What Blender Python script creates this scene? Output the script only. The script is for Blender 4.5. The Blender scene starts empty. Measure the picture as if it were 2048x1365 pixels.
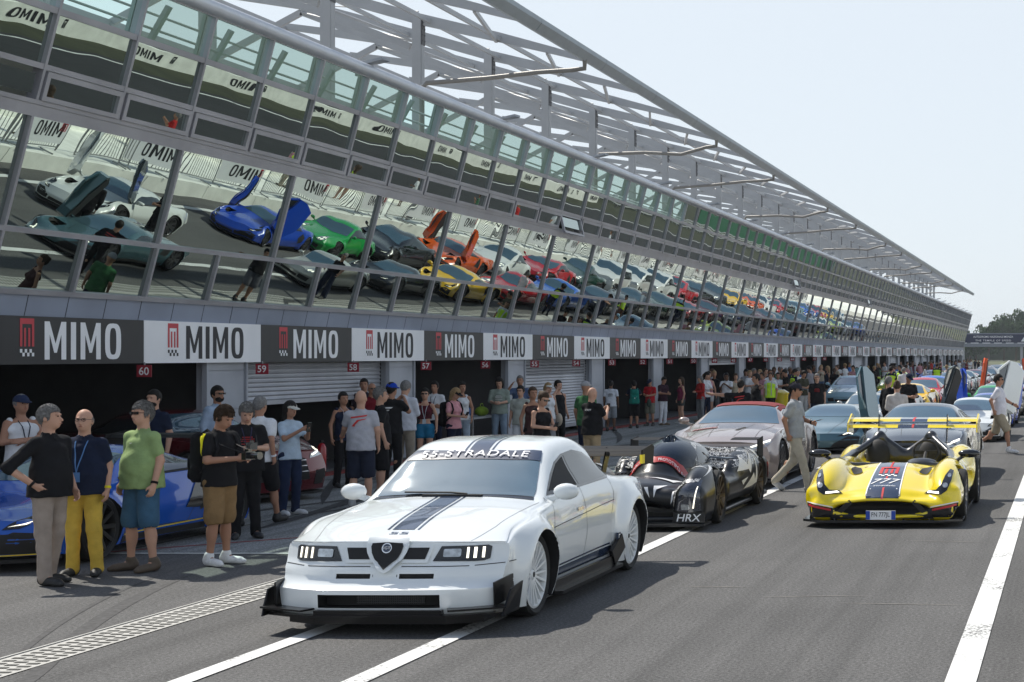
import bpy, bmesh, math, random
import numpy as np
from mathutils import Vector, Matrix, Euler
from mathutils.bvhtree import BVHTree
random.seed(7)
SC = bpy.context.scene
COL = SC.collection
R = math.radians
# ------------------------------------------------------------ camera, sky, sun
cam_d = bpy.data.cameras.new('camera')
cam = bpy.data.objects.new('camera', cam_d)
COL.objects.link(cam)
SC.camera = cam
CAMH = 2.12
cam.location = (0, 0, CAMH)
cam.rotation_euler = (R(90), 0, 0)
cam_d.sensor_width = 36.0
cam_d.lens = 3200 / 2048 * 36.0
cam_d.shift_x = -1116 / 2048
cam_d.shift_y = 26.5 / 2048
cam_d.clip_start = 0.1
cam_d.clip_end = 4000
SUN = Vector((-0.60, 0.42, 1.0)).normalized()
elev = math.asin(SUN.z)
W = bpy.data.worlds.new('World'); SC.world = W; W.use_nodes = True
nt = W.node_tree
bg = nt.nodes['Background']
sky = nt.nodes.new('ShaderNodeTexSky')
sky.sky_type = 'NISHITA'; sky.sun_disc = False
sky.sun_elevation = elev
sky.sun_rotation = math.atan2(SUN.x, SUN.y)
sky.air_density = 1.0; sky.dust_density = 1.0; sky.ozone_density = 2.0
hz = nt.nodes.new('ShaderNodeMixRGB'); hz.inputs[0].default_value = .80; hz.inputs[2].default_value = (7.05, 7.65, 8.2, 1)   # milky summer haze in the sky
gtc = nt.nodes.new('ShaderNodeTexCoord'); gsp = nt.nodes.new('ShaderNodeSeparateXYZ'); gmr = nt.nodes.new('ShaderNodeMapRange')
gmr.inputs[1].default_value = .24; gmr.inputs[2].default_value = .70; gmr.inputs[3].default_value = .86; gmr.inputs[4].default_value = .12   # the haze layer is thick near the horizon, thin overhead
nt.links.new(gtc.outputs['Generated'], gsp.inputs[0]); nt.links.new(gsp.outputs[2], gmr.inputs[0]); nt.links.new(gmr.outputs[0], hz.inputs[0])
nt.links.new(sky.outputs[0], hz.inputs[1]); nt.links.new(hz.outputs[0], bg.inputs[0])
bg.inputs[1].default_value = 0.114
sd = bpy.data.lights.new('sun', 'SUN'); sd.energy = 5.0; sd.angle = R(0.5); sd.color = (1, .95, .86)
so = bpy.data.objects.new('sun', sd); COL.objects.link(so)
so.rotation_euler = (-SUN).to_track_quat('-Z', 'Y').to_euler()
so.location = (-30, 30, 60)
vs = SC.view_settings
SC.display_settings.display_device = 'sRGB'
vs.view_transform = 'Standard'; vs.look = 'None'; vs.exposure = 0.08; vs.gamma = 1.0
SC.cycles.max_bounces = 8; SC.cycles.transparent_max_bounces = 12
# ------------------------------------------------------------ materials
MATS = {}
def mat(name, col=(.5, .5, .5), rough=.5, metal=0., coat=0., spec=.5, emit=None, es=1., var=0., vscale=3., bump=0., bscale=40., ior=1.45, obj=False):
    if name in MATS: return MATS[name]
    m = bpy.data.materials.new(name); m.use_nodes = True; MATS[name] = m
    n = m.node_tree.nodes; l = m.node_tree.links; b = n['Principled BSDF']
    b.inputs['Base Color'].default_value = (*col, 1)
    b.inputs['Roughness'].default_value = rough
    b.inputs['Metallic'].default_value = metal
    b.inputs['Specular IOR Level'].default_value = spec
    b.inputs['IOR'].default_value = ior
    b.inputs['Coat Weight'].default_value = coat
    b.inputs['Coat Roughness'].default_value = .03
    if emit: b.inputs['Emission Color'].default_value = (*emit, 1); b.inputs['Emission Strength'].default_value = es
    if var or bump:
        tc = n.new('ShaderNodeTexCoord')
        if var:
            t = n.new('ShaderNodeTexNoise'); t.inputs['Scale'].default_value = vscale; t.inputs['Detail'].default_value = 6
            l.new(tc.outputs['Object'], t.inputs['Vector'])
            cr = n.new('ShaderNodeMapRange'); cr.inputs[1].default_value = .3; cr.inputs[2].default_value = .7
            cr.inputs[3].default_value = 1 - var; cr.inputs[4].default_value = 1 + var
            l.new(t.outputs[0], cr.inputs[0])
            mx = n.new('ShaderNodeVectorMath'); mx.operation = 'SCALE'; mx.inputs[0].default_value = col
            l.new(cr.outputs[0], mx.inputs['Scale']); l.new(mx.outputs[0], b.inputs['Base Color'])
        if bump:
            t2 = n.new('ShaderNodeTexNoise'); t2.inputs['Scale'].default_value = bscale; t2.inputs['Detail'].default_value = 4
            l.new(tc.outputs['Object'], t2.inputs['Vector'])
            bp = n.new('ShaderNodeBump'); bp.inputs['Strength'].default_value = bump; bp.inputs['Distance'].default_value = .01
            l.new(t2.outputs[0], bp.inputs['Height']); l.new(bp.outputs[0], b.inputs['Normal'])
    return m
def paint(name, col, metal=0., rough=.25):
    m = mat('paint_' + name, col, rough, metal, coat=1.0, var=.04, vscale=1.2)
    return m
def cloth(name, col):
    return mat('cloth_' + name, col, .9, spec=.2, var=.14, vscale=9, bump=1., bscale=13)
BLACK = mat('black_gloss', (.012, .013, .015), .12, coat=.6, var=.1, vscale=5)
MATTE = mat('black_matte', (.015, .015, .016), .7, var=.15, vscale=8)
RUBBER = mat('rubber', (.018, .018, .018), .75, var=.2, vscale=12, bump=.3, bscale=60)
CHROME = mat('chrome', (.75, .76, .78), .15, metal=1., var=.03)
WHEELG = mat('wheel_grey', (.16, .16, .17), .3, metal=.8, var=.06)
WHITEP = mat('white_trim', (.8, .82, .82), .3, coat=.3, var=.04)
GLASSD = mat('car_glass_sky_tint', (.075, .155, .205), .03, metal=.3, spec=1., ior=2.1, coat=.5, var=.1, vscale=2)  # blue of the reflected sky is put into the base colour
GLASSI = mat('car_glass_side', (.02, .026, .03), .04, spec=1., ior=1.7, var=.1, vscale=2)
LAMP = mat('headlight_glass', (.45, .48, .5), .1, metal=.6, var=.35, vscale=30, coat=1)
LED = mat('led_lamp', (.9, .9, .85), .2, emit=(1, .93, .75), es=1.6, var=.02)
SEAM = mat('panel_gap', (.03, .032, .035), .8, var=.1)
RED = mat('red_mark', (.55, .03, .03), .5, var=.05)
YEL = mat('yellow_mark', (.8, .62, .02), .5, var=.05)
WMARK = mat('white_mark', (.85, .85, .85), .6, var=.04)
BMARK = mat('black_mark', (.02, .02, .022), .6, var=.05)
WINGB = mat('wing_black', (.01, .01, .011), .55, spec=.15, var=.1, vscale=6)
NAVYS = mat('navy_stripe', (.018, .035, .075), .25, coat=1., var=.05)
# ------------------------------------------------------------ mesh helpers
class MB:
    def __init__(s): s.v = []; s.f = []; s.m = []; s.mi = 0
    def add(s, vs_, fs):
        o = len(s.v); s.v += [tuple(p) for p in vs_]
        s.f += [tuple(i + o for i in f) for f in fs]; s.m += [s.mi] * len(fs)
        return s
    def box(s, c, d, rz=0., M=None):
        x, y, z = d[0] / 2, d[1] / 2, d[2] / 2
        vv = [Vector((a * x, b * y, e * z)) for a in (-1, 1) for b in (-1, 1) for e in (-1, 1)]
        if M is None: M = Matrix.Rotation(rz, 3, 'Z')
        vv = [M @ p + Vector(c) for p in vv]
        return s.add(vv, [(0, 1, 3, 2), (4, 6, 7, 5), (0, 4, 5, 1), (2, 3, 7, 6), (0, 2, 6, 4), (1, 5, 7, 3)])
    def beam(s, a, b, w, h, up=(0, 0, 1)):
        a = Vector(a); b = Vector(b); d = b - a; L = d.length
        if L < 1e-6: return s
        d.normalize(); u = Vector(up)
        if abs(d.dot(u)) > .98: u = Vector((0, 1, 0))
        sx = d.cross(u).normalized(); uz = sx.cross(d)
        M = Matrix((sx, d, uz)).transposed()
        return s.box((a + b) / 2, (w, L, h), M=M)
    def tube(s, path, r, n=8, cap=True, closed=False):
        P = [Vector(p) for p in path]; N = len(P); rs = r if hasattr(r, '__len__') else [r] * N
        rings = []; prev = None
        for i, p in enumerate(P):
            if closed: t = P[(i + 1) % N] - P[i - 1]
            else: t = P[min(i + 1, N - 1)] - P[max(i - 1, 0)]
            t.normalize()
            if prev is None:
                u = Vector((0, 0, 1)) if abs(t.z) < .9 else Vector((1, 0, 0))
                u = (u - t * u.dot(t)).normalized()
            else: u = (prev - t * prev.dot(t)).normalized()
            prev = u; w = t.cross(u)
            rings.append([p + (u * math.cos(2 * math.pi * k / n) + w * math.sin(2 * math.pi * k / n)) * rs[i] for k in range(n)])
        vv = [q for r_ in rings for q in r_]; ff = []
        for i in range(N if closed else N - 1):
            j = (i + 1) % N
            for k in range(n): ff.append((i * n + k, i * n + (k + 1) % n, j * n + (k + 1) % n, j * n + k))
        if cap and not closed: ff += [tuple(range(n))[::-1], tuple((N - 1) * n + k for k in range(n))]
        return s.add(vv, ff)
    def lathe(s, prof, c, axis='X', n=32, closed=True):
        # prof: list of (r, h)
        vv = []; ff = []; K = len(prof)
        for k in range(n):
            a = 2 * math.pi * k / n; ca, sa = math.cos(a), math.sin(a)
            for (r, h) in prof:
                if axis == 'X': vv.append((c[0] + h, c[1] + r * ca, c[2] + r * sa))
                elif axis == 'Y': vv.append((c[0] + r * ca, c[1] + h, c[2] + r * sa))
                else: vv.append((c[0] + r * ca, c[1] + r * sa, c[2] + h))
        for k in range(n):
            k2 = (k + 1) % n
            for i in range(K - 1): ff.append((k * K + i, k2 * K + i, k2 * K + i + 1, k * K + i + 1))
        return s.add(vv, ff)
    def prism(s, poly, a, b, plane='XZ'):
        # poly 2D, extruded from a to b along the remaining axis
        def P(p, h):
            return {'XZ': (p[0], h, p[1]), 'YZ': (h, p[0], p[1]), 'XY': (p[0], p[1], h)}[plane]
        n = len(poly); vv = [P(p, a) for p in poly] + [P(p, b) for p in poly]
        return s.add(vv, [tuple(range(n)), tuple(range(2 * n - 1, n - 1, -1))] + [(i, i + n, (i + 1) % n + n, (i + 1) % n) for i in range(n)])
    def mesh(s, name, fix=True, weld=False):
        me = bpy.data.meshes.new(name); me.from_pydata(s.v, [], s.f); me.update()
        me.polygons.foreach_set('material_index', s.m)
        if fix:
            bm = bmesh.new(); bm.from_mesh(me)
            if weld: bmesh.ops.remove_doubles(bm, verts=bm.verts, dist=1e-4)
            bmesh.ops.recalc_face_normals(bm, faces=bm.faces); bm.to_mesh(me); bm.free()
        return me
    def build(s, name, mats, parent=None, smooth=None, loc=None, weld=False):
        return obj(name, s.mesh(name, weld=weld), mats, parent, smooth, loc)
def smooth_me(me, ang=40):
    me.polygons.foreach_set('use_smooth', [True] * len(me.polygons))
    me.set_sharp_from_angle(angle=R(ang))
def obj(name, me, mats=None, parent=None, smooth=None, loc=None, rz=None):
    if mats is not None:
        if not isinstance(mats, (list, tuple)): mats = [mats]
        me.materials.clear()
        for m in mats: me.materials.append(m)
    if smooth: smooth_me(me, smooth)
    o = bpy.data.objects.new(name, me); COL.objects.link(o)
    if parent: o.parent = parent
    if loc is not None: o.location = loc
    if rz is not None: o.rotation_euler = (0, 0, rz)
    return o
def tag(o, label=None, cat=None, group=None, kind=None):
    if label: o['label'] = label
    if cat: o['category'] = cat
    if group: o['group'] = group
    if kind: o['kind'] = kind
    return o
def empty(name, loc, rz=0., label=None, cat=None, group=None):
    o = bpy.data.objects.new(name, None); COL.objects.link(o); o.location = loc; o.rotation_euler = (0, 0, rz)
    o.empty_display_size = .2
    return tag(o, label, cat, group)
def recolour(o, a, b):
    # swap material a for b on this object only
    for i, sl in enumerate(o.material_slots):
        if sl.material == a: sl.link = 'OBJECT'; sl.material = b
def copy_tree(o, parent=None, swaps=()):
    c = o.copy(); COL.objects.link(c); c.parent = parent
    if o.type == 'MESH':
        for a, b in swaps: recolour(c, a, b)
    for ch in o.children: copy_tree(ch, c, swaps)
    return c
def mimo_into(mb, h, sx, place, sw=.15):
    # condensed capitals M I M O drawn as plates, centred
    W_ = {'M': .60, 'I': sw, 'O': .50}; gap = .13; tot = W_['M'] * 2 + W_['I'] + W_['O'] + gap * 3; x = -tot / 2
    def q(pts): mb.add([place((a + x) * h * sx, (b - .5) * h) for a, b in pts], [tuple(range(len(pts)))])
    for ch in 'MIMO':
        w = W_[ch]
        if ch == 'I': q([(0, 0), (sw, 0), (sw, 1), (0, 1)])
        elif ch == 'M':
            m_ = w / 2
            q([(0, 0), (sw * .92, 0), (sw * .92, .72), (sw * .92, 1), (0, 1)]); q([(w - sw * .92, 0), (w, 0), (w, 1), (w - sw * .92, 1), (w - sw * .92, .72)])
            q([(sw * .92, 1), (sw * .92, .66), (m_ - sw * .25, 0.18), (m_, .18), (m_, .42)]); q([(w - sw * .92, 1), (m_, .42), (m_, .18), (m_ + sw * .25, .18), (w - sw * .92, .66)])
        else:
            out, inn = [], []
            for k in range(28):
                a = 2 * math.pi * k / 28; ca, sa = math.cos(a), math.sin(a); e = .62
                out.append((w / 2 + w / 2 * math.copysign(abs(ca) ** e, ca), .5 + .5 * math.copysign(abs(sa) ** e, sa)))
                inn.append((w / 2 + (w / 2 - sw) * math.copysign(abs(ca) ** e, ca), .5 + (.5 - sw * .85) * math.copysign(abs(sa) ** e, sa)))
            vv = [place((a + x) * h * sx, (b - .5) * h) for a, b in out + inn]
            mb.add(vv, [(k, (k + 1) % 28, (k + 1) % 28 + 28, k + 28) for k in range(28)])
        x += w + gap
_txt = {}
def text_mesh(t, h=1., sx=1., weight=0., shear=0., space=1.):
    key = (t, h, sx, weight, shear, space)
    if key in _txt: return _txt[key]
    cu = bpy.data.curves.new('txt', 'FONT'); cu.body = t; cu.size = 1.; cu.align_x = 'CENTER'; cu.align_y = 'CENTER'
    cu.offset = weight; cu.fill_mode = 'FRONT'; cu.resolution_u = 4; cu.shear = shear; cu.space_character = space
    o = bpy.data.objects.new('txt', cu); COL.objects.link(o)
    dg = bpy.context.evaluated_depsgraph_get()
    me = bpy.data.meshes.new_from_object(o.evaluated_get(dg))
    bpy.data.objects.remove(o)
    co = np.array([v.co[:] for v in me.vertices]); fs = [tuple(p.vertices) for p in me.polygons]
    bpy.data.meshes.remove(me)
    mn = co.min(0); mx_ = co.max(0); c = (mn + mx_) / 2
    sc_ = h / (mx_[1] - mn[1])
    pts = [((p[0] - c[0]) * sc_ * sx, (p[1] - c[1]) * sc_) for p in co]
    _txt[key] = (pts, fs); return _txt[key]
def pchip(kn):
    xs = np.array([k[0] for k in kn], float); ys = np.array([k[1] for k in kn], float)
    if len(xs) == 1: return lambda x: np.full_like(np.asarray(x, float), ys[0])
    h = np.diff(xs); d = np.diff(ys) / h; m = np.zeros(len(xs))
    m[0] = d[0]; m[-1] = d[-1]
    for i in range(1, len(xs) - 1):
        if d[i - 1] * d[i] > 0:
            w1 = 2 * h[i] + h[i - 1]; w2 = h[i] + 2 * h[i - 1]
            m[i] = (w1 + w2) / (w1 / d[i - 1] + w2 / d[i])
    def f(x):
        x = np.clip(np.asarray(x, float), xs[0], xs[-1]); i = np.clip(np.searchsorted(xs, x) - 1, 0, len(h) - 1)
        t = (x - xs[i]) / h[i]
        return ((1 + 2 * t) * (1 - t) ** 2 * ys[i] + t * (1 - t) ** 2 * h[i] * m[i] + t * t * (3 - 2 * t) * ys[i + 1] + t * t * (t - 1) * h[i] * m[i + 1])
    return f
# ------------------------------------------------------------ SDF modelling (smooth unions, meshed by surface nets)
class SDF:
    def __init__(s, lo, hi, cell):
        s.lo = np.array(lo, float); s.cell = cell
        s.n = np.ceil((np.array(hi) - s.lo) / cell).astype(int) + 1
        s.g = np.full(s.n, 9., np.float32)
    def _sub(s, lo, hi):
        a = np.maximum(np.floor((np.array(lo) - s.lo) / s.cell).astype(int), 0)
        b = np.minimum(np.ceil((np.array(hi) - s.lo) / s.cell).astype(int) + 1, s.n)
        if (b <= a).any(): return None, None
        ax = [s.lo[i] + s.cell * np.arange(a[i], b[i]) for i in range(3)]
        X, Y, Z = np.meshgrid(*ax, indexing='ij', sparse=True)
        return tuple(slice(a[i], b[i]) for i in range(3)), (X, Y, Z)
    def _put(s, sl, d, k, sub=False):
        g = s.g[sl]
        if sub:
            d = -d; h = np.clip(.5 + .5 * (d - g) / max(k, 1e-4), 0, 1)
            s.g[sl] = g * (1 - h) + d * h + max(k, 1e-4) * h * (1 - h) if k > 0 else np.maximum(g, d)
        else:
            if k > 0:
                h = np.clip(.5 + .5 * (g - d) / k, 0, 1); s.g[sl] = g * (1 - h) + d * h - k * h * (1 - h)
            else: s.g[sl] = np.minimum(g, d)
    def cap(s, a, b, r1, r2=None, k=.02, sy=1., sx=1., sub=False):
        r2 = r1 if r2 is None else r2; a = np.array(a, float); b = np.array(b, float)
        m = max(r1, r2) * max(1, 1 / sy, 1 / sx) + k * 2 + s.cell * 3
        sl, G = s._sub(np.minimum(a, b) - m, np.maximum(a, b) + m)
        if sl is None: return s
        A = a * (sx, sy, 1); B = b * (sx, sy, 1); X, Y, Z = G[0] * sx, G[1] * sy, G[2]
        d = B - A; L2 = max(float(d @ d), 1e-9)
        t = np.clip(((X - A[0]) * d[0] + (Y - A[1]) * d[1] + (Z - A[2]) * d[2]) / L2, 0, 1)
        D = np.sqrt((X - A[0] - t * d[0]) ** 2 + (Y - A[1] - t * d[1]) ** 2 + (Z - A[2] - t * d[2]) ** 2) - (r1 + (r2 - r1) * t)
        s._put(sl, D.astype(np.float32), k, sub); return s
    def ell(s, c, r, k=.02, sub=False, rot=None):
        c = np.array(c, float); r = np.array(r, float); m = r.max() if rot is not None else r
        sl, (X, Y, Z) = s._sub(c - m - k * 2 - s.cell * 3, c + m + k * 2 + s.cell * 3)
        if sl is None: return s
        x, y, z = X - c[0], Y - c[1], Z - c[2]
        if rot is not None:
            M = np.array(Euler(rot).to_matrix().transposed()); x, y, z = [M[i, 0] * x + M[i, 1] * y + M[i, 2] * z for i in range(3)]
        k0 = np.sqrt((x / r[0]) ** 2 + (y / r[1]) ** 2 + (z / r[2]) ** 2)
        k1 = np.sqrt((x / r[0] ** 2) ** 2 + (y / r[1] ** 2) ** 2 + (z / r[2] ** 2) ** 2)
        s._put(sl, (k0 * (k0 - 1) / np.maximum(k1, 1e-6)).astype(np.float32), k, sub); return s
    def box(s, c, h, rr=.02, k=.0, sub=False, rot=None):
        c = np.array(c, float); h = np.array(h, float); m = np.full(3, np.linalg.norm(h)) if rot is not None else h
        sl, (X, Y, Z) = s._sub(c - m - k * 2 - s.cell * 3, c + m + k * 2 + s.cell * 3)
        if sl is None: return s
        x, y, z = X - c[0], Y - c[1], Z - c[2]
        if rot is not None:
            M = np.array(Euler(rot).to_matrix().transposed()); x, y, z = [M[i, 0] * x + M[i, 1] * y + M[i, 2] * z for i in range(3)]
        qx, qy, qz = np.abs(x) - h[0] + rr, np.abs(y) - h[1] + rr, np.abs(z) - h[2] + rr
        D = np.sqrt(np.maximum(qx, 0) ** 2 + np.maximum(qy, 0) ** 2 + np.maximum(qz, 0) ** 2) + np.minimum(np.maximum(qx, np.maximum(qy, qz)), 0) - rr
        s._put(sl, D.astype(np.float32), k, sub); return s
    def cylx(s, y, z, r, x0, x1, k=0., sub=True):
        sl, (X, Y, Z) = s._sub((x0 - .1, y - r - .1, z - r - .1), (x1 + .1, y + r + .1, z + r + .1))
        if sl is None: return s
        D = np.maximum(np.sqrt((Y - y) ** 2 + (Z - z) ** 2) - r, np.maximum(x0 - X, X - x1))
        s._put(sl, D.astype(np.float32), k, sub); return s
    def half(s, nrm, d):
        # keep where nrm.p < d
        X, Y, Z = [s.lo[i] + s.cell * np.arange(s.n[i]) for i in range(3)]
        X, Y, Z = np.meshgrid(X, Y, Z, indexing='ij', sparse=True)
        s.g = np.maximum(s.g, (X * nrm[0] + Y * nrm[1] + Z * nrm[2] - d).astype(np.float32)); return s
    def wob(s, amp, f=20, seed=0):
        X, Y, Z = [s.lo[i] + s.cell * np.arange(s.n[i]) for i in range(3)]
        X, Y, Z = np.meshgrid(X, Y, Z, indexing='ij', sparse=True); q = seed * 1.7
        w = np.sin(X * f + 2.1 * np.sin(Z * f * .6 + q) + q) * np.sin(Y * f * .8 + 1.7 * np.sin(X * f * .5 + q)) * np.sin(Z * f * 1.1 + 2.3 * np.sin(Y * f * .7) + 2 * q)
        s.g += (amp * w).astype(np.float32); return s
    def arrays(s):
        g = s.g; g[0] = g[-1] = 9; g[:, 0] = g[:, -1] = 9; g[:, :, 0] = g[:, :, -1] = 9
        ins = g < 0
        nx, ny, nz = g.shape
        c = np.zeros((nx - 1, ny - 1, nz - 1), np.int8)
        for dx in (0, 1):
            for dy in (0, 1):
                for dz in (0, 1): c += ins[dx:nx - 1 + dx, dy:ny - 1 + dy, dz:nz - 1 + dz]
        act = (c > 0) & (c < 8); ids = np.full(act.shape, -1, np.int64); idx = np.argwhere(act); ids[act] = np.arange(len(idx))
        acc = np.zeros((len(idx), 3)); cnt = np.zeros(len(idx))
        offs = [(0, 0, 0), (1, 0, 0), (0, 1, 0), (0, 0, 1), (1, 1, 0), (1, 0, 1), (0, 1, 1), (1, 1, 1)]
        val = {o: g[idx[:, 0] + o[0], idx[:, 1] + o[1], idx[:, 2] + o[2]] for o in offs}
        for o in offs:
            for a in range(3):
                if o[a] == 0:
                    p = list(o); p[a] = 1; p = tuple(p); v0, v1 = val[o], val[p]
                    cr = (v0 < 0) != (v1 < 0)
                    t = np.where(cr, v0 / np.where(np.abs(v0 - v1) < 1e-9, 1, v0 - v1), 0)
                    pt = np.tile(np.array(o, float), (len(idx), 1)); pt[:, a] += t
                    acc[cr] += pt[cr]; cnt[cr] += 1
        V = (idx + acc / np.maximum(cnt, 1)[:, None]) * s.cell + s.lo
        F = []
        for a in range(3):
            b, c_ = [(1, 2), (2, 0), (0, 1)][a]
            sl0 = [slice(None)] * 3; sl1 = [slice(None)] * 3; sl0[a] = slice(0, -1); sl1[a] = slice(1, None)
            e = ins[tuple(sl0)] != ins[tuple(sl1)]; pos = np.argwhere(e)
            pos = pos[(pos[:, b] > 0) & (pos[:, c_] > 0)]
            fl = ins[tuple(sl0)][pos[:, 0], pos[:, 1], pos[:, 2]]
            q = []
            for db, dc in ((0, 0), (1, 0), (1, 1), (0, 1)):
                p = pos.copy(); p[:, b] -= db; p[:, c_] -= dc; q.append(ids[p[:, 0], p[:, 1], p[:, 2]])
            q = np.stack(q, 1); q[~fl] = q[~fl][:, ::-1]; F.append(q)
        F = np.concatenate(F); F = F[(F >= 0).all(1)]
        return V, F
    def mesh(s, name, relax=1):
        V, F = s.arrays()
        for _ in range(relax):
            A = np.zeros_like(V); N = np.zeros(len(V))
            for i in range(4):
                j = (i + 1) % 4
                np.add.at(A, F[:, i], V[F[:, j]]); np.add.at(N, F[:, i], 1); np.add.at(A, F[:, j], V[F[:, i]]); np.add.at(N, F[:, j], 1)
            V = V * .5 + .5 * A / np.maximum(N, 1)[:, None]
        me = bpy.data.meshes.new(name)
        me.vertices.add(len(V)); me.vertices.foreach_set('co', V.astype(np.float32).ravel())
        me.loops.add(F.size); me.loops.foreach_set('vertex_index', F.astype(np.int32).ravel())
        me.polygons.add(len(F)); me.polygons.foreach_set('loop_start', np.arange(0, F.size, 4, dtype=np.int32))
        me.polygons.foreach_set('use_smooth', np.ones(len(F), bool))
        me.update(calc_edges=True); me.validate()
        return me
NUMW = ['first', 'second', 'third', 'fourth', 'fifth', 'sixth', 'seventh', 'eighth', 'ninth', 'tenth', 'eleventh', 'twelfth', 'thirteenth', 'fourteenth', 'fifteenth', 'sixteenth', 'seventeenth', 'eighteenth', 'nineteenth', 'twentieth']
def ordn(i):
    # 0-based ordinal word
    if i < 20: return NUMW[i]
    t = ['twenty', 'thirty', 'forty', 'fifty', 'sixty', 'seventy', 'eighty', 'ninety']; k = i + 1
    if k % 10 == 0: return ['twentieth', 'thirtieth', 'fortieth', 'fiftieth', 'sixtieth', 'seventieth', 'eightieth', 'ninetieth'][k // 10 - 2]
    return t[k // 10 - 2] + '-' + NUMW[k % 10 - 1]
# ------------------------------------------------------------ ground materials
def asphalt(name, base, marks=True, streak=.35):
    m = bpy.data.materials.new(name); m.use_nodes = True; n = m.node_tree.nodes; l = m.node_tree.links; b = n['Principled BSDF']
    b.inputs['Roughness'].default_value = .85; b.inputs['Specular IOR Level'].default_value = .3
    tc = n.new('ShaderNodeTexCoord')
    def noise(sc, det=6, vec=None, scl=None, rough=.6):
        t = n.new('ShaderNodeTexNoise'); t.inputs['Scale'].default_value = sc; t.inputs['Detail'].default_value = det; t.inputs['Roughness'].default_value = rough
        if scl:
            mp = n.new('ShaderNodeMapping'); mp.inputs['Scale'].default_value = scl; l.new(tc.outputs['Object'], mp.inputs[0]); l.new(mp.outputs[0], t.inputs['Vector'])
        else: l.new(tc.outputs['Object'], t.inputs['Vector'])
        return t.outputs[0]
    def rng(o, a, b_, c, d):
        r = n.new('ShaderNodeMapRange'); r.inputs[1].default_value = a; r.inputs[2].default_value = b_; r.inputs[3].default_value = c; r.inputs[4].default_value = d
        l.new(o, r.inputs[0]); return r.outputs[0]
    def mul(a, c):
        r = n.new('ShaderNodeMath'); r.operation = 'MULTIPLY'; l.new(a, r.inputs[0]); l.new(c, r.inputs[1]); return r.outputs[0]
    v = rng(noise(.35), .3, .7, .86, 1.14)
    v = mul(v, rng(noise(38, 3), .3, .7, .5, 1.6))
    v = mul(v, rng(noise(120, 2), .35, .65, .55, 1.5))
    v = mul(v, rng(noise(1., 8, scl=(2.2, .06, 1)), .45, .75, 1.08, 1 - streak))
    if False:
        # sparse dark rubber arcs
        wv = n.new('ShaderNodeTexWave'); wv.wave_type = 'RINGS'; wv.inputs['Scale'].default_value = .22; wv.inputs['Distortion'].default_value = 3.; wv.inputs['Detail'].default_value = 2; wv.inputs['Detail Scale'].default_value = .6
        mp = n.new('ShaderNodeMapping'); mp.inputs['Scale'].default_value = (1, .28, 1); mp.inputs['Location'].default_value = (9, 3, 0); l.new(tc.outputs['Object'], mp.inputs[0]); l.new(mp.outputs[0], wv.inputs['Vector'])
        v = mul(v, rng(wv.outputs[1], .93, 1., 1., 1 - streak * 1.1))
    mx = n.new('ShaderNodeVectorMath'); mx.operation = 'SCALE'; mx.inputs[0].default_value = base
    l.new(v, mx.inputs['Scale']); l.new(mx.outputs[0], b.inputs['Base Color'])
    bp = n.new('ShaderNodeBump'); bp.inputs['Strength'].default_value = .55; bp.inputs['Distance'].default_value = .006
    l.new(noise(120, 3), bp.inputs['Height']); l.new(bp.outputs[0], b.inputs['Normal'])
    MATS[name] = m; return m
ASPH = asphalt('asphalt_pit_lane', (.088, .0865, .085))
ASPH2 = asphalt('asphalt_track', (.02, .02, .022), False)
CONC = asphalt('concrete_apron', (.21, .215, .21), True, .75)
GRASS = mat('grass', (.032, .036, .015), .95, var=.35, vscale=.6, bump=.6, bscale=30)
EARTH = mat('ground_field', (.10, .11, .055), .95, var=.3, vscale=.05)
ROADP = mat('road_paint', (.70, .70, .68), .6, var=.10, vscale=2.5, bump=.3, bscale=90)
def chipped(m):
    n = m.node_tree.nodes; l = m.node_tree.links; b = n['Principled BSDF']; src = b.inputs['Base Color'].links[0].from_socket
    tc = n.new('ShaderNodeTexCoord'); t = n.new('ShaderNodeTexNoise'); t.inputs['Scale'].default_value = 42; t.inputs['Detail'].default_value = 5; l.new(tc.outputs['Object'], t.inputs['Vector'])
    t2 = n.new('ShaderNodeTexNoise'); t2.inputs['Scale'].default_value = 1.1; l.new(tc.outputs['Object'], t2.inputs['Vector']); ad = n.new('ShaderNodeMath'); l.new(t.outputs[0], ad.inputs[0]); l.new(t2.outputs[0], ad.inputs[1])
    r = n.new('ShaderNodeMapRange'); r.inputs[1].default_value = 1.13; r.inputs[2].default_value = 1.19; l.new(ad.outputs[0], r.inputs[0])
    mx = n.new('ShaderNodeMixRGB'); mx.inputs[2].default_value = (.16, .158, .15, 1); l.new(r.outputs[0], mx.inputs[0]); l.new(src, mx.inputs[1]); l.new(mx.outputs[0], b.inputs['Base Color'])
chipped(ROADP)
def sheet(name, x0, x1, y0, y1, z, m):
    mb = MB(); mb.add([(x0, y0, z), (x1, y0, z), (x1, y1, z), (x0, y1, z)], [(0, 1, 2, 3)])
    return tag(mb.build(name, m), kind='structure')
sheet('ground', -1500, 1500, -200, 3000, -.012, EARTH)
sheet('pit_lane', -30, .3, -30, 330, 0, ASPH)
CONC_X = -7.15
sheet('concrete_apron', -13.15, CONC_X, 16.95, 230, .004, CONC)
def line(name, x0, x1, y0, y1): return sheet(name, x0, x1, y0, y1, .008, ROADP)
line('lane_line', -.81, -.605, -5, 300)
line('lane_line', -4.70, -4.537, -5, 120)
line('lane_line', -5.82, -5.665, -5, 120)
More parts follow.
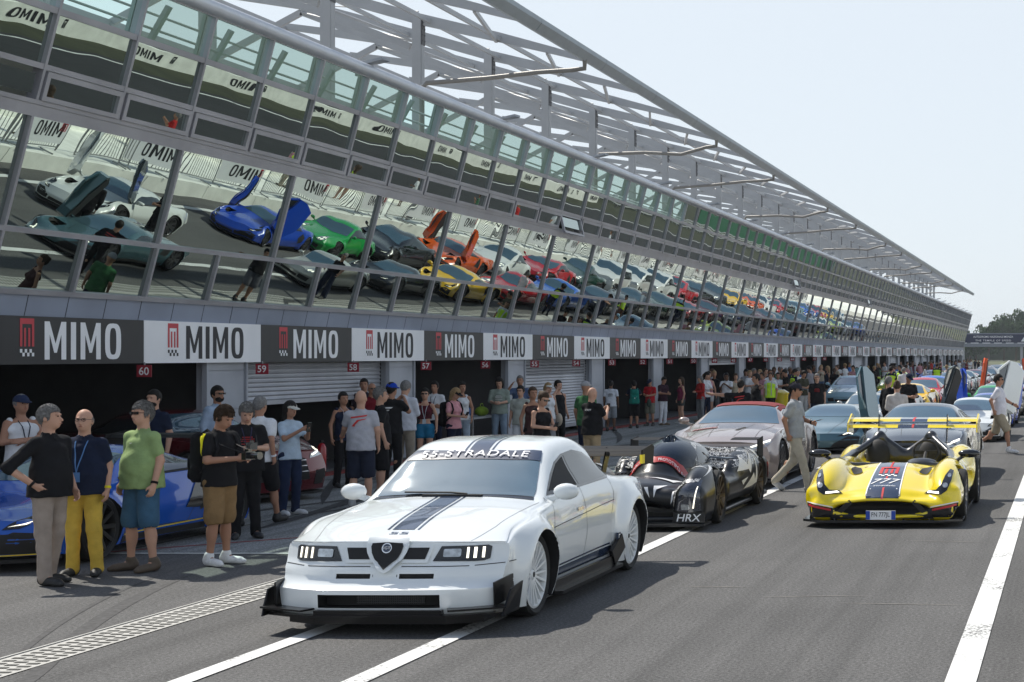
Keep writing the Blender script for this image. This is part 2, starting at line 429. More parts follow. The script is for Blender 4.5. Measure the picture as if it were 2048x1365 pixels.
# the perforated drain strip
mb = MB(); y = -2.; DR = mat('drain_plate', (.44, .43, .40), .6, var=.12, vscale=6)
x0, x1 = -7.40, -7.0
mb.add([(x0, -5, .006), (x1, -5, .006), (x1, 90, .006), (x0, 90, .006)], [(0, 1, 2, 3)])
tag(mb.build('drain_strip', DR), kind='structure')
mb = MB(); i = 0
while y < 60:
    for q in range(3):
        xa = x0 + .05 + q * .115; yy = y + (.05 if q % 2 else 0)
        mb.add([(xa, yy, .0095), (xa + .085, yy, .0095), (xa + .085, yy + .045, .0095), (xa, yy + .045, .0095)], [(0, 1, 2, 3)])
    y += .1
tag(mb.build('drain_slots', mat('drain_dark', (.05, .05, .045), .8, var=.1)), kind='structure')
mb = MB(); mb.box((x0 - .03, 42, .006), (.02, 96, .008)); tag(mb.build('drain_edge', DR), kind='structure')
# joint lines of the apron and its worn paint
mb = MB()
for yy in np.arange(22, 120, 5.): mb.box((-10.15, yy, .0045), (5.9, .03, .003))
mb.box((-10.2, 42, .0045), (.03, 50, .003)); tag(mb.build('apron_joints', mat('joint', (.06, .06, .055), .9, var=.1)), kind='structure')
mb = MB(); mb.box((-10.15, 17.0, .0055), (6.0, .07, .003)); tag(mb.build('apron_edge_line', mat('worn_white', (.5, .5, .47), .7, var=.25, vscale=8)), kind='structure')
mb = MB(); mb.beam((-10.3, 17.1, .0062), (-6.9, 20.4, .0062), .07, .002); mb.box((-13.02, 100, .02), (.26, 190, .03)); tag(mb.build('red_kerb_line', mat('worn_red', (.22, .035, .03), .7, var=.3, vscale=6)), kind='structure')
# curved tyre marks
TYRE = mat('tyre_mark', (.045, .045, .046), .85, var=.4, vscale=14)
rng_ = random.Random(3); mb = MB()
def arc_mark(pts, w, z=.0105):
    n = len(pts)
    vv = []; ff = []
    for i, p in enumerate(pts):
        a = Vector(pts[max(i - 1, 0)]); b = Vector(pts[min(i + 1, n - 1)]); t = (b - a).normalized(); s_ = Vector((-t.y, t.x)) * w / 2 * min(1, 4 * i / n + .1, 4 * (n - 1 - i) / n + .1)
        vv += [(p[0] + s_.x, p[1] + s_.y, z), (p[0] - s_.x, p[1] - s_.y, z)]
    for i in range(n - 1): ff.append((2 * i, 2 * i + 1, 2 * i + 3, 2 * i + 2))
    mb.add(vv, ff)
for k in range(46):
    x = rng_.uniform(-12.7, -7.6); y = rng_.uniform(17.3, 70) if k > 16 else rng_.uniform(17.2, 30); a = rng_.uniform(-.55, .55); c = rng_.uniform(-.05, .05); L = rng_.uniform(2, 8); pts = []
    for i in range(24):
        xx = min(max(x, -12.85), -7.2); pts.append((xx, y)); x += math.sin(a) * L / 24; y += math.cos(a) * L / 24; a += c * L / 24
        if y < 17.15: y = 17.15
    arc_mark(pts, rng_.choice((.05, .12, .16)), .0085 + k * .00012)
fx_ = pchip([(9.4, -6.35), (10.34, -6.74), (11.96, -7.44), (13.07, -7.85), (14.19, -8.19), (15.4, -8.45)]); pts = [(float(fx_(y)), float(y)) for y in np.linspace(9.4, 15.4, 26)]
tag(mb.build('tyre_marks', TYRE), kind='structure'); mb = MB()
arc_mark(pts, .13, .003); arc_mark([(p[0] - .30, p[1] + .1) for p in pts], .05, .0032)
tag(mb.build('faint_tyre_marks', mat('faint_mark', (.058, .057, .057), .85, var=.45, vscale=18)), kind='structure'); mb = MB()

mb = MB()
for (xa, ya, xb, yb) in ((-2.75, 13.95, -1.75, 14.05), (-2.0, 13.62, -.85, 13.5), (-3.6, 14.6, -2.9, 14.55), (-1.9, 18.2, -.9, 18.0), (-5.2, 9.6, -5.0, 9.9)): arc_mark([(xa + (xb - xa) * t, ya + (yb - ya) * t) for t in np.linspace(0, 1, 8)], .02, .004)
tag(mb.build('scratches', mat('scratch', (.20, .19, .17), .8, var=.3, vscale=9)), kind='structure')
# ------------------------------------------------------------ pit building
TH = R(14.3); UX, UZ = math.sin(TH), math.cos(TH)
PX, PZ = -13.35, 2.94
P = 1.67; Y0 = 23.03 - 3 * P; NP = 109; Y1 = Y0 + NP * P
def fac(s, o=0.):      # point on the leaning front, s up the slope, o outward
    return (PX + UX * s + UZ * o, PZ + UZ * s - UX * o)
ALU = mat('aluminium_frame', (.34, .34, .37), .4, metal=.35, var=.14, vscale=1.2)
FASC = mat('fascia_panel', (.27, .31, .40), .45, metal=.2, var=.16, vscale=.7)
STEELW = mat('white_steel', (.41, .42, .435), .5, var=.06, vscale=1.5)
GUTT = mat('gutter_sheet', (.30, .34, .37), .45, metal=.3, var=.06)
SOFF = mat('gutter_soffit', (.42, .37, .31), .6, var=.08)
CLAD = mat('pillar_cladding', (.36, .38, .42), .5, var=.13, vscale=1.3)
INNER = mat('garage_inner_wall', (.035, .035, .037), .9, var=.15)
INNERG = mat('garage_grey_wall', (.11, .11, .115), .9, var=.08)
SHUT = mat('shutter_metal', (.42, .43, .46), .45, metal=.3, var=.14, vscale=1.1)
def glassmat():
    m = bpy.data.materials.new('mirror_glazing'); m.use_nodes = True; n = m.node_tree.nodes; l = m.node_tree.links; b = n['Principled BSDF']
    b.inputs['Base Color'].default_value = (.335, .40, .37, 1); b.inputs['Metallic'].default_value = 1; b.inputs['Roughness'].default_value = .0
    tc = n.new('ShaderNodeTexCoord'); oi = n.new('ShaderNodeObjectInfo')
    ad = n.new('ShaderNodeVectorMath'); ad.operation = 'ADD'
    sc = n.new('ShaderNodeMath'); sc.operation = 'MULTIPLY'; sc.inputs[1].default_value = 40; l.new(oi.outputs['Random'], sc.inputs[0])
    l.new(tc.outputs['Object'], ad.inputs[0]); l.new(sc.outputs[0], ad.inputs[1])
    t = n.new('ShaderNodeTexNoise'); t.inputs['Scale'].default_value = .55; t.inputs['Detail'].default_value = 1.5; t.inputs['Roughness'].default_value = .35
    l.new(ad.outputs[0], t.inputs['Vector'])
    bp = n.new('ShaderNodeBump'); bp.inputs['Strength'].default_value = 1; bp.inputs['Distance'].default_value = .0075
    l.new(t.outputs[0], bp.inputs['Height']); l.new(bp.outputs[0], b.inputs['Normal'])
    MATS['mirror_glazing'] = m; return m
MIRR = glassmat()
def clearglass(name, tint, refl=.12):
    m = bpy.data.materials.new(name); m.use_nodes = True; n = m.node_tree.nodes; l = m.node_tree.links
    n.remove(n['Principled BSDF']); out = n['Material Output']
    tr = n.new('ShaderNodeBsdfTransparent'); tr.inputs[0].default_value = (*tint, 1)
    gl = n.new('ShaderNodeBsdfGlossy'); gl.inputs['Roughness'].default_value = .01; gl.inputs[0].default_value = (.8, 1, .93, 1)
    fr = n.new('ShaderNodeLayerWeight'); fr.inputs[0].default_value = .2
    mr = n.new('ShaderNodeMapRange'); mr.inputs[3].default_value = refl; mr.inputs[4].default_value = .42; l.new(fr.outputs['Fresnel'], mr.inputs[0])
    mx = n.new('ShaderNodeMixShader'); l.new(mr.outputs[0], mx.inputs[0]); l.new(tr.outputs[0], mx.inputs[1]); l.new(gl.outputs[0], mx.inputs[2]); l.new(mx.outputs[0], out.inputs[0])
    MATS[name] = m; return m
PARG = clearglass('parapet_glass', (.78, .96, .90), .05)
BLD = empty('pit_building', (PX, Y0, 0), label='long white and glass pit building with leaning mirrored front and open steel roof', cat='building')
BLD_INV = Vector((-PX, -Y0, 0))
def bpart(name, mb, mats, smooth=None, kind=None, parent=BLD, label=None):
    mb.v = [(x - PX, y - Y0, z) for x, y, z in mb.v]
    o = mb.build(name, mats, parent, smooth)
    if kind: o['kind'] = kind
    if label: o['label'] = label
    return o
ROWS = [('lower', 0.0, .74, 1), ('big', .80, 2.20, 2), ('hopper', 2.40, 2.76, 1), ('upper', 2.84, 3.49, 1), ('parapet', 3.55, 4.17, 1)]
def quad(mb, s0, s1, ya, yb, o=0.):
    a = fac(s0, o); b = fac(s1, o)
    mb.add([(a[0], ya, a[1]), (a[0], yb, a[1]), (b[0], yb, b[1]), (b[0], ya, b[1])], [(0, 1, 2, 3)])
cells = []
for (nm, s0, s1, w) in ROWS:
    if w == 2: cells.append((0, nm, s0, s1, 1))
    for k in range(1 if w == 2 else 0, NP - w + 1, w): cells.append((k, nm, s0, s1, w))
def csize(c): return -abs(c[0] + .01) + (2 if c[1] == 'big' else 0)
cells.sort(key=csize, reverse=True)
near, far = cells[:92], cells[92:]
OPEN = {13: .22, 33: .22, 49: .2}
def addpane(mb, c):
    k, nm, s0, s1, w = c; ya = Y0 + k * P + .03; yb = Y0 + (k + w) * P - .03
    if nm == 'hopper':
        ya += .06; yb -= .06
        if k in OPEN:
            a = fac(s1 - .05); tl = OPEN[k]; L = s1 - s0 - .1
            b = (a[0] + L * math.sin(tl), a[1] - L * math.cos(tl))
            mb.add([(b[0], ya, b[1]), (b[0], yb, b[1]), (a[0], yb, a[1]), (a[0], ya, a[1])], [(0, 1, 2, 3)]); return
        quad(mb, s0 + .06, s1 - .05, ya + .03, yb - .03, .035)
    elif nm == 'lower': # this row stands a touch more inclined
        a, b = fac(s0, -.006), fac(s1, .006); mb.add([(a[0], ya, a[1]), (a[0], yb, a[1]), (b[0], yb, b[1]), (b[0], ya, b[1])], [(0, 1, 2, 3)])
    else: quad(mb, s0, s1, ya, yb, 0)
for c in near:
    mb = MB(); addpane(mb, c); bpart('window', mb, PARG if c[1] == 'parapet' else MIRR)
mb = MB()
for c in far:
    mb.mi = 1 if c[1] == 'parapet' else 0; addpane(mb, c)
bpart('window', mb, [MIRR, PARG], kind='stuff')
def strip(mb, s0, s1, ya, yb, o0, o1):
    a, b, c, d = fac(s0, o0), fac(s1, o0), fac(s1, o1), fac(s0, o1)
    mb.add([(q[0], y, q[1]) for y in (ya, yb) for q in (a, b, c, d)], [(0, 1, 2, 3), (7, 6, 5, 4), (0, 4, 5, 1), (1, 5, 6, 2), (2, 6, 7, 3), (3, 7, 4, 0)])
for (s0, s1) in ((-.05, .02), (.735, .805), (2.19, 2.34), (2.345, 2.40), (2.78, 2.85), (3.48, 3.56), (4.16, 4.24)):
    mb = MB(); strip(mb, s0, s1, Y0 - .05, Y1 + .05, -.08, .045 + .01 * (s0 == 2.345)); bpart('transom', mb, ALU)
mf = []
for k in range(NP + 1):
    big = k % 2 == 1 or k in (0, NP)
    for (s0, s1, on) in ((.02, .735, True), (.805, 2.19, big), (2.40, 4.16, True)):
        if on: mf.append((k, s0, s1))
mf.sort(key=lambda c: c[0])
for c in mf[:80]:
    mb = MB(); strip(mb, c[1], c[2], Y0 + c[0] * P - .023, Y0 + c[0] * P + .023, -.08, .052); bpart('mullion', mb, ALU)
mb = MB()
for c in mf[80:]: strip(mb, c[1], c[2], Y0 + c[0] * P - .023, Y0 + c[0] * P + .023, -.08, .052)
bpart('mullion', mb, ALU, kind='stuff')
# frames of the opening windows
def hframe(mb, k):
    ya = Y0 + k * P + .045; yb = Y0 + (k + 1) * P - .045
    for (a, b) in ((2.405, 2.465), (2.70, 2.77)): strip(mb, a, b, ya, yb, 0, .075)
    for (a, b) in ((ya, ya + .07), (yb - .07, yb)): strip(mb, 2.465, 2.70, a, b, 0, .075)
for k in range(1, 31):
    if k in OPEN: continue
    mb = MB(); hframe(mb, k); bpart('window_frame', mb, ALU)
mb = MB()
for k in list(range(31, NP)):
    if k not in OPEN: hframe(mb, k)
bpart('window_frame', mb, ALU, kind='stuff')
for k, tl in OPEN.items():
    mb = MB(); a = fac(2.75); b = (a[0] + .44 * math.sin(tl), a[1] - .44 * math.cos(tl)); ya, yb = Y0 + k * P + .06, Y0 + (k + 1) * P - .06
    for y in (ya, yb): mb.beam((a[0], y, a[1]), (b[0], y, b[1]), .06, .05)
    mb.beam((b[0], ya, b[1]), (b[0], yb, b[1]), .06, .05); mb.beam((a[0], ya, a[1]), (a[0], yb, a[1]), .06, .05)
    bpart('window_frame', mb, ALU, label='frame of a window tilted open')
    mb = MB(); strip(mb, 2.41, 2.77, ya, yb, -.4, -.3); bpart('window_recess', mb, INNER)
# posts and rail behind the parapet glass
mb = MB()
for k in range(2, NP):
    y = Y0 + (k + .72) * P; a = fac(3.5, -.55); b = fac(4.12, -.38); mb.beam((a[0], y, a[1]), (b[0], y, b[1]), .06, .09, up=(0, 1, 0))
    y = Y0 + k * P; a = fac(3.5, -.12); b = fac(4.2, -.12); mb.beam((a[0], y, a[1]), (b[0], y, b[1]), .05, .05, up=(0, 1, 0))
bpart('parapet_post', mb, mat('parapet_steel', (.34, .38, .38), .5, var=.06), kind='stuff')
mb = MB(); a = fac(4.28, .02); mb.tube([(a[0], Y0 - .1, a[1]), (a[0], Y1 + .1, a[1])], .105, 14)
bpart('handrail', mb, mat('rail_tube', (.55, .58, .63), .35, metal=.3, var=.05), 50)
mb = MB()
for q in (3.75, 3.95): a = fac(q, -.5); mb.tube([(a[0], Y0, a[1]), (a[0], Y1, a[1])], .02, 6)
bpart('inner_rail', mb, STEELW)
for k in range(2, NP, 4):
    y = Y0 + k * P + .15; a = fac(4.35, .02); mb = MB()
    mb.beam((a[0] - .3, y, a[1] + .05), (a[0] + .25, y - .1, a[1] + .15), .22, .05); mb.box((a[0] - .3, y, a[1] - .03), (.06, .06, .2)); bpart('floodlight', mb, mat('lamp_housing', (.33, .35, .38), .5, var=.05))
# fascia panels under the glass
mb = MB()
for k in range(NP * 2):
    ya = Y0 + k * P / 2 + .008; yb = ya + P / 2 - .016
    mb.add([(-13.36, ya, 2.885), (-13.36, yb, 2.885), (-13.42, yb, 2.60), (-13.42, ya, 2.60)], [(0, 1, 2, 3)])
bpart('fascia', mb, FASC)
mb = MB(); mb.box((-13.55, (Y0 + Y1) / 2, 2.45), (.22, Y1 - Y0, .90)); bpart('lintel', mb, mat('joint_dark', (.05, .055, .065), .8, var=.05))
# body of the upper floors, terrace and back
mb = MB(); mb.box((-22.2, (Y0 + Y1) / 2, 4.1), (16.6, Y1 - Y0 - .1, 3.55)); bpart('upper_floor', mb, mat('render_grey', (.3, .3, .31), .9, var=.06))
mb = MB(); a = fac(3.5, -.7)
mb.add([(PX - .35, Y0, 2.9), (a[0] - .1, Y0, a[1] - .05), (a[0] - .1, Y1, a[1] - .05), (PX - .35, Y1, 2.9)], [(0, 1, 2, 3)])
mb.box((-21.8, (Y0 + Y1) / 2, 6.12), (17.6, Y1 - Y0, .14)); bpart('terrace', mb, mat('terrace_slab', (.3, .3, .3), .9, var=.06))
for yy in (Y0 - .15, Y1 + .05):
    mb = MB(); p0, p1 = fac(0, -.05), fac(4.2, -.05)
    mb.prism([(-30.5, .0), (-13.6, .0), (p0[0], p0[1]), (p1[0] - .1, 6.2), (-30.5, 6.2)], yy, yy + .1); bpart('end_wall', mb, mat('end_wall_grey', (.34, .36, .40), .7, var=.06))
# garages: pillars, inner walls, shutters
PIL = [18.84 + 6.68 * i for i in range(-1, 27)]
for i, yc in enumerate(PIL):
    mb = MB(); mb.box((-13.55, yc, 1.25), (.14, 1.15, 2.5))
    for z in (.0, .62, 1.24, 1.86): mb.box((-13.466, yc, z + .31), (.012, 1.09, .60))
    for s_ in (-1, 1): mb.box((-13.47, yc + s_ * .60, 1.25), (.08, .05, 2.5))
    bpart('pillar', mb, CLAD)
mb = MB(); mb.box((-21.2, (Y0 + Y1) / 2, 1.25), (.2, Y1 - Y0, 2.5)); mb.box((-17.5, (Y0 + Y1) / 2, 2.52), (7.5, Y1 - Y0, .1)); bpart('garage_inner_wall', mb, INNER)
mb = MB(); mb.box((-17.3, (Y0 + Y1) / 2, .02), (7.8, Y1 - Y0, .03)); bpart('garage_floor', mb, mat('garage_floor_paint', (.09, .09, .095), .5, var=.1))
for i, yc in enumerate(PIL):
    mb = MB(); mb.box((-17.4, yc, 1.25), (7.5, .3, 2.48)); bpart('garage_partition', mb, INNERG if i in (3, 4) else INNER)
gi = 0
def shutter(yc0, zb, holes=False, gx=-13.62):
    mb = MB(); ya, yb = yc0 + .63, yc0 + 6.05; z = zb; n = 0
    while z < 2.46:
        h = .075
        mb.add([(gx, ya, z), (gx, yb, z), (gx + .022, yb, z + h * .35), (gx + .022, ya, z + h * .35), (gx, yb, z + h * .8), (gx, ya, z + h * .8), (gx - .004, yb, z + h), (gx - .004, ya, z + h)], [(0, 1, 2, 3), (3, 2, 4, 5), (5, 4, 6, 7)]); z += h
    mb.box((gx, (ya + yb) / 2, zb - .03), (.05, yb - ya, .07))
    s_ = bpart('roller_shutter', mb, SHUT)
    if holes:
        mb = MB()
        for r_ in range(4):
            for q in range(58): mb.box((gx + .024, ya + .1 + q * .09, 1.62 + r_ * .075), (.004, .045, .03))
        mb.v = [(x - PX, y - Y0, z) for x, y, z in mb.v]; mb.build('slot', MATTE, s_)
for i, yc in enumerate(PIL[:-1]):
    if i == 2: shutter(yc, 1.33)
    elif i == 4: shutter(yc, .22, True)
    elif i in (9, 13, 16, 19, 20, 23): shutter(yc, .2 if i % 2 else 1.5)
    elif i in (7,): shutter(yc, 1.78)
    if i == 3 or i in (8, 11, 15, 18):
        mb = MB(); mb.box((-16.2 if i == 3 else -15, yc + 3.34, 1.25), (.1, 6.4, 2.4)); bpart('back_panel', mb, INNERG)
# steel roof
FR = [30.98 + 5.01 * i for i in range(-2, 34)]
GX, GZ = -12.04, 9.55; CX, CZ = -16.7, 10.75
RAFT = [(-12.04, 9.62, .10), (-13.2, 9.98, .18), (-14.6, 10.36, .25), (-16.7, 10.86, .29), (-19, 11.5, .28), (-22, 12.3, .28), (-25.2, 12.7, .20)]
def rafter(mb, y):
    n = len(RAFT)
    for i in range(n - 1):
        (xa, za, ha), (xb, zb, hb) = RAFT[i], RAFT[i + 1]
        for (w, t, b) in ((.10, 0., 1.), ):
            vv = [(x, y + s_ * w / 2, z + o) for (x, z, h) in ((xa, za, ha), (xb, zb, hb)) for s_ in (-1, 1) for o in (0, -h)]
            mb.add(vv, [(0, 1, 3, 2), (4, 6, 7, 5), (0, 4, 5, 1), (2, 3, 7, 6), (0, 2, 6, 4), (1, 5, 7, 3)])
    for (z0, z1) in ((0, 0),):
        pass
def lower(mb, y):
    mb.beam((-16.9, y, 10.0), (-22.1, y, 11.95), .10, .18); mb.beam((-22.1, y, 11.95), (-24.6, y, 10.6), .1, .18)
    mb.beam((-24.6, y, 10.6), (-24.9, y, 6.2), .22, .22); mb.beam((-22.1, y, 11.95), (-22.0, y, 12.3), .06, .06)
for i, y in enumerate(FR):
    mb = MB(); mb.box((CX, y, 8.45), (.22, .26, 4.6))
    mb.box((CX + .113, y, 8.4), (.012, .18, 4.4)); bpart('canopy_column', mb, STEELW)
    mb = MB(); mb.box((CX + .01, y, 10.35), (.25, .22, .62)); 
    for z in (10.15, 10.3, 10.45, 10.6): mb.box((CX + .14, y - .06, z), (.03, .03, .03)); mb.box((CX + .14, y + .06, z), (.03, .03, .03))
    bpart('column_head', mb, mat('head_plate', (.13, .13, .135), .6, metal=.4, var=.2, vscale=10))
    mb = MB(); rafter(mb, y); lower(mb, y); bpart('rafter', mb, STEELW)
PUR = [(-13.3, 9.86), (-14.6, 10.2), (-16.4, 10.65), (-19, 11.3), (-22, 12.1), (-25, 12.5)]
for j, (x, z) in enumerate(PUR[1:]):
    mb = MB(); ya, yb = FR[0], FR[-1] + .1
    mb.box((x, (ya + yb) / 2, z), (.07, yb - ya, .11)); bpart('purlin', mb, STEELW)
mb = MB()
for i in range(len(FR) - 1):
    ya, yb = FR[i], FR[i + 1]
    mb.tube([(-22.1, ya, 11.95), (CX, yb, 10.1)], .035, 5); mb.tube([(CX, ya, 10.1), (-22.1, yb, 11.95)], .035, 5)
    mb.tube([(CX, ya, 10.9), (-22.1, yb, 12.2)], .02, 4)
    mb.beam((-13.4, ya, 9.86), (-14.7, yb, 10.15), .07, .1); mb.beam((-24.6, ya, 10.6), (-24.6, yb, 10.6), .12, .16)
bpart('roof_bracing', mb, STEELW)
# edge gutter in sheet lengths
for i in range(len(FR) - 1):
    ya, yb = FR[i] + .012, FR[i + 1] - .012; mb = MB()
    if i == len(FR) - 2: yb += 2.5
    sec = [(GX - .34, GZ + .02), (GX + .02, GZ - .16), (GX + .16, GZ + .02), (GX + .16, GZ + .13), (GX + .02, GZ + .17), (GX - .34, GZ + .14)]
    n = len(sec); mb.add([(p[0], y, p[1]) for y in (ya, yb) for p in sec], [])
    for q in range(n):
        mb.f.append((q, (q + 1) % n, (q + 1) % n + n, q + n)); mb.m.append(1 if q == 0 else 0)
    mb.f += [tuple(range(n))[::-1], tuple(range(n, 2 * n))]; mb.m += [0, 0]
    bpart('gutter', mb, [GUTT, SOFF])
for i, y in enumerate([40.3, 55.1, 65.6, 80.1, 90.6, 105.2, 115, 130, 140, 155, 165, 180]):
    sag = .18 if i % 2 else -.02
    mb = MB(); mb.tube([(GX, y - .6, GZ - .1), (GX - .02, y - .55, GZ - .33), (GX - .35, y - .5, GZ - .36), (-13.3, y - .35, 9.14 - sag), (-14.6, y - .2, 9.04), (-16.2, y - .02, 8.95 + sag * .3), (-16.33, y, 8.8), (-16.33, y, 6.4)], .06, 10)
    bpart('downpipe', mb, mat('pipe_beige', (.24, .23, .215), .5, metal=.2, var=.05), 60)
# plant box at the end of the terrace
mb = MB(); mb.box((-17, 176, 7.2), (4, 8, 2.1)); bpart('plant_room', mb, mat('plant_box', (.14, .16, .2), .8, var=.05))
# ------------------------------------------------------------ banners and door numbers
def txt_into(mb, t, h, sx, w, place, shear=0., space=1.):
    pts, fs = text_mesh(t, h, sx, w, shear, space)
    mb.add([place(a, b) for a, b in pts], fs)
def logo_rects():
    # m-shaped gate mark, unit height 1 for the red part, widths about .78
    r = [(0, .80, .78, 1.0), (0, 0, .13, .80), (.65, 0, .78, .80), (.22, .0, .33, .66), (.45, 0, .56, .66)]
    c = []
    for i in range(6):
        for j in range(2):
            if (i + j) % 2 == 0: c.append((i * .13, -.38 + (1 - j) * .13, (i + 1) * .13, -.25 + (1 - j) * .13))
    return r, c
LR, LC = logo_rects()
def rect_into(mb, rs, place, sc, ox, oy):
    for (a, b, c, d) in rs:
        mb.add([place(ox + x * sc, oy + z * sc) for x, z in ((a, b), (c, b), (c, d), (a, d))], [(0, 1, 2, 3)])
def sign_meshes():
    pm = MB(); pm.box((0, 0, 0), (.05, 3.33, .62))
    fx = .028
    place = lambda u, v: (fx, u, v)      # +X faces the lane, local y runs along the building
    lg = MB(); lg.mi = 0; rect_into(lg, LR, place, .36, -1.06, -.08); lg.mi = 1; rect_into(lg, LC, place, .36, -1.06, -.07)
    tx = MB(); mimo_into(tx, .50, 1.5, lambda u, v: (fx, u + .27, v))
    return pm.mesh('panel'), lg.mesh('emblem'), tx.mesh('lettering')
pmesh, lmesh, tmesh = sign_meshes()
BANW = mat('banner_white', (.80, .81, .83), .5, var=.05, vscale=1.5, bump=.6, bscale=2.5); BANB = mat('banner_black', (.012, .012, .014), .5, var=.2, vscale=1.5, bump=.6, bscale=2.5)
INKB = mat('ink_black', (.02, .02, .024), .6, var=.03); INKR = mat('ink_red', (.50, .03, .045), .5, var=.04)
for me in (pmesh, tmesh): me.materials.append(BANW)
lmesh.materials.append(INKR); lmesh.materials.append(INKB)
k = -1; nb = {0: 0, 1: 0}
while True:
    ya = 23.09 + k * 3.34
    if ya + 3.34 > Y1 + .5: break
    white = k % 2 == 0
    if True:
        i = nb[white]; nb[white] += 1
        e = empty('advertising_banner', (-13.39, ya + 1.67, 2.30), label='%s MIMO banner over the garages, %s %s one along the row' % ('white' if white else 'black', ordn(i) if i else 'nearest', 'white' if white else 'black'),
                  cat='banner', group='banners over the garage doors')
        p = obj('panel', pmesh, None, e); t = obj('lettering', tmesh, None, e); l_ = obj('emblem', lmesh, None, e)
        for o, si, m_ in ((p, 0, BANW if white else BANB), (t, 0, INKB if white else BANW), (l_, 1, INKB if white else BANW)):
            o.material_slots[si].link = 'OBJECT'; o.material_slots[si].material = m_
    k += 1
num = 60
for i in range(20):
    y = 22.9 + 3.34 * i; mb = MB(); mb.box((0, 0, 0), (.21, .012, .17)); 
    e = empty('door_number_sign', (-13.25, y, 1.88), label='small red door number sign reading %d under the banners' % (60 - i), cat='number sign', group='red garage door numbers')
    mb.build('plate', mat('plate_red', (.30, .02, .035), .5, var=.05), e)
    mb = MB(); txt_into(mb, str(60 - i), .115, .95, .012, lambda u, v: (u, -.0085, v)); mb.build('digits', WMARK, e)
    mb = MB(); mb.box((0, .01, .1), (.015, .015, .05)); mb.build('bracket', ALU, e)
# ------------------------------------------------------------ the far side of the lane (seen in the mirrored glass)
WALLC = mat('pit_wall_concrete', (.84, .84, .78), .8, var=.13, vscale=1.6, bump=.3, bscale=12)
def thing_mesh(name, mb, mats, label, cat, group=None, smooth=None):
    return tag(mb.build(name, mats, None, smooth), label, cat, group)
mb = MB(); mb.box((.55, 110, .23), (.5, 270, .46)); mb.box((2.1, 110, .2), (2.7, 270, .40)); mb.box((3.55, 110, .42), (.25, 270, .84))
for y in np.arange(-20, 245, 3.): mb.box((.295, y, .23), (.012, .02, .42))
thing_mesh('pit_wall', mb, WALLC, 'low white concrete pit wall opposite the garages', 'wall')
sheet('race_track', 3.7, 16.2, -60, 480, .002, ASPH2)
sheet('track_line', 4.3, 4.45, -60, 480, .007, ROADP); sheet('track_line', 15.5, 15.68, -60, 480, .007, ROADP)
sheet('grass', 16.2, 60, -60, 480, .004, GRASS)
mb = MB(); mb.box((18.7, 64, .4), (.25, 160, .8)); thing_mesh('track_barrier', mb, WALLC, 'white barrier with lettering beyond the race track', 'barrier')
mb = MB()
for i in range(14):
    y = 40 + i * 8.5
    place = lambda u, v: (18.56, y - u, .42 + v)
    mb.mi = 0; mimo_into(mb, .42, 2.6, place)
    mb.mi = 1; rect_into(mb, LR, place, .36, -2.3, -.12)
mb2 = mb.build('barrier_lettering', [INKB, INKR]); tag(mb2, 'MIMO lettering boards fixed along the barrier beyond the track', 'lettering')
mb = MB()
for z in (.25, .5, .75, 1.0): mb.box((21.3, 200, z), (.06, 110, .12))
for y in np.arange(146, 255, 4): mb.box((21.4, y, .55), (.1, .12, 1.1))
thing_mesh('guard_rail', mb, STEELW, 'grey steel guard rail beyond the race track', 'guard rail')
mb = MB(); mb.box((27, 275, 1.), (.3, 120, 2.)); thing_mesh('green_hoarding', mb, mat('hoarding_green', (.012, .11, .05), .6, var=.1), 'long green hoarding at the far side of the grass', 'hoarding')
# crowd barriers with and without banners on top of the pit wall
BARM = mat('galvanised', (.36, .37, .37), .4, metal=.6, var=.08)
def barrier_meshes():
    mb = MB(); w = 1.16; mb.tube([(0, -w, .1), (0, -w, 1.0), (0, -w + .1, 1.08), (0, w - .1, 1.08), (0, w, 1.0), (0, w, .1)], .022, 6); mb.tube([(0, -w, .2), (0, w, .2)], .018, 6)
    for s_ in (-1, 1): mb.box((0, s_ * .8, .06), (.4, .04, .04)); 
    bars = MB()
    for y in np.arange(-w + .12, w, .12): bars.tube([(0, y, .2), (0, y, 1.07)], .009, 4)
    bn = MB(); bn.box((-.03, 0, .66), (.012, 2.2, .72))
    lt = MB(); place = lambda u, v: (-.038, .28 - u, .68 + v); lt.mi = 0; mimo_into(lt, .40, 1.5, place); lt.mi = 1
    place = lambda u, v: (-.038, -u, .72 + v); rect_into(lt, LR, place, .26, .62 - .9 - .75, -.06); lt.mi = 0
    return [mb.mesh('frame'), bars.mesh('bars'), bn.mesh('banner'), lt.mesh('lettering')]
fm, bm_, nm_, lm_ = barrier_meshes()
for me, ms in ((fm, [BARM]), (bm_, [BARM]), (nm_, [BANW]), (lm_, [INKB, INKR])):
    for q in ms: me.materials.append(q)
rb = random.Random(5)
for i in range(56):
    y = 26.5 + i * 2.42 + (.5 if i % 4 == 3 else 0); ban = i % 2 == 0
    e = empty('crowd_barrier', (.45, y, .45), rb.uniform(-.05, .05), label='steel crowd barrier %s on the pit wall, %s along the row' % ('with white MIMO banner' if ban else 'with bare bars', ordn(i)), cat='crowd barrier', group='crowd barriers on the pit wall')
    obj('frame', fm, None, e); obj('bars', bm_, None, e)
    if ban: obj('banner', nm_, None, e); obj('lettering', lm_, None, e)
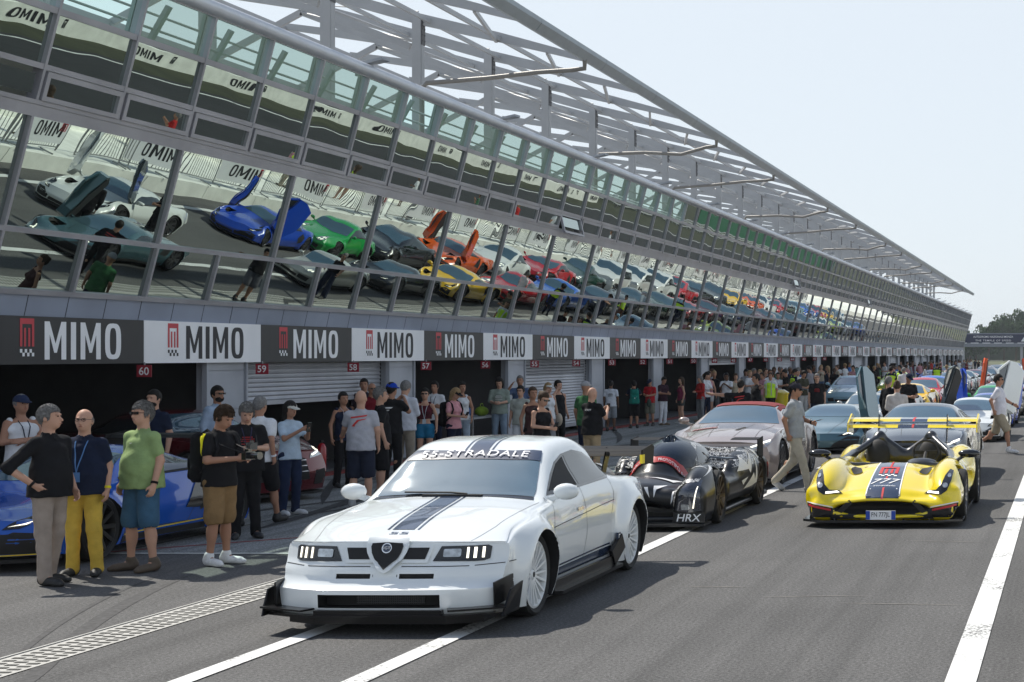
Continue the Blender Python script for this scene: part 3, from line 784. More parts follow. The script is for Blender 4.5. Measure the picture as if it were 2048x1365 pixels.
# ------------------------------------------------------------ gantry bridge and trees in the distance
BR = empty('gantry_bridge', (8, 330, 0), label='dark blue gantry bridge crossing the track in the distance', cat='bridge')
GN = mat('gantry_navy', (.012, .018, .06), .5, var=.05)
mb = MB(); mb.box((0, 0, 5.35), (64, 1.6, 1.75)); mb.box((25, -.3, 5.9), (36, 1.6, 2.9)); mb.build('panel', GN, BR)
mb = MB(); mb.box((0, 0, 4.05), (64, 2.2, .8)); mb.box((0, -.2, 6.35), (62, .3, .25)); 
mb.build('deck', mat('gantry_grey', (.22, .24, .27), .6, var=.05), BR)
mb = MB()
for x in np.arange(-30, 12, 2.4): mb.box((x, -1.15, 4.42), (1.6, .1, .16))
mb.build('lamp_strip', mat('gantry_white', (.8, .82, .85), .5, var=.03), BR)
mb = MB(); txt_into(mb, 'AUTODROMO NAZIONALE MONZA', .42, .86, .012, lambda u, v: (u - 23.8, -.85, v + 5.72)); txt_into(mb, 'THE TEMPLE OF SPEED', .36, 1.2, .01, lambda u, v: (u - 23.8, -.85, v + 4.95), 0, 1.25)
for ox in (-31, -17.2): mb.prism([(ox - .9, 4.75), (ox + .2, 4.75), (ox + .9, 5.75), (ox - .2, 5.75)], -.83, -.86)
mb.build('lettering', WMARK, BR)
mb = MB()
for x in (-30, -18, -13, -6, 6, 18, 30): mb.box((x, 0, 1.9), (.5, .5, 3.8))
mb.build('post', STEELW, BR)
LEAF = [mat('leaf_' + n_, c_, .9, var=.35, vscale=1.2, spec=.2) for n_, c_ in (('dark', (.05, .09, .035)), ('mid', (.085, .14, .045)), ('light', (.13, .18, .06)))]
BARK = mat('bark', (.09, .07, .05), .9, var=.2)
rt = random.Random(11)
def tree(x, y, h, r, label, leaf):
    e = empty('tree', (x, y, 0), label=label, cat='tree', group='trees beyond the gantry')
    mb = MB(); mb.tube([(0, 0, 0), (.2, 0, h * .4), (0, .1, h * .8)], [.35, .25, .1], 7)
    for k in range(6):
        a = rt.uniform(0, 6.3); z = rt.uniform(.35, .7) * h; mb.tube([(0, 0, z), (math.cos(a) * r * .7, math.sin(a) * r * .5, z + r * .6)], [.12, .04], 5)
    mb.build('trunk', BARK, e)
    mb = MB(); blobs = [(rt.gauss(0, .42) * r, rt.gauss(0, .4) * r, h * rt.uniform(.3, .93), r * rt.uniform(.28, .5)) for _ in range(11)]
    for (bx, by, bz, br_) in blobs:
        for q in range(150):
            d = Vector((rt.gauss(0, 1), rt.gauss(0, 1), rt.gauss(0, 1))).normalized() * br_ * rt.uniform(.6, 1.12)
            c = Vector((bx, by, bz)) + d; s_ = rt.uniform(.22, .5)
            M = Euler((rt.uniform(0, 6), rt.uniform(0, 6), rt.uniform(0, 6))).to_matrix()
            mb.mi = 2 if rt.random() < .25 else (1 if rt.random() < .6 else 0)
            mb.add([tuple(c + M @ Vector(p)) for p in ((-s_, -s_ * .6, 0), (s_, -s_ * .5, .1), (s_ * .7, s_ * .7, 0), (-s_ * .6, s_ * .6, -.1))], [(0, 1, 2, 3)])
    obj('crown', mb.mesh('crown', fix=False), LEAF if leaf == 0 else [LEAF[0], LEAF[0], LEAF[1]], e)
desc = ['tall loose tree', 'rounded bushy tree', 'broad dark tree', 'slender pointed tree', 'dense mid green tree', 'high crowned tree', 'low wide tree', 'ragged topped tree']
tx_ = [(-43, 520, 7.5, 4), (-38.5, 500, 10.6, 3.6), (-34.5, 535, 9.5, 4), (-30, 510, 8.8, 3.8), (-25.5, 500, 11.5, 4.2), (-21.5, 520, 14.5, 4.5), (-17, 505, 16.2, 4.6), (-13, 530, 17, 5), (-8, 500, 15, 5), (-3, 520, 16, 5), (4, 510, 14, 5), (-29, 560, 11, 5), (-36, 575, 9, 5), (-19, 560, 15, 6), (12, 520, 15, 6), (22, 520, 16, 6)]
for i, (x, y, h, r) in enumerate(tx_):
    tree(x, y, h, r, '%s beyond the gantry bridge, %s from the building end' % (desc[i % 8], ordn(i)), i % 2)
sheet('far_grass', -60, 60, 480, 700, .0, GRASS)
mb = MB(); mb.prism([(-60, 0), (-60, 5), (-45, 6), (-30, 4.8), (-10, 5.5), (20, 5), (60, 6), (60, 0)], 590, 600); 
tag(mb.build('far_woods', mat('woods', (.04, .06, .03), .95, var=.4, vscale=.4)), 'dark far woods behind the trees', 'woods', None, 'stuff')
# ------------------------------------------------------------ cars
def crom(P, sub, lin=()):
    out = []; n = len(P)
    for i in range(n - 1):
        p0, p1, p2, p3 = P[max(i - 1, 0)], P[i], P[i + 1], P[min(i + 2, n - 1)]
        for k in range(sub):
            t = k / sub
            if i in lin: out.append(p1 + (p2 - p1) * t); continue
            out.append(.5 * ((2 * p1) + (-p0 + p2) * t + (2 * p0 - 5 * p1 + 4 * p2 - p3) * t * t + (-p0 + 3 * p1 - 3 * p2 + p3) * t ** 3))
    out.append(P[-1]); return out
def apply_bool(o, cutter):
    md = o.modifiers.new('b', 'BOOLEAN'); md.operation = 'DIFFERENCE'; md.solver = 'EXACT'; md.object = cutter
    bpy.context.view_layer.update()
    dg = bpy.context.evaluated_depsgraph_get()
    me = bpy.data.meshes.new_from_object(o.evaluated_get(dg)); o.modifiers.remove(md); old = o.data; o.data = me
    bpy.data.objects.remove(cutter); return o
def car_shell(S):
    """body shell lofted along its length; S: dict of the car's lines"""
    rows = S['st']; L = rows[-1][0]; sub = S.get('sub', 5)
    f = {k: pchip([(r[0], r[i + 1]) for r in rows]) for i, k in enumerate(('wm', 'zs', 'ws', 'wr', 'zr', 'zt'))}
    fb = pchip(S.get('zb', [(0, .14), (.4, .12), (L - .6, .13), (L, .25)]))
    tuck = S.get('tuck', .05); ys = np.unique(np.concatenate([np.linspace(0, L, S.get('n', 84)), [r[0] for r in rows]]))
    wmid = S.get('zm', .52); rings = []
    for y in ys:
        wm, zs, ws, wr, zr, zt, zb = [float(f[k](y)) for k in ('wm', 'zs', 'ws', 'wr', 'zr', 'zt')] + [float(fb(y))]
        zl = zb + .16; zm = min(wmid, zs - .06); zl = min(zl, zm - .03)
        V = np.array
        pts = [V((wm - .06, zb)), V((wm - tuck * .5, zl)), V((wm, zm)), V((ws, zs)), V(((ws + wr) / 2 + S.get('gb', .02), (zs + zr) / 2)), V((wr, zr)), V((wr * .5, zt - (zt - zr) * .18)), V((0, zt))]
        up = crom(pts, sub); bot = [V(((wm - .06) * t, zb)) for t in (0, .25, .5, .75)]
        rings.append(bot + up)
    NB = 4; K = len(rings[0]); vv = []
    for y, r in zip(ys, rings):
        vv += [(p[0], y, p[1]) for p in r] + [(-p[0], y, p[1]) for p in r[1:-1][::-1]]
    M_ = 2 * K - 2; ff = []
    for i in range(len(ys) - 1):
        for k in range(M_): ff.append((i * M_ + k, i * M_ + (k + 1) % M_, (i + 1) * M_ + (k + 1) % M_, (i + 1) * M_ + k))
    mb = MB(); mb.add(vv, ff)
    for e, yi in ((0, 0), (1, len(ys) - 1)):
        r = rings[yi]; y = ys[yi]; g = []
        for k in range(NB, K): g.append([(r[k][0] * t, y, r[k][1]) for t in (-1, -.75, -.5, -.25, 0, .25, .5, .75, 1)])
        vv = [p for q in g for p in q]; ff = []
        for a in range(len(g) - 1):
            for b in range(8): ff.append((a * 9 + b, a * 9 + b + 1, (a + 1) * 9 + b + 1, (a + 1) * 9 + b))
        mb.add(vv, ff)
    V = np.array(mb.v); wmx = max(r[1] for r in rows)
    # front and rear face: sweep and lean
    for (end, bow, lean, fade) in ((0, S.get('bowf', (.25, 3)), S.get('leanf', [(0, 0), (1, 0)]), S.get('fadef', .8)), (1, S.get('bowr', (.15, 3)), S.get('leanr', [(0, 0), (1, 0)]), S.get('fader', .5))):
        d = V[:, 1] if end == 0 else L - V[:, 1]
        w = np.clip(1 - d / fade, 0, 1); w = w * w * (3 - 2 * w) if not S.get('hard') else w
        off = bow[0] * (np.abs(V[:, 0]) / wmx) ** bow[1] + np.interp(V[:, 2], *zip(*lean))
        V[:, 1] += off * w * (1 if end == 0 else -1)
    for (yw, R_, amp, wid) in S.get('flare', []):
        rho = np.sqrt((V[:, 1] - yw) ** 2 + (V[:, 2] - S['r']) ** 2) - R_
        t = np.where(rho > -.05, np.clip(1 - np.abs(rho - .02) / wid, 0, 1), 0); t = t * t * (3 - 2 * t)
        side = np.clip((np.abs(V[:, 0]) - .55) / .25, 0, 1)
        V[:, 0] += np.sign(V[:, 0]) * amp * t * side
    me = bpy.data.meshes.new('shell'); me.from_pydata(V.tolist(), [], mb.f)
    bm = bmesh.new(); bm.from_mesh(me); bmesh.ops.remove_doubles(bm, verts=bm.verts, dist=2e-4)
    bmesh.ops.dissolve_degenerate(bm, dist=1e-5, edges=bm.edges); bmesh.ops.recalc_face_normals(bm, faces=bm.faces); bm.to_mesh(me); bm.free()
    o = bpy.data.objects.new('body', me); COL.objects.link(o)
    for m_ in (S['paint'], MATTE): me.materials.append(m_)
    c = MB(); c.mi = 1
    for (yw, ra) in S['arch']:
        for s_ in (-1, 1):
            x0, x1 = S.get('wellin', .5) * s_, 1.4 * s_
            c.lathe([(0, x0), (ra, x0), (ra, x1), (0, x1)], (0, yw, S['r']), 'X', 40)
    for cut in S.get('cuts', []): c.box(cut[0], cut[1])
    cm = c.mesh('cut', weld=True); co = bpy.data.objects.new('cut', cm); COL.objects.link(co)
    for m_ in (S['paint'], MATTE): cm.materials.append(m_)
    apply_bool(o, co)
    smooth_me(o.data, S.get('ang', 32))
    return o
DIRS = {'right': (Vector((-1, 0, 0)), lambda a, b: Vector((3, a, b))), 'left': (Vector((1, 0, 0)), lambda a, b: Vector((-3, a, b))),
        'front': (Vector((0, 1, 0)), lambda a, b: Vector((a, -3, b))), 'back': (Vector((0, -1, 0)), lambda a, b: Vector((a, 9, b))), 'top': (Vector((0, 0, -1)), lambda a, b: Vector((a, b, 4)))}
class Patcher:
    def __init__(s, body): s.body = body; bm = bmesh.new(); bm.from_mesh(body.data); s.bvh = BVHTree.FromBMesh(bm); bm.free()
    def mesh(s, name, polys, view, off=.004, step=.06, faces=None, depth=None):
        """project flat outlines onto the body along a view direction; faces: optional (pts, faces) set"""
        bm = bmesh.new(); d, P_ = DIRS[view]
        if faces:
            vs_ = [bm.verts.new((a, b, 0)) for a, b in faces[0]]
            for f in faces[1]:
                try: bm.faces.new([vs_[i] for i in f])
                except ValueError: pass
        for poly in polys:
            try: bm.faces.new([bm.verts.new((a, b, 0)) for a, b in poly])
            except ValueError: pass
        bmesh.ops.triangulate(bm, faces=[f for f in bm.faces if len(f.verts) > 4])
        co = np.array([v.co[:2] for v in bm.verts])
        for ax in (0, 1):
            n = Vector((1, 0, 0)) if ax == 0 else Vector((0, 1, 0))
            for c in np.arange(math.floor(co[:, ax].min() / step) * step + step, co[:, ax].max(), step):
                bmesh.ops.bisect_plane(bm, geom=bm.verts[:] + bm.edges[:] + bm.faces[:], dist=1e-5, plane_co=n * float(c), plane_no=n)
        bad = []
        for v in bm.verts:
            o = P_(v.co.x, v.co.y); hit = s.bvh.ray_cast(o, d)
            if hit[0] is None:
                q = s.bvh.find_nearest(o + d * 3); p, nn = q[0], q[1]
                if view in ('right', 'left', 'front'): pass
            else: p, nn = hit[0], hit[1]
            if nn.dot(d) > 0: nn = -nn
            v.co = p + nn * off
        bmesh.ops.recalc_face_normals(bm, faces=bm.faces)
        tot = Vector((0, 0, 0))
        for f in bm.faces: tot += f.normal * f.calc_area()
        if tot.dot(d) > 0: bmesh.ops.reverse_faces(bm, faces=bm.faces)
        me = bpy.data.meshes.new(name); bm.to_mesh(me); bm.free()
        me.polygons.foreach_set('use_smooth', [True] * len(me.polygons)); return me
    def put(s, name, polys, view, m, parent, off=.004, step=.06, faces=None):
        if len(polys) > 1 and name in ('front_intake', 'intake_slot', 'lamp_lens', 'tail_lamp', 'white_flash', 'grille', 'camouflage'):
            for q in polys: r_ = s.put(name, [q], view, m, parent, off, step)
            return r_
        return obj(name, s.mesh(name, polys, view, off, step, faces), m, parent)
    def both(s, name, poly, m, parent, off=.004, step=.06):
        return [s.put(name, [poly], v, m, parent, off, step) for v in ('right', 'left')]
    def text(s, name, t, h, sx, c, view, m, parent, off=.005, shear=0., weight=0., rot=0, flip=False, space=1.):
        pts, fs = text_mesh(t, h, sx, weight, shear, space); q = []
        for a, b in pts:
            if flip: a = -a
            if rot: a, b = a * math.cos(rot) - b * math.sin(rot), a * math.sin(rot) + b * math.cos(rot)
            q.append((a + c[0], b + c[1]))
        return s.put(name, [], view, m, parent, off, .05, (q, fs))
    def seam(s, paths, view, parent, w=.007, m=None, off=.002, name='panel_gap'):
        polys = []
        for path in paths:
            for a, b in zip(path[:-1], path[1:]):
                a = Vector(a); b = Vector(b); d = (b - a).normalized(); n = Vector((-d.y, d.x)) * w / 2; d *= w * .4
                polys.append([tuple(a - d + n), tuple(a - d - n), tuple(b + d - n), tuple(b + d + n)])
        return s.put(name, polys, view, m or SEAM, parent, off)
def rrect(x0, z0, x1, z1, r, n=4):
    out = []
    for (cx, cz, a0) in ((x1 - r, z1 - r, 0), (x0 + r, z1 - r, 90), (x0 + r, z0 + r, 180), (x1 - r, z0 + r, 270)):
        for k in range(n + 1): a = R(a0 + 90 * k / n); out.append((cx + r * math.cos(a), cz + r * math.sin(a)))
    return out
_wh = {}
def wheel_meshes(rad, wid, style, rimmat):
    key = (rad, wid, style, rimmat.name)
    if key in _wh: return _wh[key]
    h = wid / 2; ri = rad * (.80 if style != 'race' else .78)
    t = MB(); t.lathe([(ri, -h * .8), (rad - .03, -h), (rad - .008, -h * .86), (rad, -h * .6), (rad, h * .6), (rad - .008, h * .86), (rad - .03, h), (ri + .01, h * .86), (ri, h * .8), (ri, -h * .8)], (0, 0, 0), 'X', 48)
    tm = t.mesh('wheel'); tm.materials.append(RUBBER); smooth_me(tm, 35)
    r = MB(); r.lathe([(ri + .004, h * .84), (ri - .012, h * .90), (ri - .022, h * .8), (ri - .03, h * .35), (ri - .045, -h * .7), (ri, -h * .8)], (0, 0, 0), 'X', 48)
    ns, w0, w1, dish = {'multi': (18, .022, .017, .30), 'five': (10, .05, .035, .25), 'y': (14, .035, .028, .3), 'race': (10, .035, .03, .4), 'split': (20, .022, .018, .25)}[style]
    for k in range(ns):
        a = 2 * math.pi * k / ns
        if style in ('split', 'y'): a += (.06 if k % 2 else -.06)
        ca, sa = math.cos(a), math.sin(a)
        r.beam((h * (.84 - dish), ca * .05, sa * .05), (h * .78, ca * (ri - .015), sa * (ri - .015)), (w0 + w1) / 2, .03, up=(1, 0, 0))
    r.lathe([(0, h * .74), (.03, h * .72), (.055, h * .55), (.075, h * .3), (.075, -h * .2)], (0, 0, 0), 'X', 24)
    rm = r.mesh('rim'); rm.materials.append(rimmat); smooth_me(rm, 35)
    b = MB(); b.lathe([(0, 0), (ri * .78, 0), (ri * .78, -.03), (0, -.03)], (h * .1 - .03, 0, 0), 'X', 32); b.lathe([(0, -h * .75), (ri, -h * .75)], (0, 0, 0), 'X', 32)
    bmh = b.mesh('brake'); bmh.materials.append(mat('brake_metal', (.10, .095, .09), .5, metal=.6, var=.1))
    c = MB(); c.lathe([(0, h * .76), (.022, h * .755), (.024, h * .70)], (0, 0, 0), 'X', 12); cm = c.mesh('centre_nut'); cm.materials.append(MATTE)
    _wh[key] = (tm, rm, bmh, cm); return _wh[key]
def add_wheel(parent, x, y, rad, wid, style, rimmat, steer=0., simple=False, tread=False):
    tm, rm, bmh, cm = wheel_meshes(rad, wid, style, rimmat)
    o = obj('wheel', tm, None, parent, None, (x, y, rad)); o.rotation_euler = (random.random() * 6 if False else 0, 0, (0 if x > 0 else math.pi) + steer)
    obj('rim', rm, None, o); obj('brake_disc', bmh, None, o)
    if not simple: obj('centre_nut', cm, None, o)
    return o
def ellipsoid(mb, c, r, n=12, M=None):
    vv = []; ff = []
    for i in range(n + 1):
        for k in range(n * 2):
            a = math.pi * i / n; b = math.pi * k / n
            p = Vector((r[0] * math.sin(a) * math.cos(b), r[1] * math.sin(a) * math.sin(b), r[2] * math.cos(a)))
            if M: p = M @ p
            vv.append(tuple(Vector(c) + p))
    for i in range(n):
        for k in range(n * 2): ff.append((i * n * 2 + k, (i + 1) * n * 2 + k, (i + 1) * n * 2 + (k + 1) % (n * 2), i * n * 2 + (k + 1) % (n * 2)))
    return mb.add(vv, ff)
def mirror(parent, x, y, z, m, stalk=True, sz=1.):
    mb = MB(); s_ = 1 if x > 0 else -1; ellipsoid(mb, (x + s_ * .10 * sz, y, z + .03), (.105 * sz, .065, .068 * sz), 8)
    mb.v = [(p[0], min(p[1], y + .035), p[2]) for p in mb.v]
    mb.beam((x - s_ * .08, y + .0, z - .05), (x + s_ * .06, y, z - .01), .05, .04)
    o = mb.build('wing_mirror', m, parent, 40)
    g = MB(); g.box((x + s_ * .10 * sz, y + .037, z + .03), (.15 * sz, .004, .09 * sz)); g.build('mirror_glass', CHROME, o); return o
def plate(parent, y, z, w=.5, txt=None, x=0.):
    mb = MB(); mb.box((x, y, z), (w, .012, .11)); p = mb.build('number_plate', WMARK, parent)
    mb = MB()
    for s_ in (-1, 1): mb.box((x + s_ * (w / 2 - .025), y - .0075, z), (.05, .004, .105))
    mb.build('plate_band', mat('plate_blue', (.02, .07, .4), .5, var=.03), p)
    if txt:
        mb = MB(); txt_into(mb, txt, .07, .78, .0, lambda u, v: (x + u, y - .0085, z + v)); mb.build('plate_lettering', INKB, p)
    return p
def mirx(poly): return [(-a, b) for a, b in poly][::-1]
# ------------------------------------------------------------ the white stradale saloon
def hero():
    PW = paint('pearl_white', (.77, .805, .81)); SM = mat('splitter_black', (.007, .007, .008), .3, coat=.12, spec=.25, var=.1, vscale=6)
    e = empty('parked_car', (-5.2, 12.12, 0), label='wide white racing saloon with navy roof and bonnet stripe and 55-STRADALE banner', cat='car')
    S = dict(paint=PW, r=.335, sub=6, n=110, zm=.56, tuck=.06, ang=35,
        gb=.006, st=[(0, .855, .645, .85, .79, .676, .690), (.25, .86, .69, .84, .75, .725, .745), (.85, .86, .775, .84, .71, .82, .852), (1.2, .86, .81, .835, .69, .868, .903), (1.36, .86, .82, .83, .70, .885, .93),
            (1.60, .86, .84, .82, .655, 1.02, 1.07), (1.95, .86, .86, .82, .58, 1.24, 1.272), (2.2, .86, .865, .825, .565, 1.315, 1.352), (2.6, .86, .87, .825, .57, 1.335, 1.378), (3.0, .87, .875, .83, .555, 1.275, 1.325),
            (3.4, .88, .88, .84, .50, 1.07, 1.16), (3.75, .88, .88, .84, .50, .955, 1.03), (4.05, .87, .86, .83, .55, .91, .955), (4.45, .83, .82, .79, .55, .87, .89)],
        zb=[(0, .145), (.5, .13), (4, .14), (4.45, .3)], bowf=(.22, 4.5), fadef=.75, hard=False,
        leanf=[(.1, -.03), (.2, -.075), (.335, -.085), (.36, -.07), (.385, -.005), (.43, .02), (.50, .03), (.525, .06), (.56, .075), (.70, .12)],
        bowr=(.14, 3), leanr=[(.2, .12), (.5, .0), (.9, .1)],
        flare=[(.85, .350, .10, .17), (3.62, .350, .085, .20)], arch=[(.85, .367), (3.62, .367)], wellin=.52,
        cuts=[((-.01, -.05, .258), (.92, .34, .100)), ((-.24, -.02, .435), (.26, .13, .036)), ((.24, -.02, .435), (.26, .13, .036))])
    b = car_shell(S); b.parent = e; P_ = Patcher(b)
    P_.put('windscreen', [[(-.66, 1.42), (-.3, 1.385), (.3, 1.385), (.66, 1.42), (.655, 1.50), (.545, 1.97), (.3, 1.945), (-.3, 1.945), (-.545, 1.97), (-.655, 1.50)]], 'top', GLASSD, e, .006)
    P_.put('windscreen_banner', [[(-.585, 1.83), (-.3, 1.815), (.3, 1.815), (.585, 1.83), (.548, 1.975), (.3, 1.95), (-.3, 1.95), (-.548, 1.975)]], 'top', NAVYS, e, .010)
    P_.text('banner_lettering', '55-STRADALE', .082, 1.22, (0, 1.885), 'top', WMARK, e, .022, weight=.004, space=1.12)
    P_.put('windscreen_edge', [[(-.68, 1.36), (0, 1.335), (.68, 1.36), (.665, 1.415), (0, 1.38), (-.665, 1.415)]], 'top', BLACK, e, .004)
    for s_ in (-1, 1):
        q = [(s_ * .35, 1.40), (s_ * .36, 1.415), (s_ * -.08, 1.53), (s_ * -.09, 1.52)]
    # stripes on bonnet and roof
    for nm, x0, x1 in (('centre_stripe', -.085, .085), ('thin_stripe', -.125, -.108), ('thin_stripe', .108, .125)):
        P_.put(nm, [[(x0, .36), (x1, .36), (x1, 1.33), (x0, 1.33)]], 'top', NAVYS, e, .003)
        P_.put(nm, [[(x0, 1.96), (x1, 1.96), (x1, 3.7), (x0, 3.7)]], 'top', NAVYS, e, .003)
    P_.text('bonnet_number', '55', .05, 2.3, (0, .285), 'top', NAVYS, e, .004, weight=.015)
    P_.seam([[(s_ * .60, .17), (s_ * .67, .5), (s_ * .70, .9), (s_ * .735, 1.33)] for s_ in (-1, 1)], 'top', e, .005, mat('shut_line', (.25, .26, .27), .6, var=.05), .002, 'bonnet_gap')
    # side windows: open in front, glazed behind
    for v in ('right', 'left'):
        P_.put('side_window', [[(1.58, .945), (1.66, .985), (1.82, 1.07), (2.0, 1.155), (2.19, 1.205), (2.19, .955)]], v, MATTE, e, .005)  # open front window: the cabin's shade painted as a flat black patch
        P_.put('side_window', [[(2.24, .955), (2.24, 1.215), (2.5, 1.225), (2.75, 1.19), (3.0, 1.11), (3.18, 1.01), (3.1, .97)]], v, GLASSI, e, .005)
        P_.put('window_surround', [[(1.50, .915), (1.62, .985), (1.78, 1.075), (1.98, 1.17), (2.2, 1.228), (2.5, 1.248), (2.78, 1.21), (3.03, 1.125), (3.25, .995), (3.1, .945), (2.2, .93)]], v, BLACK, e, .003)
        P_.seam([[(1.44, .90), (1.42, .80), (1.36, .60), (1.33, .30), (1.35, .22)], [(2.22, .93), (2.26, .75), (2.26, .5), (2.2, .24)], [(1.38, .23), (2.9, .23)], [(3.1, .95), (3.12, .80), (3.0, .62)], [(1.36, .66), (2.25, .70), (3.1, .74)]], v, e, .006)
        P_.put('side_stripe', [[(1.36, .235), (3.02, .235), (3.06, .30), (3.03, .315), (1.36, .30)]], v, NAVYS, e, .004)
        P_.put('side_stripe', [[(1.36, .312), (3.0, .33), (3.0, .345), (1.36, .328)]], v, NAVYS, e, .004)
        P_.put('door_handle', [rrect(2.02, .735, 2.16, .765, .01)], v, CHROME, e, .012)
        P_.put('wing_vent', [[(1.28, .50), (1.30, .50), (1.30, .40), (1.285, .40)]], v, BMARK, e, .004)
    sg = 1
    # front
    H = (.735, .585)
    for s_ in (-1, 1):
        f = (lambda p: p) if s_ > 0 else mirx
        lb = P_.put('headlight', [f([(.345, .542), (.40, .652), (.72, .654), (.745, .64), (.74, .55), (.70, .537)])], 'front', BLACK, e, .006, .04)
        P_.put('lamp_lens', [f(rrect(.42, .57, .545, .63, .012))], 'front', LAMP, lb, .012, .04)
        for k in range(3): x = .585 + k * .05; P_.put('light_bar', [f([(x, .560), (x + .017, .560), (x + .017, .640), (x, .640)])], 'front', LED, lb, .012, .04)
        P_.put('grille_frame', [f([(.105, .528), (.135, .662), (.345, .662), (.31, .528)])], 'front', PW, e, .012, .04)
        P_.put('grille', [f([(.125, .553), (.160, .640), (.315, .640), (.288, .553)])], 'front', MATTE, e, .017, .04)
        P_.put('intake_slot', [f([(.09, .428), (.36, .428), (.36, .448), (.09, .448)])], 'front', MATTE, e, .003, .04)
    sh = [(0, .455), (.06, .485), (.115, .54), (.15, .60), (.165, .66), (.155, .69), (0, .70), (-.155, .69), (-.165, .66), (-.15, .60), (-.115, .54), (-.06, .485)]
    P_.put('grille_surround', [sh], 'front', PW, e, .030, .04)
    g = P_.put('shield_grille', [[(a * .74, .585 + (z - .585) * .80) for a, z in sh]], 'front', MATTE, e, .037, .04)
    P_.put('badge', [[(.038 * math.cos(a), .632 + .038 * math.sin(a)) for a in np.linspace(0, 6.283, 21)[:-1]]], 'front', CHROME, g, .043)
    P_.put('badge_disc', [[(.030 * math.cos(a), .632 + .030 * math.sin(a)) for a in np.linspace(0, 6.283, 21)[:-1]]], 'front', NAVYS, g, .046)
    P_.text('badge_lettering', 'SGT', .02, 1.2, (0, .632), 'front', WMARK, g, .049)
    P_.seam([[(-.87, .515), (-.6, .505), (-.12, .505)], [(.12, .505), (.6, .505), (.87, .515)]], 'front', e, .006)
    # radiator behind the lower opening
    mb = MB(); mb.box((0, .10, .26), (1.0, .02, .13)); mb.build('lower_grille', MATTE, e)
    mb = MB()
    for k in range(6): mb.box((.02, .085, .225 + k * .014), (.52, .008, .004))
    for k in range(36): mb.box((-.23 + k * .0145, .088, .26), (.003, .006, .085))
    mb.build('radiator', mat('radiator_metal', (.10, .10, .105), .5, metal=.5, var=.1), e)
    # splitter and winglets
    mb = MB(); pl = [(-.92, .30), (-.90, .05), (-.60, -.10), (-.52, -.13), (.52, -.13), (.60, -.10), (.90, .05), (.92, .30)]
    mb.prism(pl, .14, .160, 'XY'); mb.prism([(-.48, -.115), (.48, -.115), (.46, .1), (-.46, .1)], .160, .195, 'XY')
    mb.prism([(-.74, .6), (-.74, .06), (-.5, -.06), (.5, -.06), (.74, .06), (.74, .6)], .085, .14, 'XY'); mb.build('splitter', SM, e)
    for s_ in (-1, 1):
        mb = MB(); mb.beam((s_ * .52, -.10, .20), (s_ * .90, .06, .205), .16, .014); 
        mb.add([(s_ * .90, -.03, .14), (s_ * .90, .34, .14), (s_ * .93, .34, .36), (s_ * .92, .20, .34), (s_ * .92, .10, .33), (s_ * .91, .02, .22)], [(0, 1, 2, 3, 4, 5)]); n0 = len(mb.v) - 6
        mb.add([(s_ * .912, -.03, .14), (s_ * .912, .34, .14), (s_ * .942, .34, .36), (s_ * .932, .20, .34), (s_ * .932, .10, .33), (s_ * .922, .02, .22)], [(5, 4, 3, 2, 1, 0)])
        mb.f += [(n0 + i, n0 + (i + 1) % 6, n0 + 6 + (i + 1) % 6, n0 + 6 + i) for i in range(6)]; mb.m += [0] * 6
        mb.beam((s_ * .83, .02, .30), (s_ * .86, .44, .33), .012, .18); mb.build('winglet', SM, e)
        mb = MB(); mb.prism([(s_ * .84, 1.26), (s_ * .95, 1.30), (s_ * .95, 3.1), (s_ * .86, 3.18)], .105, .135, 'XY'); mb.beam((s_ * .875, 1.26, .17), (s_ * .875, 3.1, .17), .03, .10)
        mb.beam((s_ * .885, 2.96, .20), (s_ * .91, 3.2, .34), .04, .16); mb.build('side_skirt', SM, e)
        mb = MB(); mb.box((s_ * .90, 3.15, .36), (.02, .14, .13)); q = mb.build('skirt_board', NAVYS, e)
        mb = MB(); txt_into(mb, '55', .07, 1.5, .012, (lambda u, v: (.9115, 3.15 + u, .375 + v)) if s_ > 0 else (lambda u, v: (-.9115, 3.15 - u, .375 + v))); mb.build('board_lettering', WMARK, q)
        mirror(e, s_ * .80, 1.52, .92, PW, sz=1.05)
        mb = MB(); mb.box((s_ * .58, .46, .44), (.03, .9, .6)); 
        add_wheel(e, s_ * .765, .85, .335, .245, 'multi', WHITEP); add_wheel(e, s_ * .765, 3.62, .335, .26, 'multi', WHITEP)
    # rear wing
    mb = MB()
    for (z, c, y) in ((1.12, .26, 4.45), (1.055, .1, 4.68)):
        sec = [(y - c / 2, z), (y - c / 4, z + .022), (y + c / 2, z + .045), (y + c / 2, z + .035), (y - c / 4, z - .006)]; mb.prism(sec, -.80, .80, 'YZ')
    w = mb.build('rear_wing', WINGB, e)
    for s_ in (-1, 1):
        mb = MB(); mb.prism([(4.28, .98), (4.72, .98), (4.75, 1.15), (4.66, 1.18), (4.3, 1.14)], s_ * .80, s_ * .815, 'YZ'); mb.build('endplate', WINGB, w)
    mb = MB(); mb.box((.82, 4.31, 1.045), (.006, .08, .09)); mb.box((.808, 4.272, 1.045), (.03, .006, .09)); mb.build('wing_sticker', YEL, w)
    mb = MB()
    for s_ in (-1, 1): mb.beam((s_ * .4, 4.3, .86), (s_ * .4, 4.5, 1.12), .015, .12)
    mb.build('wing_support', SM, e)
    # wiper and inside mirror
    mb = MB(); mb.tube([(.12, 1.36, .945), (-.02, 1.375, .955), (-.42, 1.40, .955)], .008, 5); mb.build('wiper', MATTE, e)
    mb = MB(); mb.box((0, 1.35, .93), (.5, .04, .02)); mb.build('scuttle', MATTE, e)
    return e
HERO = hero()
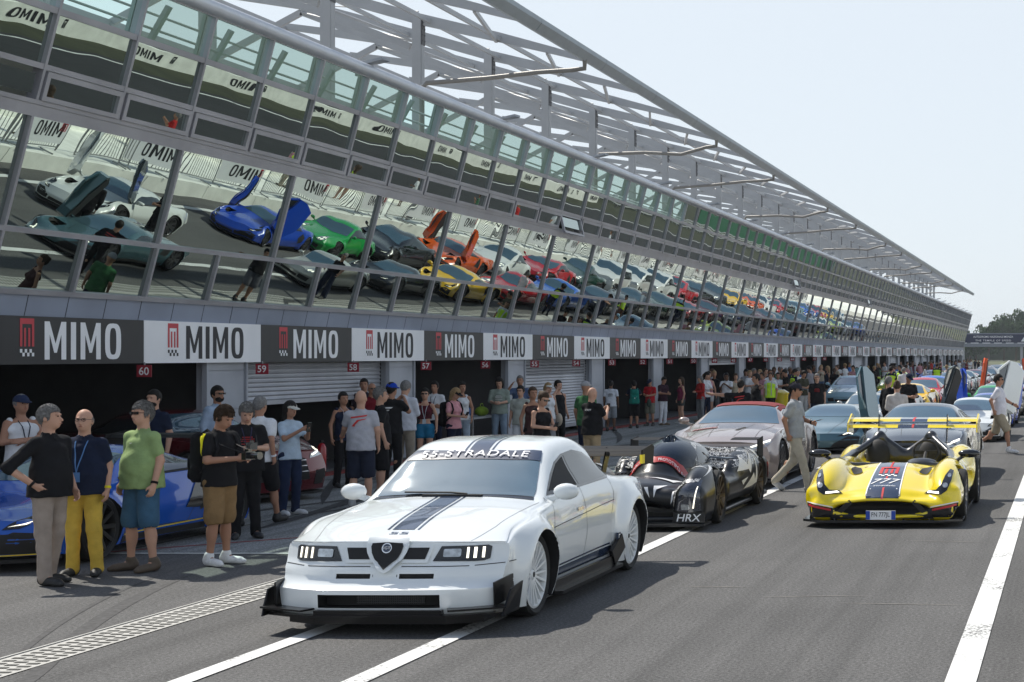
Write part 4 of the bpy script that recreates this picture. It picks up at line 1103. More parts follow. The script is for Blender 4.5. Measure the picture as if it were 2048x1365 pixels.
SPECS = {
 'coupe': dict(r=.32, L=4.2, ax=(.95, 3.25), hb=.78, st=[(0, .78, .50, .72, .60, .56, .60), (.3, .82, .64, .70, .58, .60, .66), (.95, .84, .74, .68, .56, .70, .76), (1.35, .84, .76, .74, .60, .79, .83), (1.5, .84, .77, .76, .62, .85, .88), (2.0, .84, .80, .76, .50, 1.12, 1.17), (2.3, .84, .81, .77, .48, 1.18, 1.235), (2.7, .86, .82, .79, .46, 1.15, 1.21), (3.25, .90, .82, .82, .46, .98, 1.05), (3.8, .88, .76, .78, .48, .80, .86), (4.2, .80, .66, .70, .50, .68, .72)], ws=(1.44, .60, 1.98, .50, .545), zt=(.9, 1.12), bowf=(.38, 2.4), leanf=[(.1, .04), (.4, -.02), (.6, .06)], side=[(1.62, .86), (1.8, .96), (2.05, 1.09), (2.4, 1.13), (2.8, 1.08), (3.15, .94), (3.1, .87)]),
 'super': dict(r=.33, L=4.35, ax=(1.0, 3.5), st=[(0, .84, .44, .76, .60, .48, .50), (.35, .86, .58, .74, .58, .54, .58), (1.0, .88, .74, .70, .55, .62, .66), (1.35, .88, .74, .76, .60, .72, .76), (1.5, .88, .74, .78, .64, .79, .82), (2.1, .88, .77, .78, .48, 1.02, 1.07), (2.4, .89, .79, .79, .46, 1.06, 1.115), (2.8, .91, .82, .81, .44, 1.02, 1.08), (3.5, .93, .84, .84, .42, .86, .92), (4.05, .91, .80, .82, .50, .80, .82), (4.35, .86, .74, .78, .55, .74, .76)], ws=(1.42, .62, 2.08, .48, .52), bowf=(.34, 2.6), leanf=[(.1, .02), (.3, -.03), (.5, .12)], side=[(1.65, .80), (1.85, .89), (2.1, .975), (2.45, 1.01), (2.75, .98), (2.95, .88), (2.9, .83)]),
 'wedge': dict(r=.34, L=4.55, ax=(1.05, 3.6), sub=3, ang=16, st=[(0, .88, .42, .80, .50, .46, .47), (.4, .90, .60, .76, .50, .56, .57), (1.05, .92, .72, .76, .54, .66, .68), (1.45, .92, .74, .80, .62, .77, .79), (1.6, .92, .75, .82, .64, .82, .84), (2.25, .92, .77, .82, .50, 1.03, 1.06), (2.55, .93, .79, .83, .48, 1.05, 1.09), (3.0, .95, .84, .86, .44, 1.0, 1.04), (3.6, .96, .88, .88, .44, .92, .95), (4.2, .95, .86, .86, .50, .88, .89), (4.55, .90, .80, .84, .6, .82, .83)], ws=(1.5, .62, 2.22, .50, .53), bowf=(.55, 1.3), leanf=[(.1, .0), (.3, -.05), (.5, .10)], side=[(1.75, .81), (2.0, .90), (2.3, .985), (2.6, 1.0), (2.95, .95), (3.1, .86)]),
 'tourer': dict(r=.36, L=4.75, ax=(.85, 3.65), st=[(0, .80, .62, .76, .66, .70, .74), (.3, .86, .74, .80, .66, .76, .82), (.85, .88, .84, .82, .64, .84, .90), (1.4, .88, .86, .83, .66, .90, .95), (1.62, .88, .87, .84, .70, .94, .98), (2.2, .88, .89, .84, .52, 1.20, 1.25), (2.5, .88, .89, .84, .50, 1.24, 1.29), (3.0, .89, .90, .85, .50, 1.22, 1.275), (3.4, .90, .91, .86, .52, 1.1, 1.15), (3.8, .90, .91, .86, .56, .98, 1.01), (4.4, .88, .86, .82, .58, .92, .95), (4.75, .84, .80, .78, .6, .86, .89)], ws=(1.60, .68, 2.18, .52, .55), bowf=(.24, 2.8), leanf=[(.1, .02), (.4, -.03), (.7, .06)], side=[(1.78, .93), (1.95, 1.01), (2.2, 1.12), (2.5, 1.165), (3.0, 1.15), (3.3, 1.04), (3.3, .96)]),
 'hatch': dict(r=.31, L=3.8, ax=(.75, 3.05), st=[(0, .76, .66, .72, .62, .74, .78), (.3, .80, .78, .74, .64, .82, .86), (.75, .82, .86, .76, .64, .90, .94), (1.05, .82, .88, .77, .66, .96, 1.0), (1.6, .82, .91, .78, .56, 1.32, 1.36), (2.0, .82, .92, .78, .56, 1.39, 1.44), (2.8, .82, .93, .78, .55, 1.38, 1.43), (3.3, .82, .92, .78, .54, 1.28, 1.33), (3.65, .80, .88, .76, .56, 1.0, 1.04), (3.8, .76, .80, .72, .58, .90, .92)], ws=(1.10, .64, 1.62, .54, .56), bowf=(.22, 2.8), leanf=[(.1, .0), (.4, -.02), (.75, .07)], side=[(1.25, .96), (1.5, 1.13), (1.75, 1.27), (2.1, 1.31), (2.8, 1.30), (3.2, 1.2), (3.35, .99)]),
}
PBASE = paint('base', (.4, .4, .4))
def generic(kind, rimmat=WHEELG, style='y', **opt):
    q = SPECS[kind]; a0, a1 = q['ax']; L = q['L']; r = q['r']
    S = dict(paint=PBASE, r=r, sub=q.get('sub', 5), n=70, zm=.48, st=q['st'], bowf=q['bowf'], leanf=q['leanf'], fadef=.9, bowr=(.2, 2.5), leanr=[(.2, .1), (.5, 0), (.9, .1)], ang=q.get('ang', 32),
             flare=[(a0, r + .035, .04, .16), (a1, r + .035, .05, .18)], arch=[(a0, r + .04), (a1, r + .04)], zb=[(0, .15), (.5, .12), (L - .5, .14), (L, .3)])
    e = empty('parked_car', (0, 0, 0)); b = car_shell(S); b.parent = e; P_ = Patcher(b)
    y0, w0, y1, w1, _ = q['ws']
    P_.put('windscreen', [[(-w0, y0 + .05), (-w0 * .5, y0), (w0 * .5, y0), (w0, y0 + .05), (w1, y1), (w1 * .5, y1 - .03), (-w1 * .5, y1 - .03), (-w1, y1)]], 'top', GLASSD, e, .005, .08)
    sd_ = q['side']; cy = sum(p[0] for p in sd_) / len(sd_); cz = sum(p[1] for p in sd_) / len(sd_)
    for v in ('right', 'left'):
        P_.put('side_window', [sd_], v, GLASSI, e, .005, .08)
        ym = (sd_[0][0] + sd_[-1][0]) / 2
        P_.seam([[(sd_[0][0] - .1, sd_[0][1] - .03), (sd_[0][0] - .12, .5), (sd_[0][0] - .05, .25), (sd_[-1][0] - .25, .24), (sd_[-1][0] - .12, .55), (sd_[-1][0] - .05, sd_[-1][1] - .03)]], v, e, .008)
        P_.seam([[(sd_[0][0] - .05, sd_[0][1] - .015), (sd_[-1][0] + .05, sd_[-1][1] - .012)]], v, e, .022, MATTE, .007, 'window_trim')
        P_.put('sill', [[(a0 + r + .08, .13), (a1 - r - .08, .13), (a1 - r - .06, .20), (a0 + r + .06, .20)]], v, MATTE, e, .004, .1)
        P_.put('rear_window', [[(-.3, 0), (.3, 0), (.3, .1)]], 'back', MATTE, e) if False else None
    # lamps and air intakes per kind
    if kind == 'coupe':
        for s_ in (-1, 1):
            lp = P_.put('headlight', [[(s_ * .56 + .115 * math.cos(t), .60 + .095 * math.sin(t)) for t in np.linspace(0, 6.283, 19)[:-1]]], 'front', LAMP, e, .008, .05)
            for (dx, dz) in ((-.035, -.03), (.035, -.03), (-.035, .03), (.035, .03)): P_.put('light_point', [rrect(s_ * .56 + dx - .02, .60 + dz - .018, s_ * .56 + dx + .02, .60 + dz + .018, .015, 2)], 'front', LED, lp, .013, .05)
        P_.put('front_intake', [[(-.62, .20), (-.66, .34), (-.40, .36), (-.36, .22)], [(.62, .20), (.66, .34), (.40, .36), (.36, .22)], [(-.33, .21), (-.35, .30), (.35, .30), (.33, .21)]], 'front', MATTE, e, .004)
        P_.seam([[(-.5, .42), (-.45, .9), (-.52, 1.35)], [(.5, .42), (.45, .9), (.52, 1.35)]], 'top', e, .007)
    elif kind == 'super':
        for s_ in (-1, 1):
            f = (lambda p: p) if s_ > 0 else mirx
            lp = P_.put('headlight', [f([(.46, .40), (.50, .45), (.64, .55), (.75, .62), (.76, .56), (.70, .47), (.60, .41)])], 'front', BLACK, e, .006, .05)
            P_.put('light_bar', [f([(.50, .425), (.64, .445), (.69, .48), (.62, .455)])], 'front', LED, lp, .012, .05)
        P_.put('front_intake', [[(-.74, .17), (-.78, .36), (-.56, .38), (-.34, .26), (-.36, .17)], [(.74, .17), (.78, .36), (.56, .38), (.34, .26), (.36, .17)], [(-.32, .16), (-.30, .24), (.30, .24), (.32, .16)]], 'front', MATTE, e, .004)
        for v in ('right', 'left'): P_.put('side_intake', [[(2.75, .55), (3.02, .75), (3.12, .62), (3.0, .40), (2.85, .34)]], v, MATTE, e, .004)
        P_.put('engine_cover', [[(-.38, 2.95), (.38, 2.95), (.34, 3.8), (-.34, 3.8)]], 'top', BLACK, e, .004)
    elif kind == 'wedge':
        for s_ in (-1, 1):
            f = (lambda p: p) if s_ > 0 else mirx
            lp = P_.put('headlight', [f([(.36, .40), (.62, .50), (.80, .62), (.82, .57), (.74, .46), (.55, .40)])], 'front', BLACK, e, .006, .05)
            P_.put('light_bar', [f([(.50, .425), (.60, .455), (.68, .52), (.66, .53), (.58, .47), (.48, .435)]), f([(.60, .455), (.70, .43), (.70, .445), (.61, .47)])], 'front', LED, lp, .012, .05)
        P_.put('front_intake', [[(-.80, .15), (-.86, .38), (-.60, .40), (-.30, .24), (-.22, .15)], [(.80, .15), (.86, .38), (.60, .40), (.30, .24), (.22, .15)]], 'front', MATTE, e, .004)
        P_.seam([[(-.15, .12), (-.42, 1.4)], [(.15, .12), (.42, 1.4)]], 'top', e, .009)
        for v in ('right', 'left'): P_.put('side_intake', [[(2.85, .45), (3.15, .82), (3.30, .80), (3.12, .40)]], v, MATTE, e, .004)
        P_.put('engine_cover', [[(-.40, 3.1), (.40, 3.1), (.30, 4.2), (-.30, 4.2)]], 'top', BLACK, e, .004)
    elif kind == 'tourer':
        for s_ in (-1, 1):
            f = (lambda p: p) if s_ > 0 else mirx
            lp = P_.put('headlight', [f([(.46, .60), (.50, .67), (.76, .76), (.79, .72), (.72, .64)])], 'front', LAMP, e, .008, .05)
            P_.put('light_bar', [f([(.50, .655), (.76, .745), (.77, .725), (.52, .635)])], 'front', LED, lp, .014, .05)
        P_.put('grille', [[(-.42, .30), (-.38, .60), (-.2, .66), (.2, .66), (.38, .60), (.42, .30)]], 'front', MATTE, e, .005)
        P_.seam([[(-.38 + .0, z) for z in (.42,)] + [(.38, .42)], [(-.38, .50), (.38, .50)], [(-.38, .58), (.38, .58)]], 'front', e, .012, CHROME, .010, 'grille_bar')
        P_.put('front_intake', [[(-.78, .22), (-.76, .44), (-.54, .42), (-.52, .22)], [(.78, .22), (.76, .44), (.54, .42), (.52, .22)]], 'front', MATTE, e, .004)
        P_.seam([[(-.52, .35), (-.50, .9), (-.62, 1.55)], [(.52, .35), (.50, .9), (.62, 1.55)], [(-.2, .3), (-.3, 1.5)], [(.2, .3), (.3, 1.5)]], 'top', e, .007)
    elif kind == 'hatch':
        for s_ in (-1, 1):
            f = (lambda p: p) if s_ > 0 else mirx
            P_.put('headlight', [f([(.42, .66), (.46, .74), (.68, .78), (.71, .70), (.60, .64)])], 'front', LAMP, e, .008, .05)
        P_.put('grille', [[(-.36, .56), (-.34, .62), (.34, .62), (.36, .56)], [(-.48, .24), (-.50, .40), (.50, .40), (.48, .24)]], 'front', MATTE, e, .005)
    P_.put('tail_lamp', [[(-.7, .62), (-.7, .68), (-.35, .68), (-.35, .62)], [(.7, .62), (.7, .68), (.35, .68), (.35, .62)]], 'back', RED, e, .008)
    P_.put('diffuser', [[(-.7, .30), (-.66, .46), (.66, .46), (.7, .30)]], 'back', MATTE, e, .006)
    mb = MB(); mb.prism([(-.80, .5), (-.78, .18), (-.5, .02), (.5, .02), (.78, .18), (.80, .5)], .085, .12, 'XY'); mb.build('splitter', MATTE, e)
    wmx = q['st'][4][1]
    for s_ in (-1, 1):
        mirror(e, s_ * (q['st'][4][4] + .16), y0 + .18, q['st'][4][2] + .10, opt.get('mir', PBASE), sz=.9)
        for ya in (a0, a1):
            w_ = max(q['st'][2][1] if ya == a0 else q['st'][-3][1], .8); add_wheel(e, s_ * (w_ - .10), ya, r, .24, style, rimmat, simple=True)
    return e
PROTO = {}
for k_, st_ in (('coupe', 'five'), ('super', 'y'), ('wedge', 'y'), ('tourer', 'split'), ('hatch', 'five')): PROTO[k_] = generic(k_, style=st_)
PCOL = dict(teal=(.085, .17, .20), white=(.75, .77, .75), blue=(.01, .07, .50), green=(.005, .33, .06), silver=(.50, .50, .47), black=(.012, .014, .018), yellow=(.85, .52, .01), orange=(.80, .12, .01), red=(.50, .012, .02), cobalt=(.01, .12, .55),
            navy=(.012, .02, .06), grey=(.06, .075, .085), maroon=(.14, .008, .015), lightblue=(.24, .42, .52), lime=(.50, .62, .06), bronze=(.40, .33, .30), darkgreen=(.01, .05, .035), steel=(.11, .14, .17))
PM = {k: paint(k, c, metal=(.35 if k in ('teal', 'bronze', 'silver', 'grey', 'navy', 'steel', 'maroon') else 0.)) for k, c in PCOL.items()}
used_ = set()
def place_car(kind, col, x, y, label, group='cars parked in the two rows of the pit lane', rz=0., swaps=(), sc=1.):
    sw = [(PBASE, PM[col])] + list(swaps)
    c = copy_tree(PROTO[kind], None, sw)
    c.location = (x, y, .004); c.rotation_euler = (0, 0, rz); c.scale = (sc, sc, sc); tag(c, label, 'car', group)
    return c
def door(parent, side, hinge, ang, out, col, m, glass=True, W_=1.3, H_=.52, yaw=0., th=.12):
    """raised door: slab with window frame, swung up about its front hinge"""
    M = Matrix.Rotation(side * yaw, 3, 'Z') @ Matrix.Rotation(-side * out, 3, 'Y') @ Matrix.Rotation(ang, 3, 'X'); h = Vector(hinge)
    P3 = lambda t, y, z: tuple(h + M @ Vector((side * t, y, z)))
    def slab(poly, t0, t1, name, m_, par):
        mb = MB(); n = len(poly); mb.add([P3(t0, *p) for p in poly] + [P3(t1, *p) for p in poly], [tuple(range(n)), tuple(range(2 * n - 1, n - 1, -1))] + [(i, (i + 1) % n, (i + 1) % n + n, i + n) for i in range(n)]); return mb.build(name, m_, par)
    d = slab([(0, -.42), (.05, .10), (.25, .14), (W_, .12), (W_ + .06, -.1), (W_ - .06, -.46), (.3, -.50)], -th, .05, 'door', col, parent)
    slab([(.03, -.40), (.08, .06), (W_ - .04, .08), (W_, -.1), (W_ - .1, -.42), (.3, -.46)], -th - .02, -th - .002, 'door_trim', MATTE, d)
    for a, b in (((.25, .13), (.62, .40)), ((.62, .40), (.95, .42)), ((.95, .42), (W_, .12))): 
        mb = MB(); mb.beam(P3(0, *a), P3(0, *b), .035, .05); mb.build('window_frame', col, d)
    g = slab([(.28, .13), (.63, .385), (.94, .40), (W_ - .03, .13)], -.006, .004, 'window', GLASSI, d)
    return d
# row A (nearer the garages)
bz = place_car('tourer', 'bronze', -5.55, 25.15, 'bronze grand tourer with maroon soft top behind the black prototype')
P_ = None
for ch in list(bz.children):
    if ch.name.startswith('body'):
        pp = Patcher(ch)
        pp.put('soft_top', [[(-.50, 2.20), (.50, 2.20), (.55, 3.0), (.62, 3.75), (-.62, 3.75), (-.55, 3.0)]], 'top', mat('maroon_canvas', (.20, .025, .03), .85, var=.1, bump=.4, bscale=60), bz, .012, .07)
        for v in ('right', 'left'): pp.put('soft_top_side', [[(2.2, 1.19), (2.5, 1.23), (3.0, 1.22), (3.4, 1.12), (3.75, 1.0), (3.35, .95), (3.3, 1.05), (3.0, 1.16), (2.5, 1.175), (2.2, 1.14)]], v, MATS['maroon_canvas'], bz, .010, .07)
        dec = pp.put('bonnet_sticker', [[(-.62, .95), (-.22, .95), (-.22, 1.12), (-.62, 1.12)]], 'top', mat('sticker_maroon', (.16, .03, .035), .6, var=.04), bz, .008)
        pp.text('sticker_lettering', 'PROTOTIPO 003', .055, .8, (-.42, 1.035), 'top', WMARK, dec, .012)
        pp.put('bonnet_vent', [[(.12, .75), (.19, .75), (.25, 1.1), (.20, 1.1)]], 'top', MATTE, bz, .005)
tl = place_car('wedge', 'teal', -5.3, 33.9, 'grey teal wedge supercar with one scissor door raised', sc=.92)
door(tl, 1, (.95, 1.45, .74), 1.32, .24, PM['teal'], None, yaw=-.30, th=.16)
place_car('coupe', 'silver', -5.75, 43.6, 'silver white sports coupe behind the teal supercar', sc=.84)
place_car('super', 'black', -5.6, 48.4, 'black sports car in the garage side row, ahead of the yellow one', sc=.92)
place_car('super', 'yellow', -5.6, 53.3, 'bright yellow sports car in the garage side row')
place_car('coupe', 'red', -5.6, 59., 'red sports coupe behind the yellow sports car')
place_car('coupe', 'cobalt', -5.7, 64.2, 'bright blue and white sports coupe beside the man with a white board')
place_car('super', 'navy', -5.7, 69.6, 'navy sports car in the garage side row behind the bright blue coupe')
place_car('tourer', 'grey', -5.6, 75, 'dark grey coupe in the garage side row, before the green black one')
place_car('tourer', 'darkgreen', -5.6, 80.4, 'very dark green coupe in the garage side row')
place_car('super', 'red', -5.6, 86, 'low red sports car in the garage side row, ahead of the maroon one')
place_car('coupe', 'maroon', -5.6, 91.3, 'maroon coupe in the garage side row')
cyc = ['grey', 'black', 'maroon', 'steel', 'black', 'navy', 'silver', 'white', 'lime', 'white', 'grey', 'blue']
for i in range(12):
    place_car(['super', 'coupe', 'tourer'][i % 3], cyc[i], -5.6 + .2 * math.sin(i * 2), 96.7 + i * 5.4, '%s car in the far part of the garage side row, %s behind the maroon coupe' % (cyc[i], ordn(i)))
# row B (nearer the pit wall)
bk = place_car('tourer', 'black', -2.55, 25.7, 'black coupe close behind the yellow roadster', sc=.98)
mc = place_car('super', 'white', -2.42, 38.5, 'white supercar with both doors raised by the pit wall', sc=.92)
door(mc, 1, (.80, 1.2, .86), 1.12, .15, PM['white'], None, yaw=-.75, th=.10, W_=1.35); door(mc, -1, (-.80, 1.2, .86), 1.12, .15, PM['grey'], None, yaw=.35, th=.05, W_=1.2)
bl = place_car('super', 'blue', -2.4, 46., 'bright blue supercar with both doors raised beside the pit wall', sc=.86)
door(bl, 1, (.86, 1.3, .74), 1.15, .1, PM['blue'], None, yaw=-.4); door(bl, -1, (-.86, 1.3, .74), 1.15, .1, PM['blue'], None, yaw=-.4)
place_car('coupe', 'green', -2.5, 50.3, 'bright green sports coupe in the pit wall row', sc=.9)
place_car('super', 'black', -2.5, 54.6, 'black sports car between the green coupe and the orange supercar')
og = place_car('wedge', 'orange', -2.5, 59.6, 'orange supercar with both scissor doors raised')
door(og, 1, (.92, 1.45, .72), 1.2, .12, PM['orange'], None); door(og, -1, (-.92, 1.45, .72), 1.2, .12, PM['orange'], None)
place_car('coupe', 'white', -2.4, 65.6, 'white sports coupe with blue livery marks behind the orange supercar')
place_car('super', 'red', -2.5, 71, 'red sports car in the pit wall row behind the white coupe')
place_car('coupe', 'darkgreen', -2.5, 76, 'dark green coupe in the pit wall row')
for i, y in enumerate((81.6, 86.2, 90.8)): place_car('hatch', 'white', -2.4, y, 'white hatchback in the pit wall row, %s of the three' % ['nearest', 'middle', 'farthest'][i])
cyb = ['red', 'black', 'grey', 'yellow', 'orange', 'white', 'red', 'grey', 'lightblue', 'cobalt', 'red', 'yellow', 'steel', 'white']
for i in range(14):
    place_car(['coupe', 'super', 'coupe', 'super', 'wedge'][i % 5], cyb[i], -2.4 + .25 * math.sin(i), 96 + i * 5.2, '%s car in the far part of the pit wall row, %s behind the white hatchbacks' % (cyb[i], ordn(i)))
# third row on the apron
place_car('coupe', 'lightblue', -9.15, 64.5, 'pale blue sports coupe with lit headlamps standing on the apron')
place_car('coupe', 'lime', -9.0, 81, 'yellow green sports coupe standing on the apron')
place_car('super', 'blue', -8.9, 101, 'blue sports car far along the apron')
place_car('coupe', 'lime', -9.1, 118, 'lime coupe farthest along the apron')
# left foreground
PM['racing'] = paint('racing_blue', (.008, .095, .50))
PROTO['super2'] = generic('super', rimmat=mat('wheel_black', (.03, .03, .03), .3, metal=.5, var=.05), style='five', mir=BLACK)
hb = place_car('super2', 'racing', -10.85, 15.45, 'electric blue hypercar with black rear wing and yellow sill line standing in the shade', None)
for ch in list(hb.children):
    if ch.name.startswith('body'):
        pp = Patcher(ch)
        pp.seam([[(1.4, .22), (3.1, .24)]], 'right', hb, .014, YEL, .012, 'sill_line')
        pp.seam([[(-.8, .165), (0, .155), (.8, .165)]], 'front', hb, .012, YEL, .010, 'lip_line')
        pp.put('door_vent', [[(2.55, .40), (2.75, .62), (2.95, .80), (3.08, .84), (3.1, .72), (2.98, .52), (2.8, .38)]], 'right', BLACK, hb, .012)
        pp.put('nose_intake', [[(-.5, .19), (-.56, .36), (.56, .36), (.5, .19)]], 'front', MATTE, hb, .008)
mb = MB(); mb.prism([(4.0, 1.10), (4.12, 1.135), (4.38, 1.145), (4.38, 1.125), (4.1, 1.10)], -.86, .86, 'YZ')
wg = mb.build('rear_wing', WINGB, hb)
for s_ in (-1, 1):
    mb = MB(); mb.prism([(3.96, 1.0), (4.40, 1.0), (4.40, 1.17), (3.98, 1.14)], s_ * .86, s_ * .875, 'YZ'); mb.build('endplate', WINGB, wg)
    mb = MB(); mb.beam((s_ * .5, 4.0, .78), (s_ * .5, 4.15, 1.10), .02, .12); mb.build('wing_support', BLACK, hb)
plate(hb, -.03, .25, .40, 'd', x=.05)
gc = place_car('tourer', 'maroon', -11.25, 22.9, 'dark red sports saloon parked at an angle before the shuttered garage', None, rz=R(62))
for ch in list(gc.children):
    if ch.name.startswith('body'):
        pp = Patcher(ch); pp.put('grille', [[(0, .30), (.14, .44), (.17, .62), (-.17, .62), (-.14, .44)]], 'front', MATTE, gc, .022); pp.text('door_lettering', 'GTAm', .09, 1.2, (2.35, .45), 'right', WMARK, gc, .006)
# dark cars standing inside the open garage
GOLD = mat('gold_line', (.5, .36, .12), .35, metal=.8, var=.05)
for (x, y, rz, w) in ((-16.2, 20.3, R(75), 'nearer'), (-16.4, 23.4, R(80), 'farther')):
    c = place_car('super', 'black', x - 1., y, 'black car with gold lines inside the dark open garage, the %s of two' % w, 'cars inside the open garage', rz=rz)
    for ch in list(c.children):
        if ch.name.startswith('body'):
            pp = Patcher(ch); pp.seam([[(.3, .50), (1.2, .62), (2.4, .70), (3.6, .78)], [(1.5, .82), (2.1, 1.0), (2.6, 1.02)]], 'right', c, .02, GOLD, .01, 'gold_line'); pp.seam([[(.3, .50), (1.2, .62), (2.4, .70), (3.6, .78)]], 'left', c, .02, GOLD, .01, 'gold_line')
def drop(o):
    for ch in list(o.children): drop(ch)
    bpy.data.objects.remove(o)
for k_ in PROTO: drop(PROTO[k_])
# ------------------------------------------------------------ black prototype racer
def camo_mat():
    m = bpy.data.materials.new('camouflage_foil'); m.use_nodes = True; n = m.node_tree.nodes; l = m.node_tree.links; b = n['Principled BSDF']
    tc = n.new('ShaderNodeTexCoord'); nz = n.new('ShaderNodeTexNoise'); nz.inputs['Scale'].default_value = 9; nz.inputs['Detail'].default_value = 2
    v = n.new('ShaderNodeTexVoronoi'); v.inputs['Scale'].default_value = 22; v.feature = 'DISTANCE_TO_EDGE'
    ad = n.new('ShaderNodeMixRGB'); ad.inputs[0].default_value = .25; l.new(tc.outputs['Object'], ad.inputs[1]); l.new(tc.outputs['Object'], nz.inputs['Vector']); l.new(nz.outputs[1], ad.inputs[2]); l.new(ad.outputs[0], v.inputs['Vector'])
    cr = n.new('ShaderNodeValToRGB'); cr.color_ramp.interpolation = 'CONSTANT'; cr.color_ramp.elements[0].color = (.6, .6, .6, 1); cr.color_ramp.elements[1].position = .09; cr.color_ramp.elements[1].color = (.02, .02, .022, 1)
    l.new(v.outputs[0], cr.inputs[0]); l.new(cr.outputs[0], b.inputs['Base Color']); b.inputs['Roughness'].default_value = .35; b.inputs['Coat Weight'].default_value = .5; MATS['camouflage_foil'] = m; return m
CAMO = camo_mat()
SATIN = mat('satin_black', (.014, .015, .017), .3, coat=.2, var=.1, vscale=4)
def prototype():
    e = empty('prototype_racer', (-5.27, 19.15, 0), label='black closed prototype racing car with white jagged stripes and red screen band', cat='race car')
    s = SDF((-1.0, -.15, .03), (1.0, 4.6, 1.12), .02)
    s.box((0, 1.05, .36), (.50, .78, .13), .12, .0); s.ell((0, .95, .45), (.36, .75, .16), .10); s.ell((0, 2.15, .58), (.47, 1.10, .42), .16); s.ell((0, 3.2, .58), (.25, 1.2, .28), .15)
    s.cap((0, 1.98, .985), (0, 2.8, .90), .085, .05, .04)
    for q in (-1, 1):
        s.box((q * .52, 2.4, .36), (.32, .85, .19), .14, .12)
        s.ell((q * .69, .85, .42), (.215, .80, .325), .03); s.box((q * .68, .50, .31), (.195, .42, .20), .12, .10)
        s.ell((q * .69, 3.15, .50), (.235, 1.05, .335), .05); s.box((q * .69, 3.6, .42), (.2, .55, .25), .15, .10)
        s.box((q * .33, .95, .26), (.2, .4, .03), .02, .05)
    s.box((0, 2.3, .11), (.84, 2.0, .035), .02, .03)
    s.ell((0, -.05, .24), (.40, .7, .10), .03, sub=True)
    for q in (-1, 1):
        for ya in (.95, 3.5): s.cylx(ya, .335, .37, *((.66, 1.3) if q > 0 else (-1.3, -.66)))
    s.cap((0, 1.75, 1.01), (0, 2.0, 1.0), .055, .05, 0, sub=True)
    b = obj('body', s.mesh('body', 2), SATIN, e)
    P_ = Patcher(b)
    P_.put('windscreen', [[(-.30, 1.30), (0, 1.24), (.30, 1.30), (.385, 1.55), (.38, 1.85), (.26, 1.98), (0, 2.0), (-.26, 1.98), (-.38, 1.85), (-.385, 1.55)]], 'top', mat('dark_screen', (.006, .012, .022), .04, spec=.5, var=.05), e, .010, .05)
    P_.put('screen_band', [[(-.40, 1.36), (-.28, 1.22), (0, 1.13), (.28, 1.22), (.40, 1.36), (.38, 1.43), (.26, 1.31), (0, 1.22), (-.26, 1.31), (-.38, 1.43)]], 'top', mat('band_red', (.45, .02, .02), .4, coat=.5, var=.04), e, .016, .05)
    P_.text('band_lettering', 'PROTOTIPO 003', .038, .85, (.20, 1.225), 'top', WMARK, e, .022, rot=.28); P_.text('band_lettering', 'MOST', .04, 1.2, (-.20, 1.225), 'top', WMARK, e, .022, rot=-.28)
    for v in ('right', 'left'):
        P_.put('side_window', [[(1.72, .70), (1.85, .84), (2.1, .90), (2.35, .86), (2.4, .72), (2.1, .68)]], v, GLASSI, e, .010, .05)
        P_.put('camouflage', [[(1.55, .55), (1.68, .72), (1.80, .88), (2.1, .95), (2.5, .92), (3.2, .80), (3.2, .6), (2.4, .62), (1.9, .58)]], v, CAMO, e, .005, .05)
        P_.put('white_flash', [[(2.25, .55), (2.5, .74), (2.62, .62), (2.9, .78), (2.70, .50), (2.62, .56)], [(2.5, .30), (2.85, .50), (2.95, .40), (3.0, .74), (3.08, .35), (2.90, .32)], [(3.1, .80), (3.55, .72), (3.2, .66)], [(2.35, .42), (2.6, .46), (2.45, .36)], [(.35, .62), (.75, .69), (1.35, .60), (.8, .73)]], v, WMARK, e, .010, .05)
        P_.put('side_sticker', [rrect(3.98, .34, 4.12, .56, .01)], v, MATS['band_red'], e, .012, .05)
    for q in (-1, 1):
        f = (lambda p: p) if q > 0 else mirx
        hl = P_.put('headlight', [f([(.54, .24), (.58, .48), (.67, .58), (.80, .59), (.83, .24), (.69, .22)])], 'front', mat('lamp_pod', (.03, .035, .05), .08, coat=1, spec=1, var=.4, vscale=12), e, .008, .04)
        P_.put('light_bar', [f([(.735, .27), (.75, .27), (.785, .52), (.775, .52)])], 'front', LED, hl, .014, .04)
        P_.put('lamp_lens', [f(rrect(.60, .25, .70, .32, .02))], 'front', LAMP, hl, .013, .04)
        P_.put('camouflage', [f([(.47, .24), (.52, .48), (.62, .60), (.78, .61), (.77, .57), (.63, .565), (.54, .47), (.49, .24)]), f([(.46, .14), (.46, .21), (.60, .205), (.60, .14)])], 'front', CAMO, e, .010, .04)
        P_.put('white_flash', [f([(.10, .50), (.14, .50), (.17, .38)]), f([(.20, .51), (.33, .50), (.24, .47), (.22, .38)]), f([(.42, .30), (.44, .44), (.47, .52), (.46, .36)])], 'front', WMARK, e, .012, .04)
        P_.put('white_flash', [f([(.46, .55), (.60, .60), (.80, .62), (.60, .64)]), f([(.05, .62), (.34, .72), (.40, 1.05), (.30, .80)])], 'top', WMARK, e, .010, .05)
        if q < 0: P_.put('nose_sticker', [rrect(-.33, .66, -.15, .74, .01)], 'top', MATS['band_red'], e, .014, .05)
        P_.put('cap', [rrect(q * .64 - .05, .86, q * .64 + .05, .98, .03)], 'top', CAMO, e, .014, .04)
    mb = MB(); mb.prism([(-.89, .4), (-.89, .02), (-.5, -.08), (.5, -.08), (.89, .02), (.89, .4)], .06, .085, 'XY'); mb.box((0, .9, .20), (.8, .1, .26)); mb.build('splitter', SATIN, e)
    mb = MB(); txt_into(mb, 'HRX', .09, 1.1, .01, lambda u, v: (.69 + u, -.012, .155 + v), shear=.2); mb.v = [(x, .075 + .0 * x, z) for x, y, z in mb.v]
    mb.build('nose_lettering', WMARK, e)
